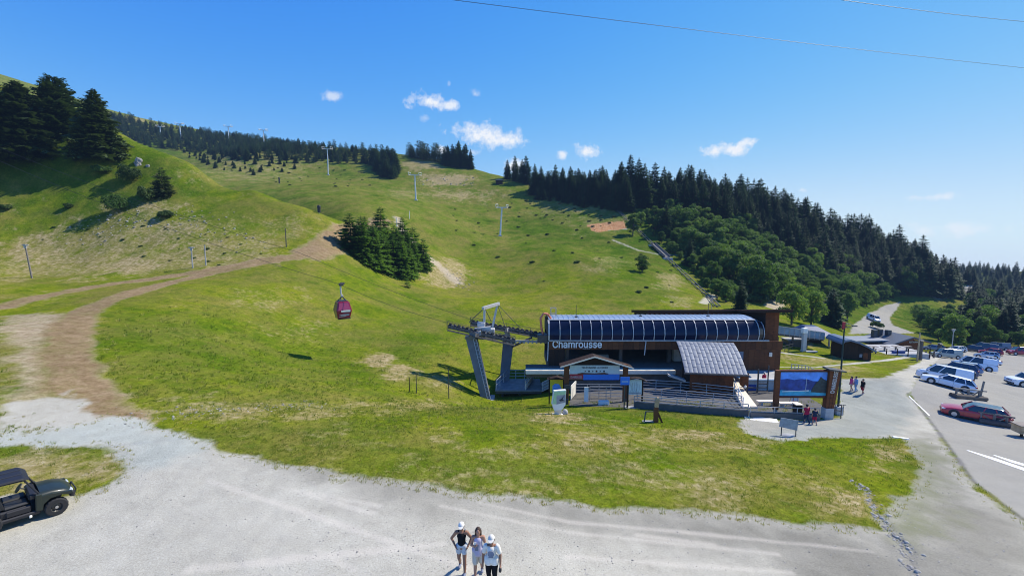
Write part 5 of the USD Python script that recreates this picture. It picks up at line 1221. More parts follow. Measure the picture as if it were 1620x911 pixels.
part('gantry_bar', beam(gB + (gB - gD) * .12, gD + (gD - gB) * .12, .3, .34), M['steel_light'], tw)
part('gantry_stay', joinvf([tube([gB, PX(742, 510, 52)], .05, 5), tube([gD, PX(826, 522, 56)], .035, 5), tube([gD, PX(800, 520, 55)], .035, 5), tube([gB, PX(777, 508, 54)], .04, 5)]), M['steel_dark'], tw)
part('signal_box', joinvf([box(HC[0] - .6, HC[0] + .5, HC[1] - .6, HC[1] + .4, HC[2] + .75, HC[2] + 1.4, .05), box(gA[0] - .8, gA[0] + .1, gA[1] - .4, gA[1] + .3, gA[2] - .35, gA[2] + .2, .05)]), M['steel_light'], tw)
part('brace', tube([PX(811, 548, 55.5), PX(841, 534, 53.8)], .14, 8), M['steel_dark'], tw, label='dark diagonal strut towards the station')
part('bolt_flange', joinvf([box(p[0] - .72, p[0] + .72, p[1] - .68, p[1] + .68, p[2] - .12, p[2] + .06) for p in (LT, RT)]), M['tower_grey'], tw)
# the two strands of the rope
M['rope'] = plain('dark_rope', (.03, .032, .035), .6, .3)
def cable(name, P_, r, label, sag=None, n=10, cat='cable'):
    out = []
    for k, (a, b) in enumerate(zip(P_[:-1], P_[1:])):
        a, b = np.asarray(a, float), np.asarray(b, float); s = (sag or [0] * 9)[k]
        q = np.linspace(0, 1, n)
        out += [a + (b - a) * t - np.array([0, 0, 4 * s * t * (1 - t)]) for t in (q if k == 0 else q[1:])]
    m = part(name, tube(out, r, 5), M['rope'], None, label=label, cat=cat)
    return out
GRIP = PX(535.5, 449, 52.6)
up = np.array([0, .22, .42])
cable('haul_rope', [PX(-90, 214, 60), GRIP, n0 + up, n1 + up, np.array([4.4, 53.4, -1.45])], .022, 'dark rope carrying the red cabin down to the lift tower', [1.1, .35, 0, 0])
cable('haul_rope', [PX(-90, 196, 66), PX(474, 400, 58), f0 + up, f1 + up, np.array([4.4, 58.4, -1.45])], .022, 'upper empty rope strand running behind the red cabin to the tower', [.9, .3, 0, 0])
M['maroon'] = plain('maroon_shell', (.20, .006, .028), .28, var=.06, coat=.5)
gd = thing('gondola_cabin', 'dark red lift cabin hanging from the rope above the meadow', 'lift cabin', GRIP + [.35, 0, -4.05], math.radians(33))
cw_, cl, ch = .86, .98, 2.05                                  # half width, half length, height
def ring(z, sx, sy, r=.16):
    o = []
    for cx_, cy_, a0 in ((sx - r, sy - r, 0), (-sx + r, sy - r, 90), (-sx + r, -sy + r, 180), (sx - r, -sy + r, 270)):
        o += [(cx_ + r * math.cos(math.radians(a0 + q)), cy_ + r * math.sin(math.radians(a0 + q)), z) for q in (0, 30, 60, 90)]
    return np.array(o)
part('cabin_shell', loft([ring(0, .62, .70), ring(.06, .68, .78), ring(.95, cw_, cl), ring(1.05, cw_, cl), ring(1.95, .66, .76), ring(2.05, .55, .66)]), M['maroon'], gd, smooth=30)
def facewin(side, q0, q1, z0, z1, off=.012):
    """a pane lying on one of the cabin's sloping sides"""
    rr = lambda z: (np.interp(z, (.06, .95, 1.05, 1.95), (.68, cw_, cw_, .66)), np.interp(z, (.06, .95, 1.05, 1.95), (.78, cl, cl, .76)))
    zs = [z for z in (z0, .95, 1.05, z1) if z0 <= z <= z1]; A = []
    for z in zs:
        sx, sy = rr(z); s = sx if side in ('l', 'r') else sy; o = sy if side in ('l', 'r') else sx
        for q in (q0, q1):
            t = q * (o - .18)
            A.append({'l': (-s - off, t, z), 'r': (s + off, t, z), 'f': (t, -s - off, z), 'b': (t, s + off, z)}[side])
    A = np.array(A); n = len(zs); f = []
    for k in range(n - 1):
        f += [(2 * k, 2 * k + 1, 2 * k + 3), (2 * k, 2 * k + 3, 2 * k + 2)]
    f = np.array(f)
    return np.vstack([A, A * np.array([.99, .99, 1])]), np.vstack([f, f[:, ::-1] + len(A)])
for q0, q1 in ((-1, -.06), (.06, 1)):
    part('door_leaf', facewin('l', q0, q1, .12, 1.9), M['dark_glass'], gd); part('window', facewin('r', q0, q1, .85, 1.85), M['dark_glass'], gd)
part('window', facewin('b', -1, 1, .85, 1.85), M['dark_glass'], gd)
part('front_panel', facewin('f', -1, 1, 1.12, 1.9, .014), plain('rose_panel', (.33, .05, .13), .4), gd, label='rose-red upper front panel')
part('white_sticker', facewin('f', -.55, .95, .86, 1.08, .03), M['white_paint'], gd)
part('lower_window', facewin('f', -.7, .9, .42, .62, .02), M['grey_print'], gd)
part('ski_rack', joinvf([box(-.6, .1, -1.0 + .0, -.86, .35 + .2 * k, .4 + .2 * k) for k in range(2)]), M['steel'], gd)
part('roof_frame', joinvf([box(-.5, .5, -.55, .55, 2.06, 2.13, .02)] + [beam((x, y, 2.1), (0, 0, 2.62), .07) for x in (-.4, .4) for y in (-.4, .4)]), M['steel_dark'], gd)
hg = part('hanger', joinvf([tube([(0, 0, 2.6), (-.1, 0, 3.0), (-.12, 0, 3.7), (-.05, 0, 3.95)], .09, 8), box(-.12, .12, -.12, .12, 2.55, 2.75, .02)]), M['steel_light'], gd)
part('grip', joinvf([box(-.30, .20, -.16, .16, 3.82, 4.12, .04), box(-.2, .34, -.1, .1, 3.98, 4.2, .03)]), M['steel_dark'], gd)
part('bumper', joinvf([box(-.7, .7, -.84, -.76, .02, .16, .03), box(-.7, .7, .76, .84, .02, .16, .03)]), M['black'], gd)

# pylons of the upper lift
M['pylon'] = plain('pale_pylon', (.52, .54, .54), .5, .3, .1, 2)
def pylon(u, vb, vt, wpx, label, lean=0.0, ringy=False, n=1):
    p = on(u, vb); k = px_per_m(p); h = (vb - vt) / k; w = wpx / 2 / k
    t = thing('lift_pylon', label, 'lift pylon', p, 0.0)
    top = np.array([lean * h, 0, h])
    part('mast', cone_tube((0, 0, -.8), top, max(.38, .9 / k), max(.28, .65 / k), 10), M['pylon'], t)
    part('crossarm', beam(top + [-w, -.5, 0], top + [w, .5, 0], max(.3, .7 / k), max(.35, .8 / k)), M['pylon'], t)
    for s in (-1, 1):
        c = top + np.array([s * w, s * .5, 0])
        part('sheave_train', beam(c + [-.25, -1.6, -.05], c + [.25, 1.6, .25], .3, .45), M['steel'], t)
        part('work_frame', joinvf([tube([c + [-.4, -1.2, .1], c + [-.4, -1.2, 1.1], c + [.4, 1.2, 1.3], c + [.4, 1.2, .3]], .09, 5)]), M['pylon'], t)
    part('footing', box(-.8, .8, -.8, .8, -1.5, .25), M['concrete'], t)
for a in [(791, 373, 329, 16, 'grey leaning pylon lowest on the green slope, with a ring-shaped head', .075), (658, 317, 278, 16, 'pale pylon in the middle of the upper piste', -.02), (519.5, 277, 237, 12, 'white pylon standing alone on the far piste above the track', 0), (418, 234, 207, 9, 'white pylon against the far wood, rightmost of the row on the far slope', 0),
          (362, 224, 201, 9, 'white pylon against the far wood, second from the right of its row', .02), (287, 222, 197, 9, 'white pylon against the far wood, third from the right of its row', -.05), (254, 219, 201, 8, 'faint white pylon farthest left in the row on the far slope', .05)]:
    pylon(*a)
# thin posts in the meadow and along the foot of the hill
def pole(u, vb, vt, r, label, m='grey_wood', lean=0.0, arm=False, name='pole', cat='pole'):
    p = on(u, vb); h = (vb - vt) / px_per_m(p)
    t = thing(name, label, cat, p)
    part('shaft', cone_tube((0, 0, -.4), (lean * h, 0, h), r, r * .8, 8), M[m], t)
    if arm: part('cap', joinvf([beam((lean * h - .5, 0, h), (lean * h + .5, 0, h), .16), box(lean * h - .15, lean * h + .15, -.15, .15, h - .5, h + .15)]), M['steel'], t)
    else: part('cap', cone_tube((lean * h, 0, h), (lean * h, 0, h + .08), r * 1.2, r * .9, 8), M['steel_dark'], t)
pole(51, 440, 388, .13, 'weathered leaning pole at the foot of the left hill, near the left edge', lean=-.1, arm=True)
pole(305, 424, 392, .11, 'grey post at the stony foot of the hill, left of a pair', 'steel', arm=True)
pole(326, 420, 388, .11, 'grey post at the stony foot of the hill, right of a pair', 'steel')
pole(453, 391, 362, .10, 'thin dark post on the right shoulder of the left hill', 'steel_dark')
pole(710, 630, 584, .05, 'tall thin dark pole on the grass bank left of the lift tower', 'steel_dark')
pole(659, 622, 589, .045, 'thin dark stake, right one of two beside the reddish earth', 'steel_dark')
pole(648, 620, 597, .045, 'short rusty stake, left one of two beside the reddish earth', 'timber_dark')
def snow_gun(u, vb, vt, label):
    p = on(u, vb); h = (vb - vt) / px_per_m(p); t = thing('padded_post', label, 'post', p)
    part('pole', cone_tube((0, 0, -.3), (0, 0, h), .09, .08, 8), M['steel'], t); part('pad', lathe([(0, .3), (.34, .3), (.36, h * .5), (.42, h - .3), (.3, h), (0, h)], 12), M['black'], t)
snow_gun(505, 338, 325, 'dark padded post at the right end of the left hill')
snow_gun(442, 291, 281, 'dark padded post on the far piste behind the left hill')
for (u, v, vt, lb) in [(628, 358, 345, 'pale stake by the track junction above the grove'), (648, 346, 334, 'pale small gate frame on the piste above the track junction')]:
    pole(u, v, vt, .15, lb, 'white_paint')
for (pa, pb, lb) in [(PX(690, -3, 30), PX(1660, 112, 48), 'long thin power cable crossing the sky from top centre to the right'), (PX(1300, -4, 30), PX(1660, 38, 40), 'short thin power cable in the upper right corner of the sky')]:
    cable('power_cable', [pa, pb], .016, lb, [.12], 14)
# hut on the piste, grey rock on the left hill
p = on(790, 291); k = px_per_m(p)
simple('piste_hut', 'tiny dark wooden hut on the upper piste below the skyline spruces', 'hut', [('wall', box(-2, 2, -1.5, 1.5, -.6, 1.9), 'timber_dark'), ('roof', prism([(-2.5, 1.85), (2.5, 1.85), (2.3, 2.2), (0, 2.9), (-2.3, 2.2)], -1.9, 1.9), 'grey_wood')], p)
def rock(name, label, p, r, seed, sc=(1, 1, 1), n=2, cat='rock', kind=None):
    v, f = sph((0, 0, 0), 1, n); v = v * (1 + 1.5 * (fbm(v * 1.3 + seed * 7.3, 3, seed) - .5))[:, None] * r * np.array(sc)
    t = thing(name, label, cat, p); part('stone', (v, f), M['rock'], t); return t
M['rock'] = plain('grey_rock', (.25, .24, .225), .9, var=.3, scale=2.5, bump=.6, bscale=8)
p = on(219, 259); rock('grey_rock', 'pale grey pointed rock on the grassy crest of the left hill', p + [0, 0, .0], 1.25, 3, (.75, .6, 1.15), 3)
p = on(234, 263); rock('grey_rock', 'small pale stone just right of the pointed hill rock', p, .5, 4, (1, .8, .8))

# rail track of the coaster that comes down the right slope, and the little bridge
M['rail'] = plain('brown_rail', (.13, .115, .10), .7, .3, .2)
ct = thing('coaster_track', 'grey-brown coaster rail track running straight down the right slope beside the wood', 'rail track')
line = [(962, 318), (990, 347), (1012, 368), (1030, 386), (1046, 403), (1062, 416), (1082, 435), (1106, 458), (1122, 472), (1134, 486)]
wl = [on(u, v) for u, v in dens(line, 9)]
for s in (-.5, .5):
    part('rail', tube([p + [s, 0, .55] for p in wl], .13, 5), M['rail'], ct)
for k, p in enumerate(wl):
    part('sleeper', joinvf([box(p[0] - .8, p[0] + .8, p[1] - .15, p[1] + .15, p[2] + .25, p[2] + .42), beam(p + [0, 0, -.6], p + [0, 0, .3], .18)]), M['rail'], ct)
tb = thing('track_bridge', 'small grey bridge carrying the coaster track across the white path', 'bridge')
b0, b1 = on(1033, 389), on(1056, 410)
part('deck', loft([np.array([p + [-.9, 0, .75], p + [.9, 0, .75], p + [.9, 0, .55], p + [-.9, 0, .55]]) for p in (b0, b1)]), M['grey_wood'], tb)
part('parapet', joinvf([beam(b0 + [s, 0, 1.1], b1 + [s, 0, 1.1], .12, .5) for s in (-.9, .9)]), M['rail'], tb)
for p in (b0, b1):
    part('abutment', box(p[0] - 1.6, p[0] + 1.6, p[1] - .8, p[1] + .8, p[2] - 1.5, p[2] + .5), M['concrete'], tb)

# ------------------------------------------------------------------ buildings behind, on the right
p = on(1346, 566); k = 1 / px_per_m(p)
sh = thing('dark_shed', 'dark timber shed with a curved blue-grey roof falling to the right', 'shed', p - [0, 0, .1], math.radians(-6))
part('wall', prism([(-1.9, -.6), (2.1, -.6), (2.1, 1.75), (1.2, 2.3), (0, 2.8), (-1.9, 3.3)], -1.4, 2.2), M['timber_dark'], sh)
for i, x in enumerate(np.arange(-1.9, 2.0, .5)):
    part('wall_board', prism([(x, -.5), (x + .48, -.5), (x + .48, np.interp(x + .48, (-1.9, 0, 1.2, 2.1), (3.25, 2.75, 2.25, 1.7))), (x, np.interp(x, (-1.9, 0, 1.2, 2.1), (3.25, 2.75, 2.25, 1.7)))], -1.45, -1.405), M['timber_dark'], sh)
rfp = [(-2.5, 2.95), (-2.1, 3.4), (-1.3, 3.5), (0, 3.12), (1.3, 2.5), (2.6, 1.75)]
part('roof', prism(rfp + [(x, z - .3) for x, z in rfp[::-1]], -1.9, 2.7), plain('slate_blue_roof', (.13, .16, .21), .45, .3), sh)
part('door', box(.9, 1.6, -1.48, -1.46, -.3, 1.3), M['timber_red'], sh); part('small_sign', box(.35, .75, -1.48, -1.46, .6, 1.1), M['grey_print'], sh)

p = on(1405, 551); Yr = p[1]
rs = thing('mountain_restaurant', 'long low timber restaurant with a gabled right end and roof chimneys', 'restaurant', p - [0, 0, 1.25], math.radians(4))
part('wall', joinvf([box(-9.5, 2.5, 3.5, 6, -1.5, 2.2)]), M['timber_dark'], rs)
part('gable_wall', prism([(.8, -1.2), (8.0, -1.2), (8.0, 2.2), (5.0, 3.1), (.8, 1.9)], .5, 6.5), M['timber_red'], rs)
part('terrace_canopy', prism([(-9.8, 2.25), (2.0, 2.25), (2.0, 2.5), (-9.8, 2.5)], 1.5, 6), M['tile_metal'], rs)
part('roof', prism([(.1, 2.0), (5.0, 3.55), (8.8, 2.45), (8.8, 2.25), (5.0, 3.3), (.1, 1.75)], -.3, 7), plain('dark_roof', (.09, .10, .12), .5, .2), rs)
part('roof_trim', prism([(.1, 1.75), (5.0, 3.3), (8.8, 2.25), (8.8, 2.1), (5.0, 3.1), (.1, 1.6)], -.36, -.31), M['timber_red'], rs)
for x, y in ((1.0, 4.5), (2.6, 5), (3.6, 4)):
    part('chimney', box(x - .4, x + .4, y - .4, y + .4, 2.0, 4.1, .03), M['steel_dark'], rs)
part('window', box(3.2, 4.5, .44, .49, .3, 1.7), M['clear_pane'], rs); part('window_board', box(3.2, 4.5, .46, .49, -.5, .29), M['navy'], rs)
part('window', box(1.4, 2.6, .44, .49, .0, 1.6), M['dark_glass'], rs)
part('gable_lettering', letters('RESTAURANT', .28, 2.2, 4.8, .48, 2.2, True, .03), M['pale_sign'], rs)
for x in np.arange(-9, 1, 2.0):
    part('glass_screen', box(x, x + 1.9, 1.6, 1.65, .3, 1.3), M['clear_pane'], rs)
for x in np.arange(-9.4, 1.5, 2.2):
    part('terrace_column', box(x - .12, x + .12, 1.6, 1.84, -.3, 2.24), M['timber_dark'], rs)
p = on(1412, 561)
tr = thing('restaurant_terrace', 'pale paved terrace with dark posts in front of the restaurant', 'terrace', p, math.radians(1))
part('deck', box(-7.5, 6.5, -.2, 7, -1.6, .15), M['concrete'], tr)
for x in np.arange(-7, 6.6, 1.9):
    part('post', box(x - .06, x + .06, -.28, -.2, -.6, 1.2), M['timber_dark'], tr)
part('rail', joinvf([beam((-7, -.24, z), (6.4, -.24, z), .06) for z in (.65, 1.15)]), M['timber_dark'], tr)
part('table_row', joinvf([box(x, x + 1.2, 2, 2.8, .85, .92) for x in (-6, -4, -2, 0, 2, 4)] + [box(x + .5, x + .7, 2.3, 2.5, .15, .85) for x in (-6, -4, -2, 0, 2, 4)]), M['grey_wood'], tr)
part('planter_row', joinvf([box(-5.5, -3.2, .3, .8, .16, .6), box(.5, 2.5, .3, .8, .16, .6)]), M['navy'], tr)
pole(1451, 572, 526, .12, 'tall tan wooden pole in front of the restaurant gable', 'pale_wood')
for (u, v, vt, r, lb) in [(1454, 569, 538, .38, 'thick dark trunk post right of the restaurant gable'), (1485, 564, 543, .42, 'thick brown trunk post before the beige camper'), (1464, 566, 556, .16, 'first short dark bollard right of the trunk post'), (1470, 566, 556, .16, 'second short dark bollard right of the trunk post'), (1477, 566, 556, .16, 'third short dark bollard right of the trunk post')]:
    pole(u, v, vt, r, lb, 'log', name='trunk_post' if r > .3 else 'bollard', cat='post')
pole(1505, 558, 521, .10, 'grey street lamp pole among the trees beyond the parked cars', 'steel', arm=True, name='street_lamp', cat='street lamp')
# raised walkway, pavilion and dark container
p = on(1250, 549)
fb = thing('raised_walkway', 'raised steel walkway with pale blue glass sides behind the station', 'walkway', p, math.radians(-8))
part('deck', prism([(-2.8, 2.4), (5.2, 1.45), (5.2, 1.2), (-2.8, 2.05)], 0, 1.8), M['steel_dark'], fb)
for i, x in enumerate(np.arange(-2.6, 5.0, .8)):
    z = np.interp(x, (-2.8, 5.2), (2.42, 1.47))
    part('glass_side', prism([(x, z), (x + .74, z - .09), (x + .74, z + 1.1), (x, z + 1.2)], .0, .04), M['pale_pane'] if 'pale_pane' in M else M.setdefault('pale_pane', plain('frosted_pane', (.22, .29, .32), .3, var=.3, scale=.8)), fb)
    part('side_post', box(x - .05, x, -.06, -.01, z - .2, z + 1.3), M['steel'], fb)
for x in (-1.8, .6):
    part('support', box(x - .12, x + .12, .5, .75, -1.2, 1.6), M['steel_dark'], fb)
part('hand_rail', beam((-2.8, -.03, 3.68), (5.2, -.03, 2.72), .08), M['steel'], fb)
p = on(1271, 556)
mc = thing('machine_column', 'pale grey steel column standing before the dark container', 'column', p); part('column', box(-.3, .3, -.3, .3, -.4, 3.1, .05), M['steel_light'], mc); part('head', box(-.45, .35, -.35, .35, 3.1, 4.0, .08), M['white_paint'], mc); part('foot', box(-.4, 2.2, -.3, .3, -.1, .12), M['concrete'], mc)
p = on(1268, 552)
simple('dark_container', 'dark green low container behind the pale steel column', 'container', [('body', box(-1.7, 1.7, 1.0, 3.0, -.3, 1.25, .04), 'steel_dark'), ('top', box(-1.8, 1.8, .9, 3.1, 1.25, 1.36), 'steel')], p)
p = on(1292, 545)
pv = thing('small_pavilion', 'small pavilion with a dark blue hipped roof behind the container', 'pavilion', p, math.radians(-10))
part('wall', box(-2.2, 1.2, 1, 4, -.6, 1.6), M['timber_dark'], pv)
part('roof', loft([np.array([(-3, -.6, 1.6), (3, -.6, 1.6), (3, 5, 1.6), (-3, 5, 1.6)]), np.array([(-1.5, 1.4, 3.0), (.6, 1.4, 3.0), (.6, 3, 3.0), (-1.5, 3, 3.0)])]), plain('dark_blue_roof', (.03, .05, .12), .45, .2), pv)
for x in (1.9, 2.6):
    part('post', box(x - .12, x + .12, -.3, -.06, -.6, 1.6), M['pale_wood'], pv)
p = on(1320, 549); simple('stone_marker', 'small dark stone between pavilion and shed', 'stone', [('stone', sph((0, 0, .2), .5, 2, (1, .7, .8)), 'log')], p)
railing('barrier_fence', [G(1228, 560), G(1254, 553)], 'short dark fence left of the dark container', 1.0, 2, 1.5, 'steel_dark')

# the air: a faint blue haze over the far slopes
hv = UsdShade.Material.Get(stage, '/World/Looks/haze') if False else usdkit.material(stage, '/World/Looks/haze', {"v": ("principled_volume", {"color": (.42, .66, 1.0), "density": HAZE, "anisotropy": .0})}, [], volume="v.volume")
part('haze', box(-905, 905, -905, 905, float(GZ.min()) - 12, max(float(GZ.max()) + 25, 60)), hv, None, kind='stuff', label='faint blue haze in the air over the valley')

# ------------------------------------------------------------------ vehicles
def ground_frame(p, rz, d=1.2):
    """a matrix that stands a thing on the slope, nose along rz"""
    x, y = p[0], p[1]
    f = np.array([math.cos(rz), math.sin(rz), 0])
    gx = (gz(x + d, y) - gz(x - d, y)) / (2 * d); gy = (gz(x, y + d) - gz(x, y - d)) / (2 * d)
    n = np.array([-gx, -gy, 1.0]); n /= np.linalg.norm(n)
    f = f - n * np.dot(f, n); f /= np.linalg.norm(f); l = np.cross(n, f)
    m = np.eye(4); m[:3, 0], m[:3, 1], m[:3, 2], m[:3, 3] = f, l, n, (x, y, float(gz(x, y)))
    return m
def paint(name, col, rough=.28, metal=.0):
    return plain(name, col, rough, metal, .03, 2, .5, coat=.8)
PAINT = {'white': paint('white_car_paint', (.70, .71, .71)), 'silver': paint('silver_car_paint', (.42, .46, .50), .3, .35), 'navy': paint('navy_car_paint', (.018, .035, .085)), 'blue': paint('blue_grey_car_paint', (.12, .20, .32)), 'red': paint('red_car_paint', (.36, .010, .024)), 'black': paint('black_car_paint', (.018, .018, .022)), 'beige': paint('beige_car_paint', (.40, .37, .27)), 'grey': paint('grey_car_paint', (.16, .17, .18))}
M['rim'] = plain('alloy_rim', (.45, .46, .47), .35, .8, .06)
M['lamp_clear'] = glassy('headlamp_lens', (.55, .58, .60), .1); M['lamp_red'] = glassy('tail_lamp_lens', (.30, .008, .010), .15)
KIND = {  # length, width, height, belt, nose height, windscreen foot, roof front, roof rear, tail foot (as x from the middle), wheel radius, wheelbase
    'wagon': (4.7, 1.8, 1.46, .92, .74, .95, .22, -1.75, -2.26, .33, 2.75), 'hatch': (4.1, 1.76, 1.47, .93, .76, .82, .15, -1.45, -1.98, .32, 2.5),
    'suv': (4.5, 1.86, 1.68, 1.04, .92, .95, .35, -1.7, -2.18, .37, 2.7), 'van': (5.1, 1.95, 2.0, 1.12, .95, 1.75, .95, -2.4, -2.52, .36, 3.1), 'sedan': (4.75, 1.82, 1.44, .93, .76, .85, .05, -1.25, -1.95, .33, 2.75)}
def car(kind, colour, label, p, rz, group='cars parked in the car park', dark_tail=False, rack=False, name='parked_car', cat='car', roof=None):
    L, W, H, B, NZ, xa, xb, xc, xd, wr, wb = KIND[kind]
    t = thing(name, label, cat, mat4=ground_frame(p, rz), group=None)
    m = PAINT[colour]; h = L / 2; w = W / 2; gcl = .20
    def sec(x, zt, ww, zb=gcl):
        r = .09
        return np.array([(x, -ww + .03, zb), (x, -ww, zb + r), (x, -ww - .0, (zb + zt) * .55), (x, -ww + .035, zt - r), (x, -ww + r + .05, zt), (x, 0, zt + .015), (x, ww - r - .05, zt), (x, ww - .035, zt - r), (x, ww, (zb + zt) * .55), (x, ww, zb + r), (x, ww - .03, zb)])
    st_ = [(h, NZ - .22, w * .70, .30), (h - .05, NZ - .08, w * .84, .24), (h - .28, NZ + .0, w * .95, gcl), ((h + xa) / 2, (NZ + B) / 2 + .02, w, gcl), (xa - .05, B, w, gcl), (0, B + .02, w, gcl), (xd + .35, B + .03, w, gcl), (xd + .02, B, w * .97, gcl), (-h + .06, B - .06, w * .92, .26), (-h, B - .24, w * .84, .34)]
    part('body', loft([sec(*q) for q in st_]), m, t, smooth=40)
    def gring(z, xf, xr, ww, r=.14):
        return np.array([(xf, -ww + r, z), (xf - .06, -ww + .04, z), (xf - r * 1.6, -ww, z), (xr + r * 1.6, -ww, z), (xr + .05, -ww + .04, z), (xr, -ww + r, z), (xr, ww - r, z), (xr + .05, ww - .04, z), (xr + r * 1.6, ww, z), (xf - r * 1.6, ww, z), (xf - .06, ww - .04, z), (xf, ww - r, z)])
    mid = lambda a, b, q: a + (b - a) * q
    zt = H - .05
    part('windows', loft([gring(B - .03, xa, xd + .02, w - .05), gring(mid(B, zt, .5), mid(xa, xb, .52), mid(xd, xc, .48), w - .12), gring(zt, xb, xc, w - .21)]), M['car_glass'], t, smooth=35)
    part('roof', loft([gring(zt + .002, xb - .02, xc + .0, w - .20), gring(H - .012, xb - .10, xc + .10, w - .25), gring(H, xb - .3, xc + .3, w - .36)]), PAINT[roof] if roof else m, t, smooth=50)
    def pil(q, s, wd):
        b = np.array([mid(xa, xd, q), s * (w - .045), B]); top = np.array([mid(xb, xc, q), s * (w - .205), zt + .02])
        return beam(b, top, .05, wd, (1, 0, 0))
    for s in (-1, 1):
        qs = (0.015, .42, .72, .985) if kind != 'van' else (.015, .28, .985)
        part('window_pillars', joinvf([pil(q, s, .08 if 0 < i < 3 else .11) for i, q in enumerate(qs)]), m, t)
        part('sill', box(-wb / 2 + .35, wb / 2 - .35, s * w - .015, s * w + .012, .19, .30), M['black'], t)
        part('mirror', box(xa - .42, xa - .22, min(s * w, s * (w + .18)), max(s * w, s * (w + .18)), B + .02, B + .16, .03), m, t)
        part('headlight', box(h - .36, h - .06, min(s * w * .62, s * w * .90), max(s * w * .62, s * w * .90), NZ - .17, NZ - .04, .03), M['lamp_clear'], t)
        part('tail_light', box(-h - .005, -h + .25, min(s * w * .70, s * w * .95), max(s * w * .70, s * w * .95), B - .20, B - .04, .03), M['lamp_red'], t)
        part('door_seam', joinvf([box(x - .006, x + .006, s * w - .004, s * w + .004, .34, B - .02) for x in (xa - .15, mid(xa, xd, .42), mid(xa, xd, .74))]), M['black'], t)
    if kind == 'van':
        for s in (-1, 1):
            part('load_panel', loft([np.array([(x, s * (w - a), z) for x, z, a in ((xx, B - .02, .02), (xx, mid(B, zt, .5), .10), (xx, zt, .19))] + [(x, s * (w - a - .04), z) for x, z, a in ((xx, zt, .19), (xx, mid(B, zt, .5), .10), (xx, B - .02, .02))]) for xx in (-.9, xd + .12)]), m, t)
    part('bumper', box(h - .12, h + .03, -w * .76, w * .76, .28, .46, .04), M['black'] if kind in ('van', 'suv') else m, t)
    part('rear_bumper', box(-h - .03, -h + .1, -w * .85, w * .85, .34, .56, .04), m, t)
    part('grille', box(h - .06, h + .012, -w * .42, w * .42, NZ - .30, NZ - .18, .02), M['black'], t)
    part('number_plate', box(-h - .012, -h + .02, -.26, .26, B - .34, B - .23), M['white_paint'], t)
    if dark_tail:
        part('rear_door', box(-h - .02, -h + .1, -w * .86, w * .86, .5, H - .15, .03), M['black'], t, label='dark rear door')
    if rack:
        part('roof_rack', joinvf([tube([(xb - .15, s * (w - .36), H + .05), (xc + .2, s * (w - .36), H + .05)], .025, 5) for s in (-1, 1)]), M['steel'], t)
    for sx in (1, -1):
        for sy in (1, -1):
            c = np.array([sx * wb / 2 + (.05 if sx > 0 else -.05), sy * (w - .10), wr])
            part('wheel_arch', mv(lathe([(0, 0), (wr + .07, 0), (wr + .07, .012), (0, .012)], 16, 'y'), c + [0, sy * .103 - (.006), .03]), M['black'], t)
            wh = part('wheel', mv(lathe([(wr * .6, -.10), (wr * .95, -.10), (wr, -.06), (wr, .06), (wr * .95, .10), (wr * .6, .10)], 18, 'y'), c + [0, sy * .03, 0]), M['rubber'], t)
            part('rim', joinvf([mv(lathe([(0, -.02), (wr * .62, -.02), (wr * .62, .02), (0, .03)], 18, 'y'), c + [0, sy * .125, 0])]), M['rim'], wh)
    return t
A = math.radians
ROW = A(180 - 44)
car('wagon', 'red', 'dark red car parked behind the log barrier, nearest car to the camera', on(1541, 662), A(180 - 41), roof='black')
W0, W1 = on(1498, 611.5), on(1567, 560.5)
for i, kd, col, off, kw, lb in [(0, 'wagon', 'white', 0, {}, 'white estate car at the near end of the parked row'), (1, 'van', 'white', .7, dict(dark_tail=True), 'tall white van with a black rear behind the white estate car'), (2, 'wagon', 'silver', .9, dict(rack=True), 'silver estate car just beyond the tall white van'),
                               (4, 'suv', 'navy', .6, {}, 'dark blue car with its nose farthest left, beyond the silver estate'), (5, 'hatch', 'blue', .2, {}, 'blue-grey hatchback between the dark blue car and the small white van'), (7, 'van', 'white', -.4, dict(roof='silver'), 'small white van beside the two people in the car park'),
                               (8, 'wagon', 'black', 0, {}, 'black estate car just beyond the small white van'), (10, 'suv', 'silver', -.3, {}, 'silver off-roader right of the black estate, in the far half of the row'), (11, 'hatch', 'navy', .2, {}, 'navy hatchback next to the silver off-roader'),
                               (13, 'hatch', 'white', -.2, {}, 'white hatchback in the far half of the row, after the navy hatchback'), (14, 'wagon', 'blue', .3, {}, 'blue-grey estate car after the white hatchback in the far half of the row'), (16, 'sedan', 'white', 0, {}, 'white saloon third from the far end of the row'),
                               (18, 'hatch', 'silver', .2, {}, 'silver hatchback just before the small red car'), (20, 'hatch', 'red', 0, {}, 'small red car at the far end of the parked row')]:
    q_ = W0 + (W1 - W0) * i / 20.0
    q_ = q_ + np.array([math.cos(ROW), math.sin(ROW), 0]) * off
    car(kd, col, lb, q_, ROW + R.uniform(-.04, .04), **kw)
car('suv', 'black', 'black off-roader standing before the trees at the far end of the car park', on(1536, 556), ROW)
car('van', 'navy', 'dark blue van before the trees, left of the dark grey van', on(1556, 554), ROW)
car('van', 'grey', 'dark grey van farthest right before the trees', on(1577, 553.5), ROW)
car('van', 'beige', 'beige camper by the trunk post at the left end of the car park', on(1496, 566), ROW + .5)
car('hatch', 'white', 'round white car under the trees behind the row', on(1513, 557), ROW + .9)
car('wagon', 'grey', 'grey car behind the restaurant end, under the trees', on(1475, 554), ROW + .3)
car('suv', 'white', 'white off-roader cut by the right picture edge', on(1626, 611), A(180 - 8))
car('van', 'red', 'dark red pick-up van with a black roof far off at the right edge', on(1616, 562), A(180 - 20), roof='black')
car('van', 'white', 'white camper van driving towards the car park on the valley road', on(1381, 507), A(-97), name='camper_van', cat='camper van', roof='white')

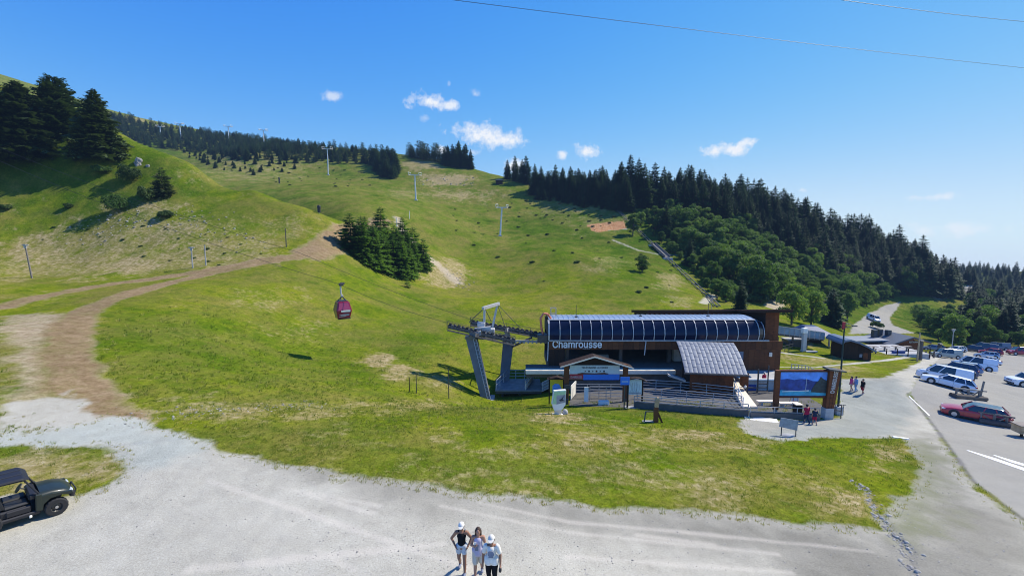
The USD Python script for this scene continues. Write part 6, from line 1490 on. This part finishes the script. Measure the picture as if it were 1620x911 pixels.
# the open utility buggy at the lower left
fw, rw = on(90, 813), on(-17, 847)
wb = float(np.hypot(*(fw - rw)[:2])); hd = math.atan2(fw[1] - rw[1], fw[0] - rw[0])
cc = (fw + rw) / 2 + np.array([-math.sin(hd), math.cos(hd), 0]) * .62
q = wb / 2.2
M['utv_green'] = plain('dark_green_shell', (.016, .023, .017), .4, var=.08, coat=.2)
M['utv_black'] = plain('black_shell', (.018, .018, .022), .5, var=.12)
uv = thing('utility_buggy', 'dark green and black open utility buggy with a flat roof at the left edge', 'buggy', mat4=ground_frame(cc, hd))
fx = 1.1 * q
for sx in (fx, -fx):
    for sy in (-.62, .62):
        c = np.array([sx, sy, .34])
        prof_ = [(.17, -.13), (.30, -.13), (.335, -.10), (.345, -.04), (.345, .04), (.335, .10), (.30, .13), (.17, .13)]
        tv, tf_ = lathe(prof_, 36, 'y', False); a_ = np.arctan2(tv[:, 2], tv[:, 0]); rr_ = np.hypot(tv[:, 0], tv[:, 2])
        tv = tv * np.where((rr_ > .32) & (np.arange(len(tv)) % 2 == 0), .965, 1.0)[:, None] ** np.array([1, 0, 1])
        wh = part('wheel', mv((tv, tf_), c), M['rubber'], uv)
        part('rim', mv(lathe([(0, -.05), (.05, -.05), (.06, -.01), (.13, .0), (.175, -.06), (.19, -.10), (.185, .0), (0, .03)][::1], 18, 'y') if sy < 0 else lathe([(0, .05), (.17, .02), (.185, .08), (0, .06)], 18, 'y'), c + [0, -.03 if sy < 0 else .03, 0]), M['steel_dark'], wh)
        part('hub_cap', mv(lathe([(0, -.02), (.05, -.02), (.05, .02), (0, .02)], 10, 'y'), c + [0, -.10 if sy < 0 else .10, 0]), M['steel'], wh)
part('floor_pan', box(-1.75, fx + .1, -.60, .60, .30, .42, .04), M['utv_black'], uv)
part('side_sill', joinvf([box(-.9, fx - .42, -.72, -.58, .29, .44, .04), box(-.9, fx - .42, .58, .72, .29, .44, .04)]), M['utv_black'], uv)
hood_r = lambda x, z0, z1, w: np.array([(x, -w, z0), (x, -w, z1 - .10), (x, -w * .82, z1), (x, 0, z1 + .03), (x, w * .82, z1), (x, w, z1 - .10), (x, w, z0)])
part('hood', loft([hood_r(fx - .42, .80, 1.06, .68), hood_r(fx - .1, .78, 1.04, .68), hood_r(fx + .22, .76, .97, .66), hood_r(fx + .42, .70, .86, .60), hood_r(fx + .50, .66, .76, .52)]), M['utv_green'], uv, smooth=40)
part('fender', joinvf([prism([(fx - .46, .40), (fx - .38, .40), (fx - .34, .62), (fx - .16, .77), (fx + .14, .80), (fx + .36, .72), (fx + .46, .74), (fx + .44, .84), (fx - .1, .92), (fx - .46, .92)], s * .70 - .04, s * .70 + .04) for s in (-1, 1)]), M['utv_green'], uv)
part('cowl_panel', joinvf([box(fx - .56, fx - .38, s * .70 - .05, s * .70 + .05, .40, 1.05, .03) for s in (-1, 1)]), M['utv_green'], uv)
part('bumper', joinvf([box(fx + .40, fx + .56, -.50, .50, .48, .72, .05), tube([(fx + .52, -.42, .46), (fx + .60, -.40, .74), (fx + .58, .40, .74), (fx + .52, .42, .46)], .025, 7)]), M['utv_black'], uv)
for s in (-.44, .44):
    part('headlight', box(fx + .30, fx + .50, s - .12, s + .12, .74, .84, .03), M['lamp_clear'], uv)
part('dashboard', box(fx - .72, fx - .46, -.60, .60, .84, 1.06, .05), M['utv_black'], uv)
part('footwell', box(fx - .50, fx - .44, -.60, .60, .42, .86), M['black'], uv)
sw = mv(lathe([(.155, -.014), (.18, -.014), (.18, .014), (.155, .014)], 20), (0, 0, 0)); v_ = sw[0]; a_ = A(-58); v_ = np.c_[v_[:, 0] * math.cos(a_) + v_[:, 2] * math.sin(a_), v_[:, 1], -v_[:, 0] * math.sin(a_) + v_[:, 2] * math.cos(a_)]
part('steering_wheel', joinvf([(v_ + [fx - .88, .30, 1.10], sw[1]), tube([(fx - .88, .30, 1.10), (fx - .62, .30, .95)], .025, 6), tube([(fx - .90, .14, 1.10), (fx - .86, .46, 1.10)], .014, 5)]), M['black'], uv)
part('seat_base', joinvf([box(-.62, .22, -.64, .64, .42, .70, .05)]), M['utv_black'], uv)
part('seat', joinvf([box(-.50, .16, -.58, -.06, .70, .82, .05), box(-.50, .16, .06, .58, .70, .82, .05)]), M['black'], uv)
part('backrest', joinvf([loft([np.array([(x, y0, z), (x + .12, y0, z), (x + .12, y1, z), (x, y1, z)]) for x, z in ((-.58, .78), (-.74, 1.34))]) for y0, y1 in ((-.58, -.04), (.04, .58))]), M['black'], uv)
part('storage_box', box(-.45, .18, -.70, -.60, .46, .68, .03), M['utv_black'], uv)
part('rear_box', joinvf([box(-1.95, -.78, -.70, .70, .62, 1.0, .05), box(-1.9, -.9, -.72, -.70, .70, .74), box(-1.9, -.9, -.72, -.70, .84, .88)]), M['utv_black'], uv)
rl = []
for s in (-1, 1):
    rl += [[(fx - .44, s * .64, 1.02), (fx - .62, s * .61, 1.36), (fx - .80, s * .57, 1.68)], [(fx - .80, s * .57, 1.68), (-.86, s * .57, 1.72)], [(-.86, s * .57, 1.72), (-.80, s * .62, 1.0)], [(-.80, s * .62, 1.0), (-.78, s * .62, .42)]]
for k, r_ in enumerate(rl):
    part('roll_bar', tube(r_, .034, 8), M['utv_black'], uv)
part('roll_bar', tube([(fx - .80, -.57, 1.68), (fx - .80, .57, 1.68)], .03, 8), M['utv_black'], uv)
rr = lambda x, w, z: np.array([(x, -w, z - .02), (x, -w + .04, z + .035), (x, -w * .36, z + .05), (x, w * .36, z + .05), (x, w - .04, z + .035), (x, w, z - .02), (x, 0, z - .01)])
part('roof', loft([rr(fx - .66, .54, 1.66), rr(fx - .78, .66, 1.73), rr(0, .70, 1.77), rr(-.8, .68, 1.77), rr(-.95, .62, 1.73)]), M['utv_black'], uv, smooth=30)
for y in (-.24, .24):
    part('roof_groove', box(-.9, fx - .82, y - .02, y + .02, 1.79, 1.835), M['steel_dark'], uv)
part('side_lamp', box(.12, .2, -.76, -.70, .24, .34, .02), M['white_paint'], uv)

# log barriers and the planter in the car park
def barrier(u0, u1, v0, v1, h, label, mast=False):
    a, b = on(u0, v0), on(u1, v1)
    t = thing('log_barrier', label, 'barrier')
    d = (b - a) / np.linalg.norm(b - a)
    lv = cone_tube(a + [0, 0, .2], b + [0, 0, .2], .27, .23, 12); part('log', lv, M['log'], t)
    part('log', cone_tube(a + [0, .42, .2], b + [0, .42, .2], .22, .24, 12), M['log'], t)
    P = lambda s, z: a + (b - a) * s + np.array([0, .2, z])
    part('rail', beam(P(0, h), P(1.04, h * .98), .13), M['grey_wood'], t)
    for s in (.1, .48, .82):
        part('post', beam(P(s, .1), P(s, h), .14), M['grey_wood'], t)
    part('brace', beam(P(.13, h * .85), P(.4, .3), .10), M['grey_wood'], t); part('brace', beam(P(.8, h * .85), P(.55, .3), .10), M['grey_wood'], t)
    if mast: part('mast', beam(P(.86, .2), P(.93, 2.05), .13), M['grey_wood'], t)
barrier(1510, 1560, 629, 634, 1.0, 'timber log barrier with a tall upright end post behind the red car', True)
barrier(1549, 1606, 668, 678, .95, 'timber log barrier in front of the red car')
p = on(1618, 690)
pt = thing('timber_planter', 'orange-brown timber planter on legs at the right picture edge', 'planter', p, A(-10))
for k in range(3):
    part('board', box(-.55 + .03 * (2 - k), 1.3, -.45 - .004 * k, -.40, .35 + .21 * k, .55 + .21 * k, .01), M['pale_wood'], pt)
part('body', box(-.5, 1.3, -.39, .5, .33, .95), M['pale_wood'], pt); part('top_rail', box(-.62, 1.35, -.52, .55, .98, 1.04, .01), M['grey_wood'], pt)
for x in (-.40, 1.1):
    part('leg', box(x, x + .12, -.35, -.23, -.3, .34), M['timber_dark'], pt)
part('soil', box(-.45, 1.2, -.3, .4, .955, .975), M['log'], pt)

# painted marks on the asphalt
drape([(1437.5, 626.5), (1439, 626), (1455, 641.5), (1471.5, 657), (1469.5, 657.5), (1453.5, 642)], 'painted_line', M['paint_line'], up=.012, step=.4)
drape([(1528.5, 712), (1532, 712), (1576, 725), (1632, 744), (1632, 748.5), (1576, 729)], 'painted_line', M['paint_line'], up=.012, step=.4)
drape([(1570.5, 719.5), (1573.5, 719.5), (1632, 737), (1632, 740.5), (1600, 731)], 'painted_line', M['paint_line'], up=.012, step=.4)

# ------------------------------------------------------------------ people
M['skin'] = plain('skin', (.42, .22, .14), .55, var=.06); M['skin_dark'] = plain('tanned_skin', (.30, .15, .09), .55, var=.06)
CL = {k: plain('cloth_' + k, c, .85, var=.12, scale=14, spec=.1) for k, c in dict(black=(.012, .012, .014), white=(.74, .71, .64), pale=(.62, .60, .54), denim=(.50, .53, .55), lilac=(.50, .46, .58), slate=(.20, .22, .28), red=(.32, .015, .05), pink=(.60, .08, .22), blue=(.20, .34, .52), darkred=(.25, .02, .03), navy=(.02, .03, .06), cream=(.62, .56, .46)).items()}
M['hair'] = plain('brown_hair', (.05, .028, .016), .7, var=.3, scale=30); M['hair_dark'] = plain('black_hair', (.012, .010, .010), .7)
_sp = np.array(trimesh.creation.icosphere(2, 1.0).vertices)
def bone(a, ra, b, rb):
    return manifold3d.Manifold.hull_points(np.vstack([np.asarray(a, float) + _sp * ra, np.asarray(b, float) + _sp * rb]))
def blob_(c, r, sc=(1, 1, 1)):
    return manifold3d.Manifold.hull_points(np.asarray(c, float) + _sp * r * np.array(sc))
def fuse(lst, length=None, it=6):
    m = manifold3d.Manifold.batch_boolean(lst, manifold3d.OpType.Add)
    if length: m = m.refine_to_length(length)
    v, f = vf(m); t = trimesh.Trimesh(v, f, process=True)
    if it: trimesh.smoothing.filter_taubin(t, .5, .53, it)
    return np.array(t.vertices), np.array(t.faces)
def person(label, p, rz, h, sk='skin', top=('white', 'tee'), bottom=('black', 'shorts'), cap=None, hair='hair', long_hair=False, pose=None, fine=True, extra=None, group=None, shoes='slate'):
    """a standing or walking figure, facing +x before turning; pose moves the joints"""
    J = dict(pel=(0, 0, .93), wai=(0, 0, 1.08), che=(0, 0, 1.27), nec=(.0, 0, 1.43), hea=(.025, 0, 1.575),
             shL=(0, .165, 1.365), shR=(0, -.165, 1.365), elL=(-.02, .215, 1.09), elR=(-.02, -.215, 1.09), wrL=(.05, .22, .85), wrR=(.05, -.22, .85),
             hiL=(0, .085, .90), hiR=(0, -.085, .90), knL=(.06, .095, .49), knR=(-.02, -.095, .49), anL=(.10, .10, .085), anR=(-.26, -.10, .14), toL=(.25, .11, .035), toR=(-.14, -.11, .05))
    J.update(pose or {}); J = {k: np.array(v, float) for k, v in J.items()}
    s = h / 1.70
    t = thing('person', label, 'person', p, rz, group)
    b = [bone(J['pel'], .125, J['wai'], .108), bone(J['wai'], .108, J['che'], .128), bone(J['che'], .120, J['nec'] + [0, 0, -.05], .075), bone(J['nec'] + [0, 0, -.03], .055, J['hea'] + [-.01, 0, -.06], .055),
         blob_(J['hea'], .098, (1.0, .80, 1.18)), blob_(J['hea'] + [.035, 0, -.065], .058, (1, .85, .9)), blob_(J['hea'] + [.10, 0, -.02], .017, (1, .8, 1.4)),
         bone(J['shL'], .062, J['shR'], .062), bone(J['hiL'], .095, J['hiR'], .095)]
    for k in 'LR':
        y = 1 if k == 'L' else -1
        b += [bone(J['sh' + k], .058, J['el' + k], .041), bone(J['el' + k], .041, J['wr' + k], .028), bone(J['hi' + k], .088, J['kn' + k], .056), bone(J['kn' + k], .055, J['kn' + k] * .6 + J['an' + k] * .4 + [-.02, 0, 0], .054), bone(J['kn' + k] * .6 + J['an' + k] * .4 + [-.02, 0, 0], .054, J['an' + k], .036), bone(J['an' + k] + [-.02, 0, -.03], .036, J['to' + k], .028),
              blob_(J['hea'] + [0, y * .082, -.01], .022, (.7, .5, 1.3))]
        d = J['wr' + k] - J['el' + k]; d /= np.linalg.norm(d)
        hd_ = J.get('hd' + k); d = hd_ / np.linalg.norm(hd_) if hd_ is not None else d
        sd = np.cross(d, [0, y, 0]); sd /= max(np.linalg.norm(sd), 1e-6); pm = J['wr' + k] + d * .075
        b += [bone(J['wr' + k], .026, pm, .030), bone(J['wr' + k] + sd * .02, .02, pm + sd * .022, .02), bone(J['wr' + k] - sd * .02, .02, pm - sd * .022, .02)]
        inn = np.array([0, -y, 0]) - d * np.dot([0, -y, 0], d)
        for i in range(4):
            o = sd * (.030 - .020 * i); L1 = (.046, .052, .050, .040)[i]
            k1 = pm + o + d * L1; k2 = k1 + (d * .75 + inn * .55) * L1 * .8
            b += [bone(pm + o, .0105, k1, .0095), bone(k1, .0095, k2, .008)]
        th = J['wr' + k] + d * .03 + sd * .03; t1 = th + (d * .6 + sd * .75) * .04
        b += [bone(th, .013, t1, .011), bone(t1, .011, t1 + (d * .9 + inn * .3) * .032, .009)]
    v, f = fuse(b, .022 if fine else .05, 6 if fine else 3)
    part('body', (v * s, f), M[sk], t, smooth=True)
    def cloth(nm, lst, m, it=5):
        v, f = fuse(lst, .03 if fine else None, it if fine else 0); return part(nm, (v * s, f), m, t, smooth=True if fine else 45)
    tc, ts = top
    tor = [bone(J['pel'] + [0, 0, .02], .142, J['wai'], .128), bone(J['wai'], .128, J['che'], .142), bone(J['che'], .136, J['nec'] + [0, 0, -.10], .085), bone(J['shL'] * .86 + J['che'] * .14, .068, J['shR'] * .86 + J['che'] * .14, .068), bone(J['hiL'] + [0, 0, .06], .118, J['hiR'] + [0, 0, .06], .118)]
    if ts == 'tank':
        tor = [bone(J['pel'] + [0, 0, .08], .132, J['wai'], .122), bone(J['wai'], .122, J['che'] + [0, 0, .0], .136), bone(J['che'] + [.01, .055, -.02], .092, J['che'] + [.01, -.055, -.02], .092), bone(J['che'] + [-.02, .09, .06], .055, J['shL'] * .55 + J['nec'] * .45 + [0, 0, -.01], .052), bone(J['che'] + [-.02, -.09, .06], .055, J['shR'] * .55 + J['nec'] * .45 + [0, 0, -.01], .052)]
    if ts == 'loose':
        tor = tor[:2] + [bone(J['pel'] + [0, 0, -.06], .165, J['wai'] + [0, 0, .05], .132), bone(J['che'] + [0, .05, 0], .100, J['che'] + [0, -.05, 0], .100), bone(J['hiL'] + [0, 0, .05], .125, J['hiR'] + [0, 0, .05], .125)]
    if ts in ('tee', 'long'):
        for k in 'LR':
            q = .62 if ts == 'tee' else 1.0
            tor.append(bone(J['hi' + k] + [0, 0, .10], .130, J['hi' + k] + [0, 0, .0], .132)); tor.append(bone(J['sh' + k], .075, J['sh' + k] * (1 - q) + J['el' + k] * q, .070 if ts == 'tee' else .055))
            if ts == 'long': tor.append(bone(J['el' + k], .055, J['wr' + k], .043))
    cloth('shirt', tor, CL[tc])
    bc, bt_ = bottom
    q = {'shorts': .40, 'long_shorts': .85, 'skirt': .5, 'trousers': 1.0}[bt_]
    lo = [bone(J['pel'] + [0, .02, .03], .130, J['pel'] + [0, -.02, .03], .130)]
    for k in 'LR':
        e = J['hi' + k] * (1 - q) + J['kn' + k] * q
        lo.append(bone(J['hi' + k], .115, e, .098 if bt_ != 'trousers' else .068))
        if bt_ == 'trousers': lo.append(bone(J['kn' + k], .068, J['an' + k] + [0, 0, .04], .056))
    if bt_ in ('skirt', 'long_shorts') and bt_ == 'skirt':
        lo.append(bone(J['pel'], .14, (J['knL'] + J['knR']) / 2 + [0, 0, .2], .16))
    cloth('shorts' if bt_ != 'trousers' else 'trousers', lo, CL[bc])
    for k in 'LR':
        cloth('shoe', [bone(J['an' + k] + [-.035, 0, -.035], .046, J['to' + k] + [.0, 0, .005], .040)], CL[shoes], 2)
    if cap:
        cv = [blob_(J['hea'] + [-.006, 0, .035], .112, (1.0, .86, .92))]
        m = manifold3d.Manifold.batch_boolean(cv, manifold3d.OpType.Add).trim_by_plane((-.12, 0, 1), float(J['hea'][2] + .03))
        v, f = vf(m); cp = part('cap', (v * s, f), CL[cap], t, smooth=50)
        v, f = loft([np.array([(J['hea'][0] + .06 + .13 * math.cos(a_) * (1 if e else .25), .085 * math.sin(a_), J['hea'][2] + .045 - .03 * (1 if e else 0) * math.cos(a_) + zz) for a_ in np.linspace(-1.5, 1.5, 9)] ) for e, zz in ((0, 0), (1, 0), (1, .012), (0, .012))], cap=False)
        part('peak', (v * s, f), CL[cap if cap != 'white' else 'pale'], cp)
    hh = [blob_(J['hea'] + [-.022, 0, .018], .108, (.98, .88, 1.05))]
    if long_hair: hh += [bone(J['hea'] + [-.06, .05, -.02], .06, J['hea'] + [-.05, .075, -.15], .04), bone(J['hea'] + [-.06, -.05, -.02], .06, J['hea'] + [-.05, -.075, -.15], .04), blob_(J['hea'] + [-.08, 0, -.05], .07)]
    m = manifold3d.Manifold.batch_boolean(hh, manifold3d.OpType.Add) - blob_(J['hea'] + [.12, 0, -.055], .118, (1, .75, 1.0))
    v, f = vf(m); part('hair', (v * s, f), M[hair], t, smooth=50)
    if fine:
        for y in (-.036, .036):
            part('eye', (sph(J['hea'] + [.088, y, .008], .012, 1)[0] * s, sph((0, 0, 0), 1, 1)[1]), M['ink'], t)
        part('mouth', (sph(J['hea'] + [.088, 0, -.075], .018, 1, (.4, 1.1, .35))[0] * s, sph((0, 0, 0), 1, 1)[1]), plain('lips', (.30, .10, .09), .5) if 'lips' not in M else M['lips'], t)
    for nm, fn, m in (extra or []):
        v, f = fn(J); part(nm, (v * s, f), m, t)
    return t
def stand(u, vtop, h, y0, y1):
    """the ground point under column u from which a figure of height h reaches up to pixel row vtop"""
    best = None
    for v in np.linspace(y0, y1, 160):
        p = on(u, v); e = abs(project(p + [0, 0, h])[1] - vtop)
        if best is None or e < best[0]: best = (e, p)
    return best[1]
FACE = A(-93)
hand_hip = dict(elR=(-.06, -.33, 1.12), wrR=(.06, -.20, .96), hdR=(.25, .55, -.75), elL=(-.10, .30, 1.12), wrL=(.03, .21, .94), hdL=(.3, -.45, -.7))
person('walker in a white cap, black vest and pale shorts, left of three', stand(731, 825.5, 1.72, 880, 940), FACE, 1.72, 'skin_dark', ('black', 'tank'), ('denim', 'shorts'), 'white', 'hair', False, hand_hip)
person('bare-headed walker with brown hair, lilac loose top and pale knee shorts, middle of three', stand(757, 833.5, 1.66, 880, 945), FACE + .05, 1.66, 'skin', ('lilac', 'loose'), ('cream', 'long_shorts'), None, 'hair', True,
       dict(elR=(.02, -.22, 1.10), wrR=(.20, -.13, 1.20), hdR=(.4, .5, .4), elL=(-.03, .24, 1.08), wrL=(.05, .26, .86), anL=(-.24, .1, .14), toL=(-.12, .11, .05), knL=(-.02, .095, .49), anR=(.10, -.1, .085), toR=(.25, -.11, .035), knR=(.07, -.095, .49)),
       extra=[('phone', lambda J: box(J['wrR'][0] + .03, J['wrR'][0] + .045, J['wrR'][1] + .02, J['wrR'][1] + .09, J['wrR'][2] + .0, J['wrR'][2] + .14), M['white_paint']), ('shirt_pattern', lambda J: box(.10, .155, -.10, .03, .98, 1.20, .03), CL['slate'])])
person('walker in a white and grey cap, white printed T-shirt and black trousers, right of three', stand(778, 845.5, 1.78, 890, 960), FACE - .04, 1.78, 'skin_dark', ('white', 'tee'), ('black', 'trousers'), 'pale', 'hair_dark', False,
       dict(elL=(-.02, .25, 1.08), wrL=(.06, .26, .84), elR=(-.02, -.24, 1.08), wrR=(.04, -.25, .84)),
       extra=[('shirt_print', lambda J: mv(lathe([(.045, -.01), (.095, -.01), (.095, .01), (.045, .01)], 20, 'x'), (.148, 0, 1.22)), CL['slate']), ('shirt_print_line', lambda J: box(.135, .150, -.07, .07, 1.10, 1.125), CL['slate']), ('cap_badge', lambda J: box(.10, .112, -.03, .03, 1.60, 1.65), M['ink']), ('dark_bag', lambda J: sph(J['wrL'] + [.04, .0, -.12], .075, 2, (.7, .6, 1.1)), M['black'])])
W_ = lambda **k: k
for (u, vt, vb0, vb1, h, rz, kw) in [
    (1346, 595, 612, 640, 1.66, A(175), W_(label='walker in a pink top with bare legs, left of three on the gravel', top=('pink', 'tee'), bottom=('cream', 'shorts'), long_hair=True)),
    (1353, 595, 612, 640, 1.72, A(178), W_(label='walker in light blue top and trousers, middle of three on the gravel', top=('blue', 'long'), bottom=('blue', 'trousers'), hair='hair_dark')),
    (1364, 599, 612, 640, 1.70, A(185), W_(label='walker in a black top and dark red shorts, right of three on the gravel', top=('black', 'tee'), bottom=('darkred', 'long_shorts'), hair='hair_dark')),
    (1275, 639, 650, 680, 1.68, A(95), W_(label='standing person in a red top and dark trousers behind the hoarding', top=('red', 'tee'), bottom=('navy', 'trousers'), hair='hair_dark')),
    (1288, 645, 652, 680, 1.42, A(80), W_(label='small person in a dark top and red shorts beside the hoarding column', top=('navy', 'tee'), bottom=('red', 'long_shorts'), hair='hair_dark')),
    (1543, 562, 570, 585, 1.70, A(140), W_(label='person in dark red standing behind the small white van', top=('darkred', 'tee'), bottom=('black', 'trousers'), hair='hair_dark')),
    (1549, 562, 570, 585, 1.68, A(160), W_(label='person in red with dark legs, right of two by the small white van', top=('red', 'tee'), bottom=('navy', 'trousers'), hair='hair')),
    (1578, 555, 556, 572, 1.75, A(100), W_(label='distant dark-clothed person at the far end of the car park', top=('navy', 'long'), bottom=('navy', 'trousers'), hair='hair_dark'))]:
    p = stand(u, vt, h, vb0, vb1)
    lb = kw.pop('label')
    person(lb, p, rz, h, 'skin', cap=None, fine=False, **kw)
person('person in a red top by the dark gate frame below the station', G(1208, 615) + [0, 0, .25], A(-80), 1.66, 'skin', ('red', 'long'), ('black', 'trousers'), 'white', 'hair_dark', fine=False)

# ------------------------------------------------------------------ stones, grit and grass
g = np.random.default_rng(77)
def scatter(name, label, cat, shapes, m, pts_, sc, kind='stuff', upright=False):
    pi = UsdGeom.PointInstancer.Define(stage, pth(None, name)); meta(pi, label, cat, kind=kind)
    rel = []
    for k, sh_ in enumerate(shapes):
        hx = UsdGeom.Xform.Define(stage, str(pi.GetPath()) + f'/source_{k:03d}'); usdkit.mesh(stage, str(hx.GetPath()) + '/shape', sh_, M[m[k % len(m)]]); rel.append(hx.GetPath())
    pi.CreatePrototypesRel().SetTargets(rel)
    n = len(pts_); a = g.uniform(0, 2 * PI, n)
    pi.CreatePositionsAttr(Vt.Vec3fArray.FromNumpy(pts_.astype(np.float32))); pi.CreateScalesAttr(Vt.Vec3fArray.FromNumpy(sc.astype(np.float32)))
    pi.CreateOrientationsAttr(Vt.QuathArray([Gf.Quath(float(math.cos(x / 2)), 0, 0, float(math.sin(x / 2))) for x in a])); pi.CreateProtoIndicesAttr(Vt.IntArray.FromNumpy(g.integers(0, len(shapes), n).astype(np.int32)))
def mask_at(mm, x, y):
    return grid_at(mm.reshape(GX.shape), x, y)
def cand(n, r0, r1, az=54):
    a = np.radians(g.uniform(-az, az, n)); r = np.exp(g.uniform(math.log(r0), math.log(r1), n)); return r * np.sin(a), r * np.cos(a), r
def stone_shape(seed):
    v, f = sph((0, 0, 0), 1, 1); v = v * (1 + .7 * (fbm(v * 1.3 + seed * 3.1, 2, seed) - .5))[:, None] * [1, .8, .55]; return v, f
M['grit'] = plain('pale_grit', (.36, .34, .30), .9, var=.35, scale=1.0); M['grit_dark'] = plain('dark_grit', (.22, .21, .19), .9, var=.35, scale=1.0)
x, y, r = cand(60000, 12.5, 40); k = (mask_at(yard, x, y) > .6) & (mask_at(carpark, x, y) < .2) & (g.random(len(x)) < .10 + .5 * np.clip(fbm(np.c_[x, y, 0 * x] / 3.0, 3, 40) - .45, 0, 1) * 2)
x, y = x[k], y[k]; s = g.lognormal(math.log(.012), .45, len(x)); s = np.clip(s, .005, .04)
scatter('loose_gravel', 'loose grit and pebbles lying on the gravel yard', 'gravel', [stone_shape(i) for i in range(3)], ['grit', 'grit_dark', 'grit'], np.c_[x, y, gz(x, y) + s * .15], np.c_[s, s, s])
gl_ = world_line([(1355, 765), (1370, 775), (1378, 795), (1392, 820), (1412, 846), (1436, 868), (1440, 905)], 3)
i = g.integers(0, len(gl_), 420); x, y = gl_[i, 0] + g.normal(0, .14, 420), gl_[i, 1] + g.normal(0, .22, 420); s = np.clip(g.lognormal(math.log(.030), .6, 420), .012, .13)
scatter('gully_stones', 'broken stones lying along the washed-out gully at the lower right', 'stones', [stone_shape(i + 5) for i in range(3)], ['grit', 'grit_dark', 'grit'], np.c_[x, y, gz(x, y) + s * .1], np.c_[s, s, s])
gl_ = np.vstack([world_line(l, 4) for l in ([(190, 664), (330, 650), (420, 645), (520, 640)], [(130, 365), (250, 345), (330, 350), (400, 395)], [(680, 285), (740, 290)], [(700, 425), (740, 450)])])
i = g.integers(0, len(gl_), 700); sp_ = .02 * np.hypot(gl_[i, 0], gl_[i, 1]); x, y = gl_[i, 0] + g.normal(0, 1, 700) * sp_, gl_[i, 1] + g.normal(0, 1, 700) * sp_; s = np.clip(g.lognormal(math.log(.0010), .5, 700), .0005, .0024) * np.hypot(x, y)
scatter('slope_stones', 'small pale stones strewn over the bare patches of meadow and hill', 'stones', [stone_shape(i + 9) for i in range(3)], ['grit_dark', 'grit', 'grit_dark'], np.c_[x, y, gz(x, y) + s * .1], np.c_[s, s, s])
def tuft(seed, n, h, w, spread):
    q = np.random.default_rng(seed); V, F = [], []
    for k in range(n):
        a = q.uniform(0, 2 * PI); b = np.array([math.cos(a), math.sin(a), 0]) * q.uniform(0, spread); d = np.array([math.cos(a), math.sin(a), 0]) * q.uniform(.1, .7); hh = h * q.uniform(.55, 1.1); sd = np.array([-math.sin(a), math.cos(a), 0]) * w
        o = len(V); V += [b - sd, b + sd, b + d * hh * .5 + sd * .6 + [0, 0, hh * .65], b + d * hh + [0, 0, hh], b + d * hh * .5 - sd * .6 + [0, 0, hh * .65]]; F += [(o, o + 1, o + 2), (o, o + 2, o + 4), (o + 4, o + 2, o + 3)]
    return np.array(V), np.array(F)
M['grass'] = leafmat('grass_blades', (.11, .165, .014), (.30, .32, .045), .45, .35); M['grass_dry'] = leafmat('dry_grass_blades', (.26, .235, .06), (.46, .40, .15), .4, .4)
x, y, r = cand(90000, 14, 75); open_ = (mask_at(yard, x, y) < .45) & (mask_at(carpark, x, y) < .05) & (mask_at(track, x, y) < .3) & (mask_at(fan, x, y) < .5) & (mask_at(road, x, y) < .1)
open_ &= ~((x > 1.5) & (x < 32) & (y > 44) & (y < 67))
k = open_ & (g.random(len(x)) < (.22 + 1.2 * (fbm(np.c_[x, y, 0 * x] / 2.2, 3, 50) - .35)) * (1 - .6 * mask_at(dry, x, y)) * np.clip((72 - r) / 40, 0, 1))
x, y, r = x[k], y[k], r[k]; s = np.clip(r / 26, .6, 2.2) * g.uniform(.5, 1.3, len(x))
scatter('meadow_grass', 'grass tufts and herbs covering the meadow', 'grass', [tuft(1, 11, .10, .010, .12), tuft(2, 14, .07, .013, .15), tuft(3, 8, .15, .008, .08), tuft(4, 12, .08, .012, .14)], ['grass', 'grass', 'grass_dry', 'grass'], np.c_[x, y, gz(x, y) - .01], np.c_[s, s, s * .9])
x, y, r = cand(26000, 13, 45); k = (mask_at(yard, x, y) > .25) & (mask_at(yard, x, y) < .97) & (mask_at(carpark, x, y) < .2)
x2, y2, r2 = cand(40000, 13, 45); e_ = np.maximum(mask_at(dry, x2, y2), 0); k2 = (e_ > .25) & (mask_at(yard, x2, y2) < .6) & (g.random(len(x2)) < e_ * .7) & ~((x2 > 1.5) & (x2 < 32) & (y2 > 44) & (y2 < 67))
x, y = np.r_[x[k], x2[k2]], np.r_[y[k], y2[k2]]; s = g.uniform(.4, 1.1, len(x))
scatter('verge_weeds', 'dry weeds straggling over the edge of the gravel and the bare patches', 'weeds', [tuft(11, 9, .12, .010, .12), tuft(12, 7, .16, .008, .08), tuft(13, 8, .08, .016, .10)], ['grass_dry', 'grass', 'grass_dry'], np.c_[x, y, gz(x, y) - .01], np.c_[s, s, s])
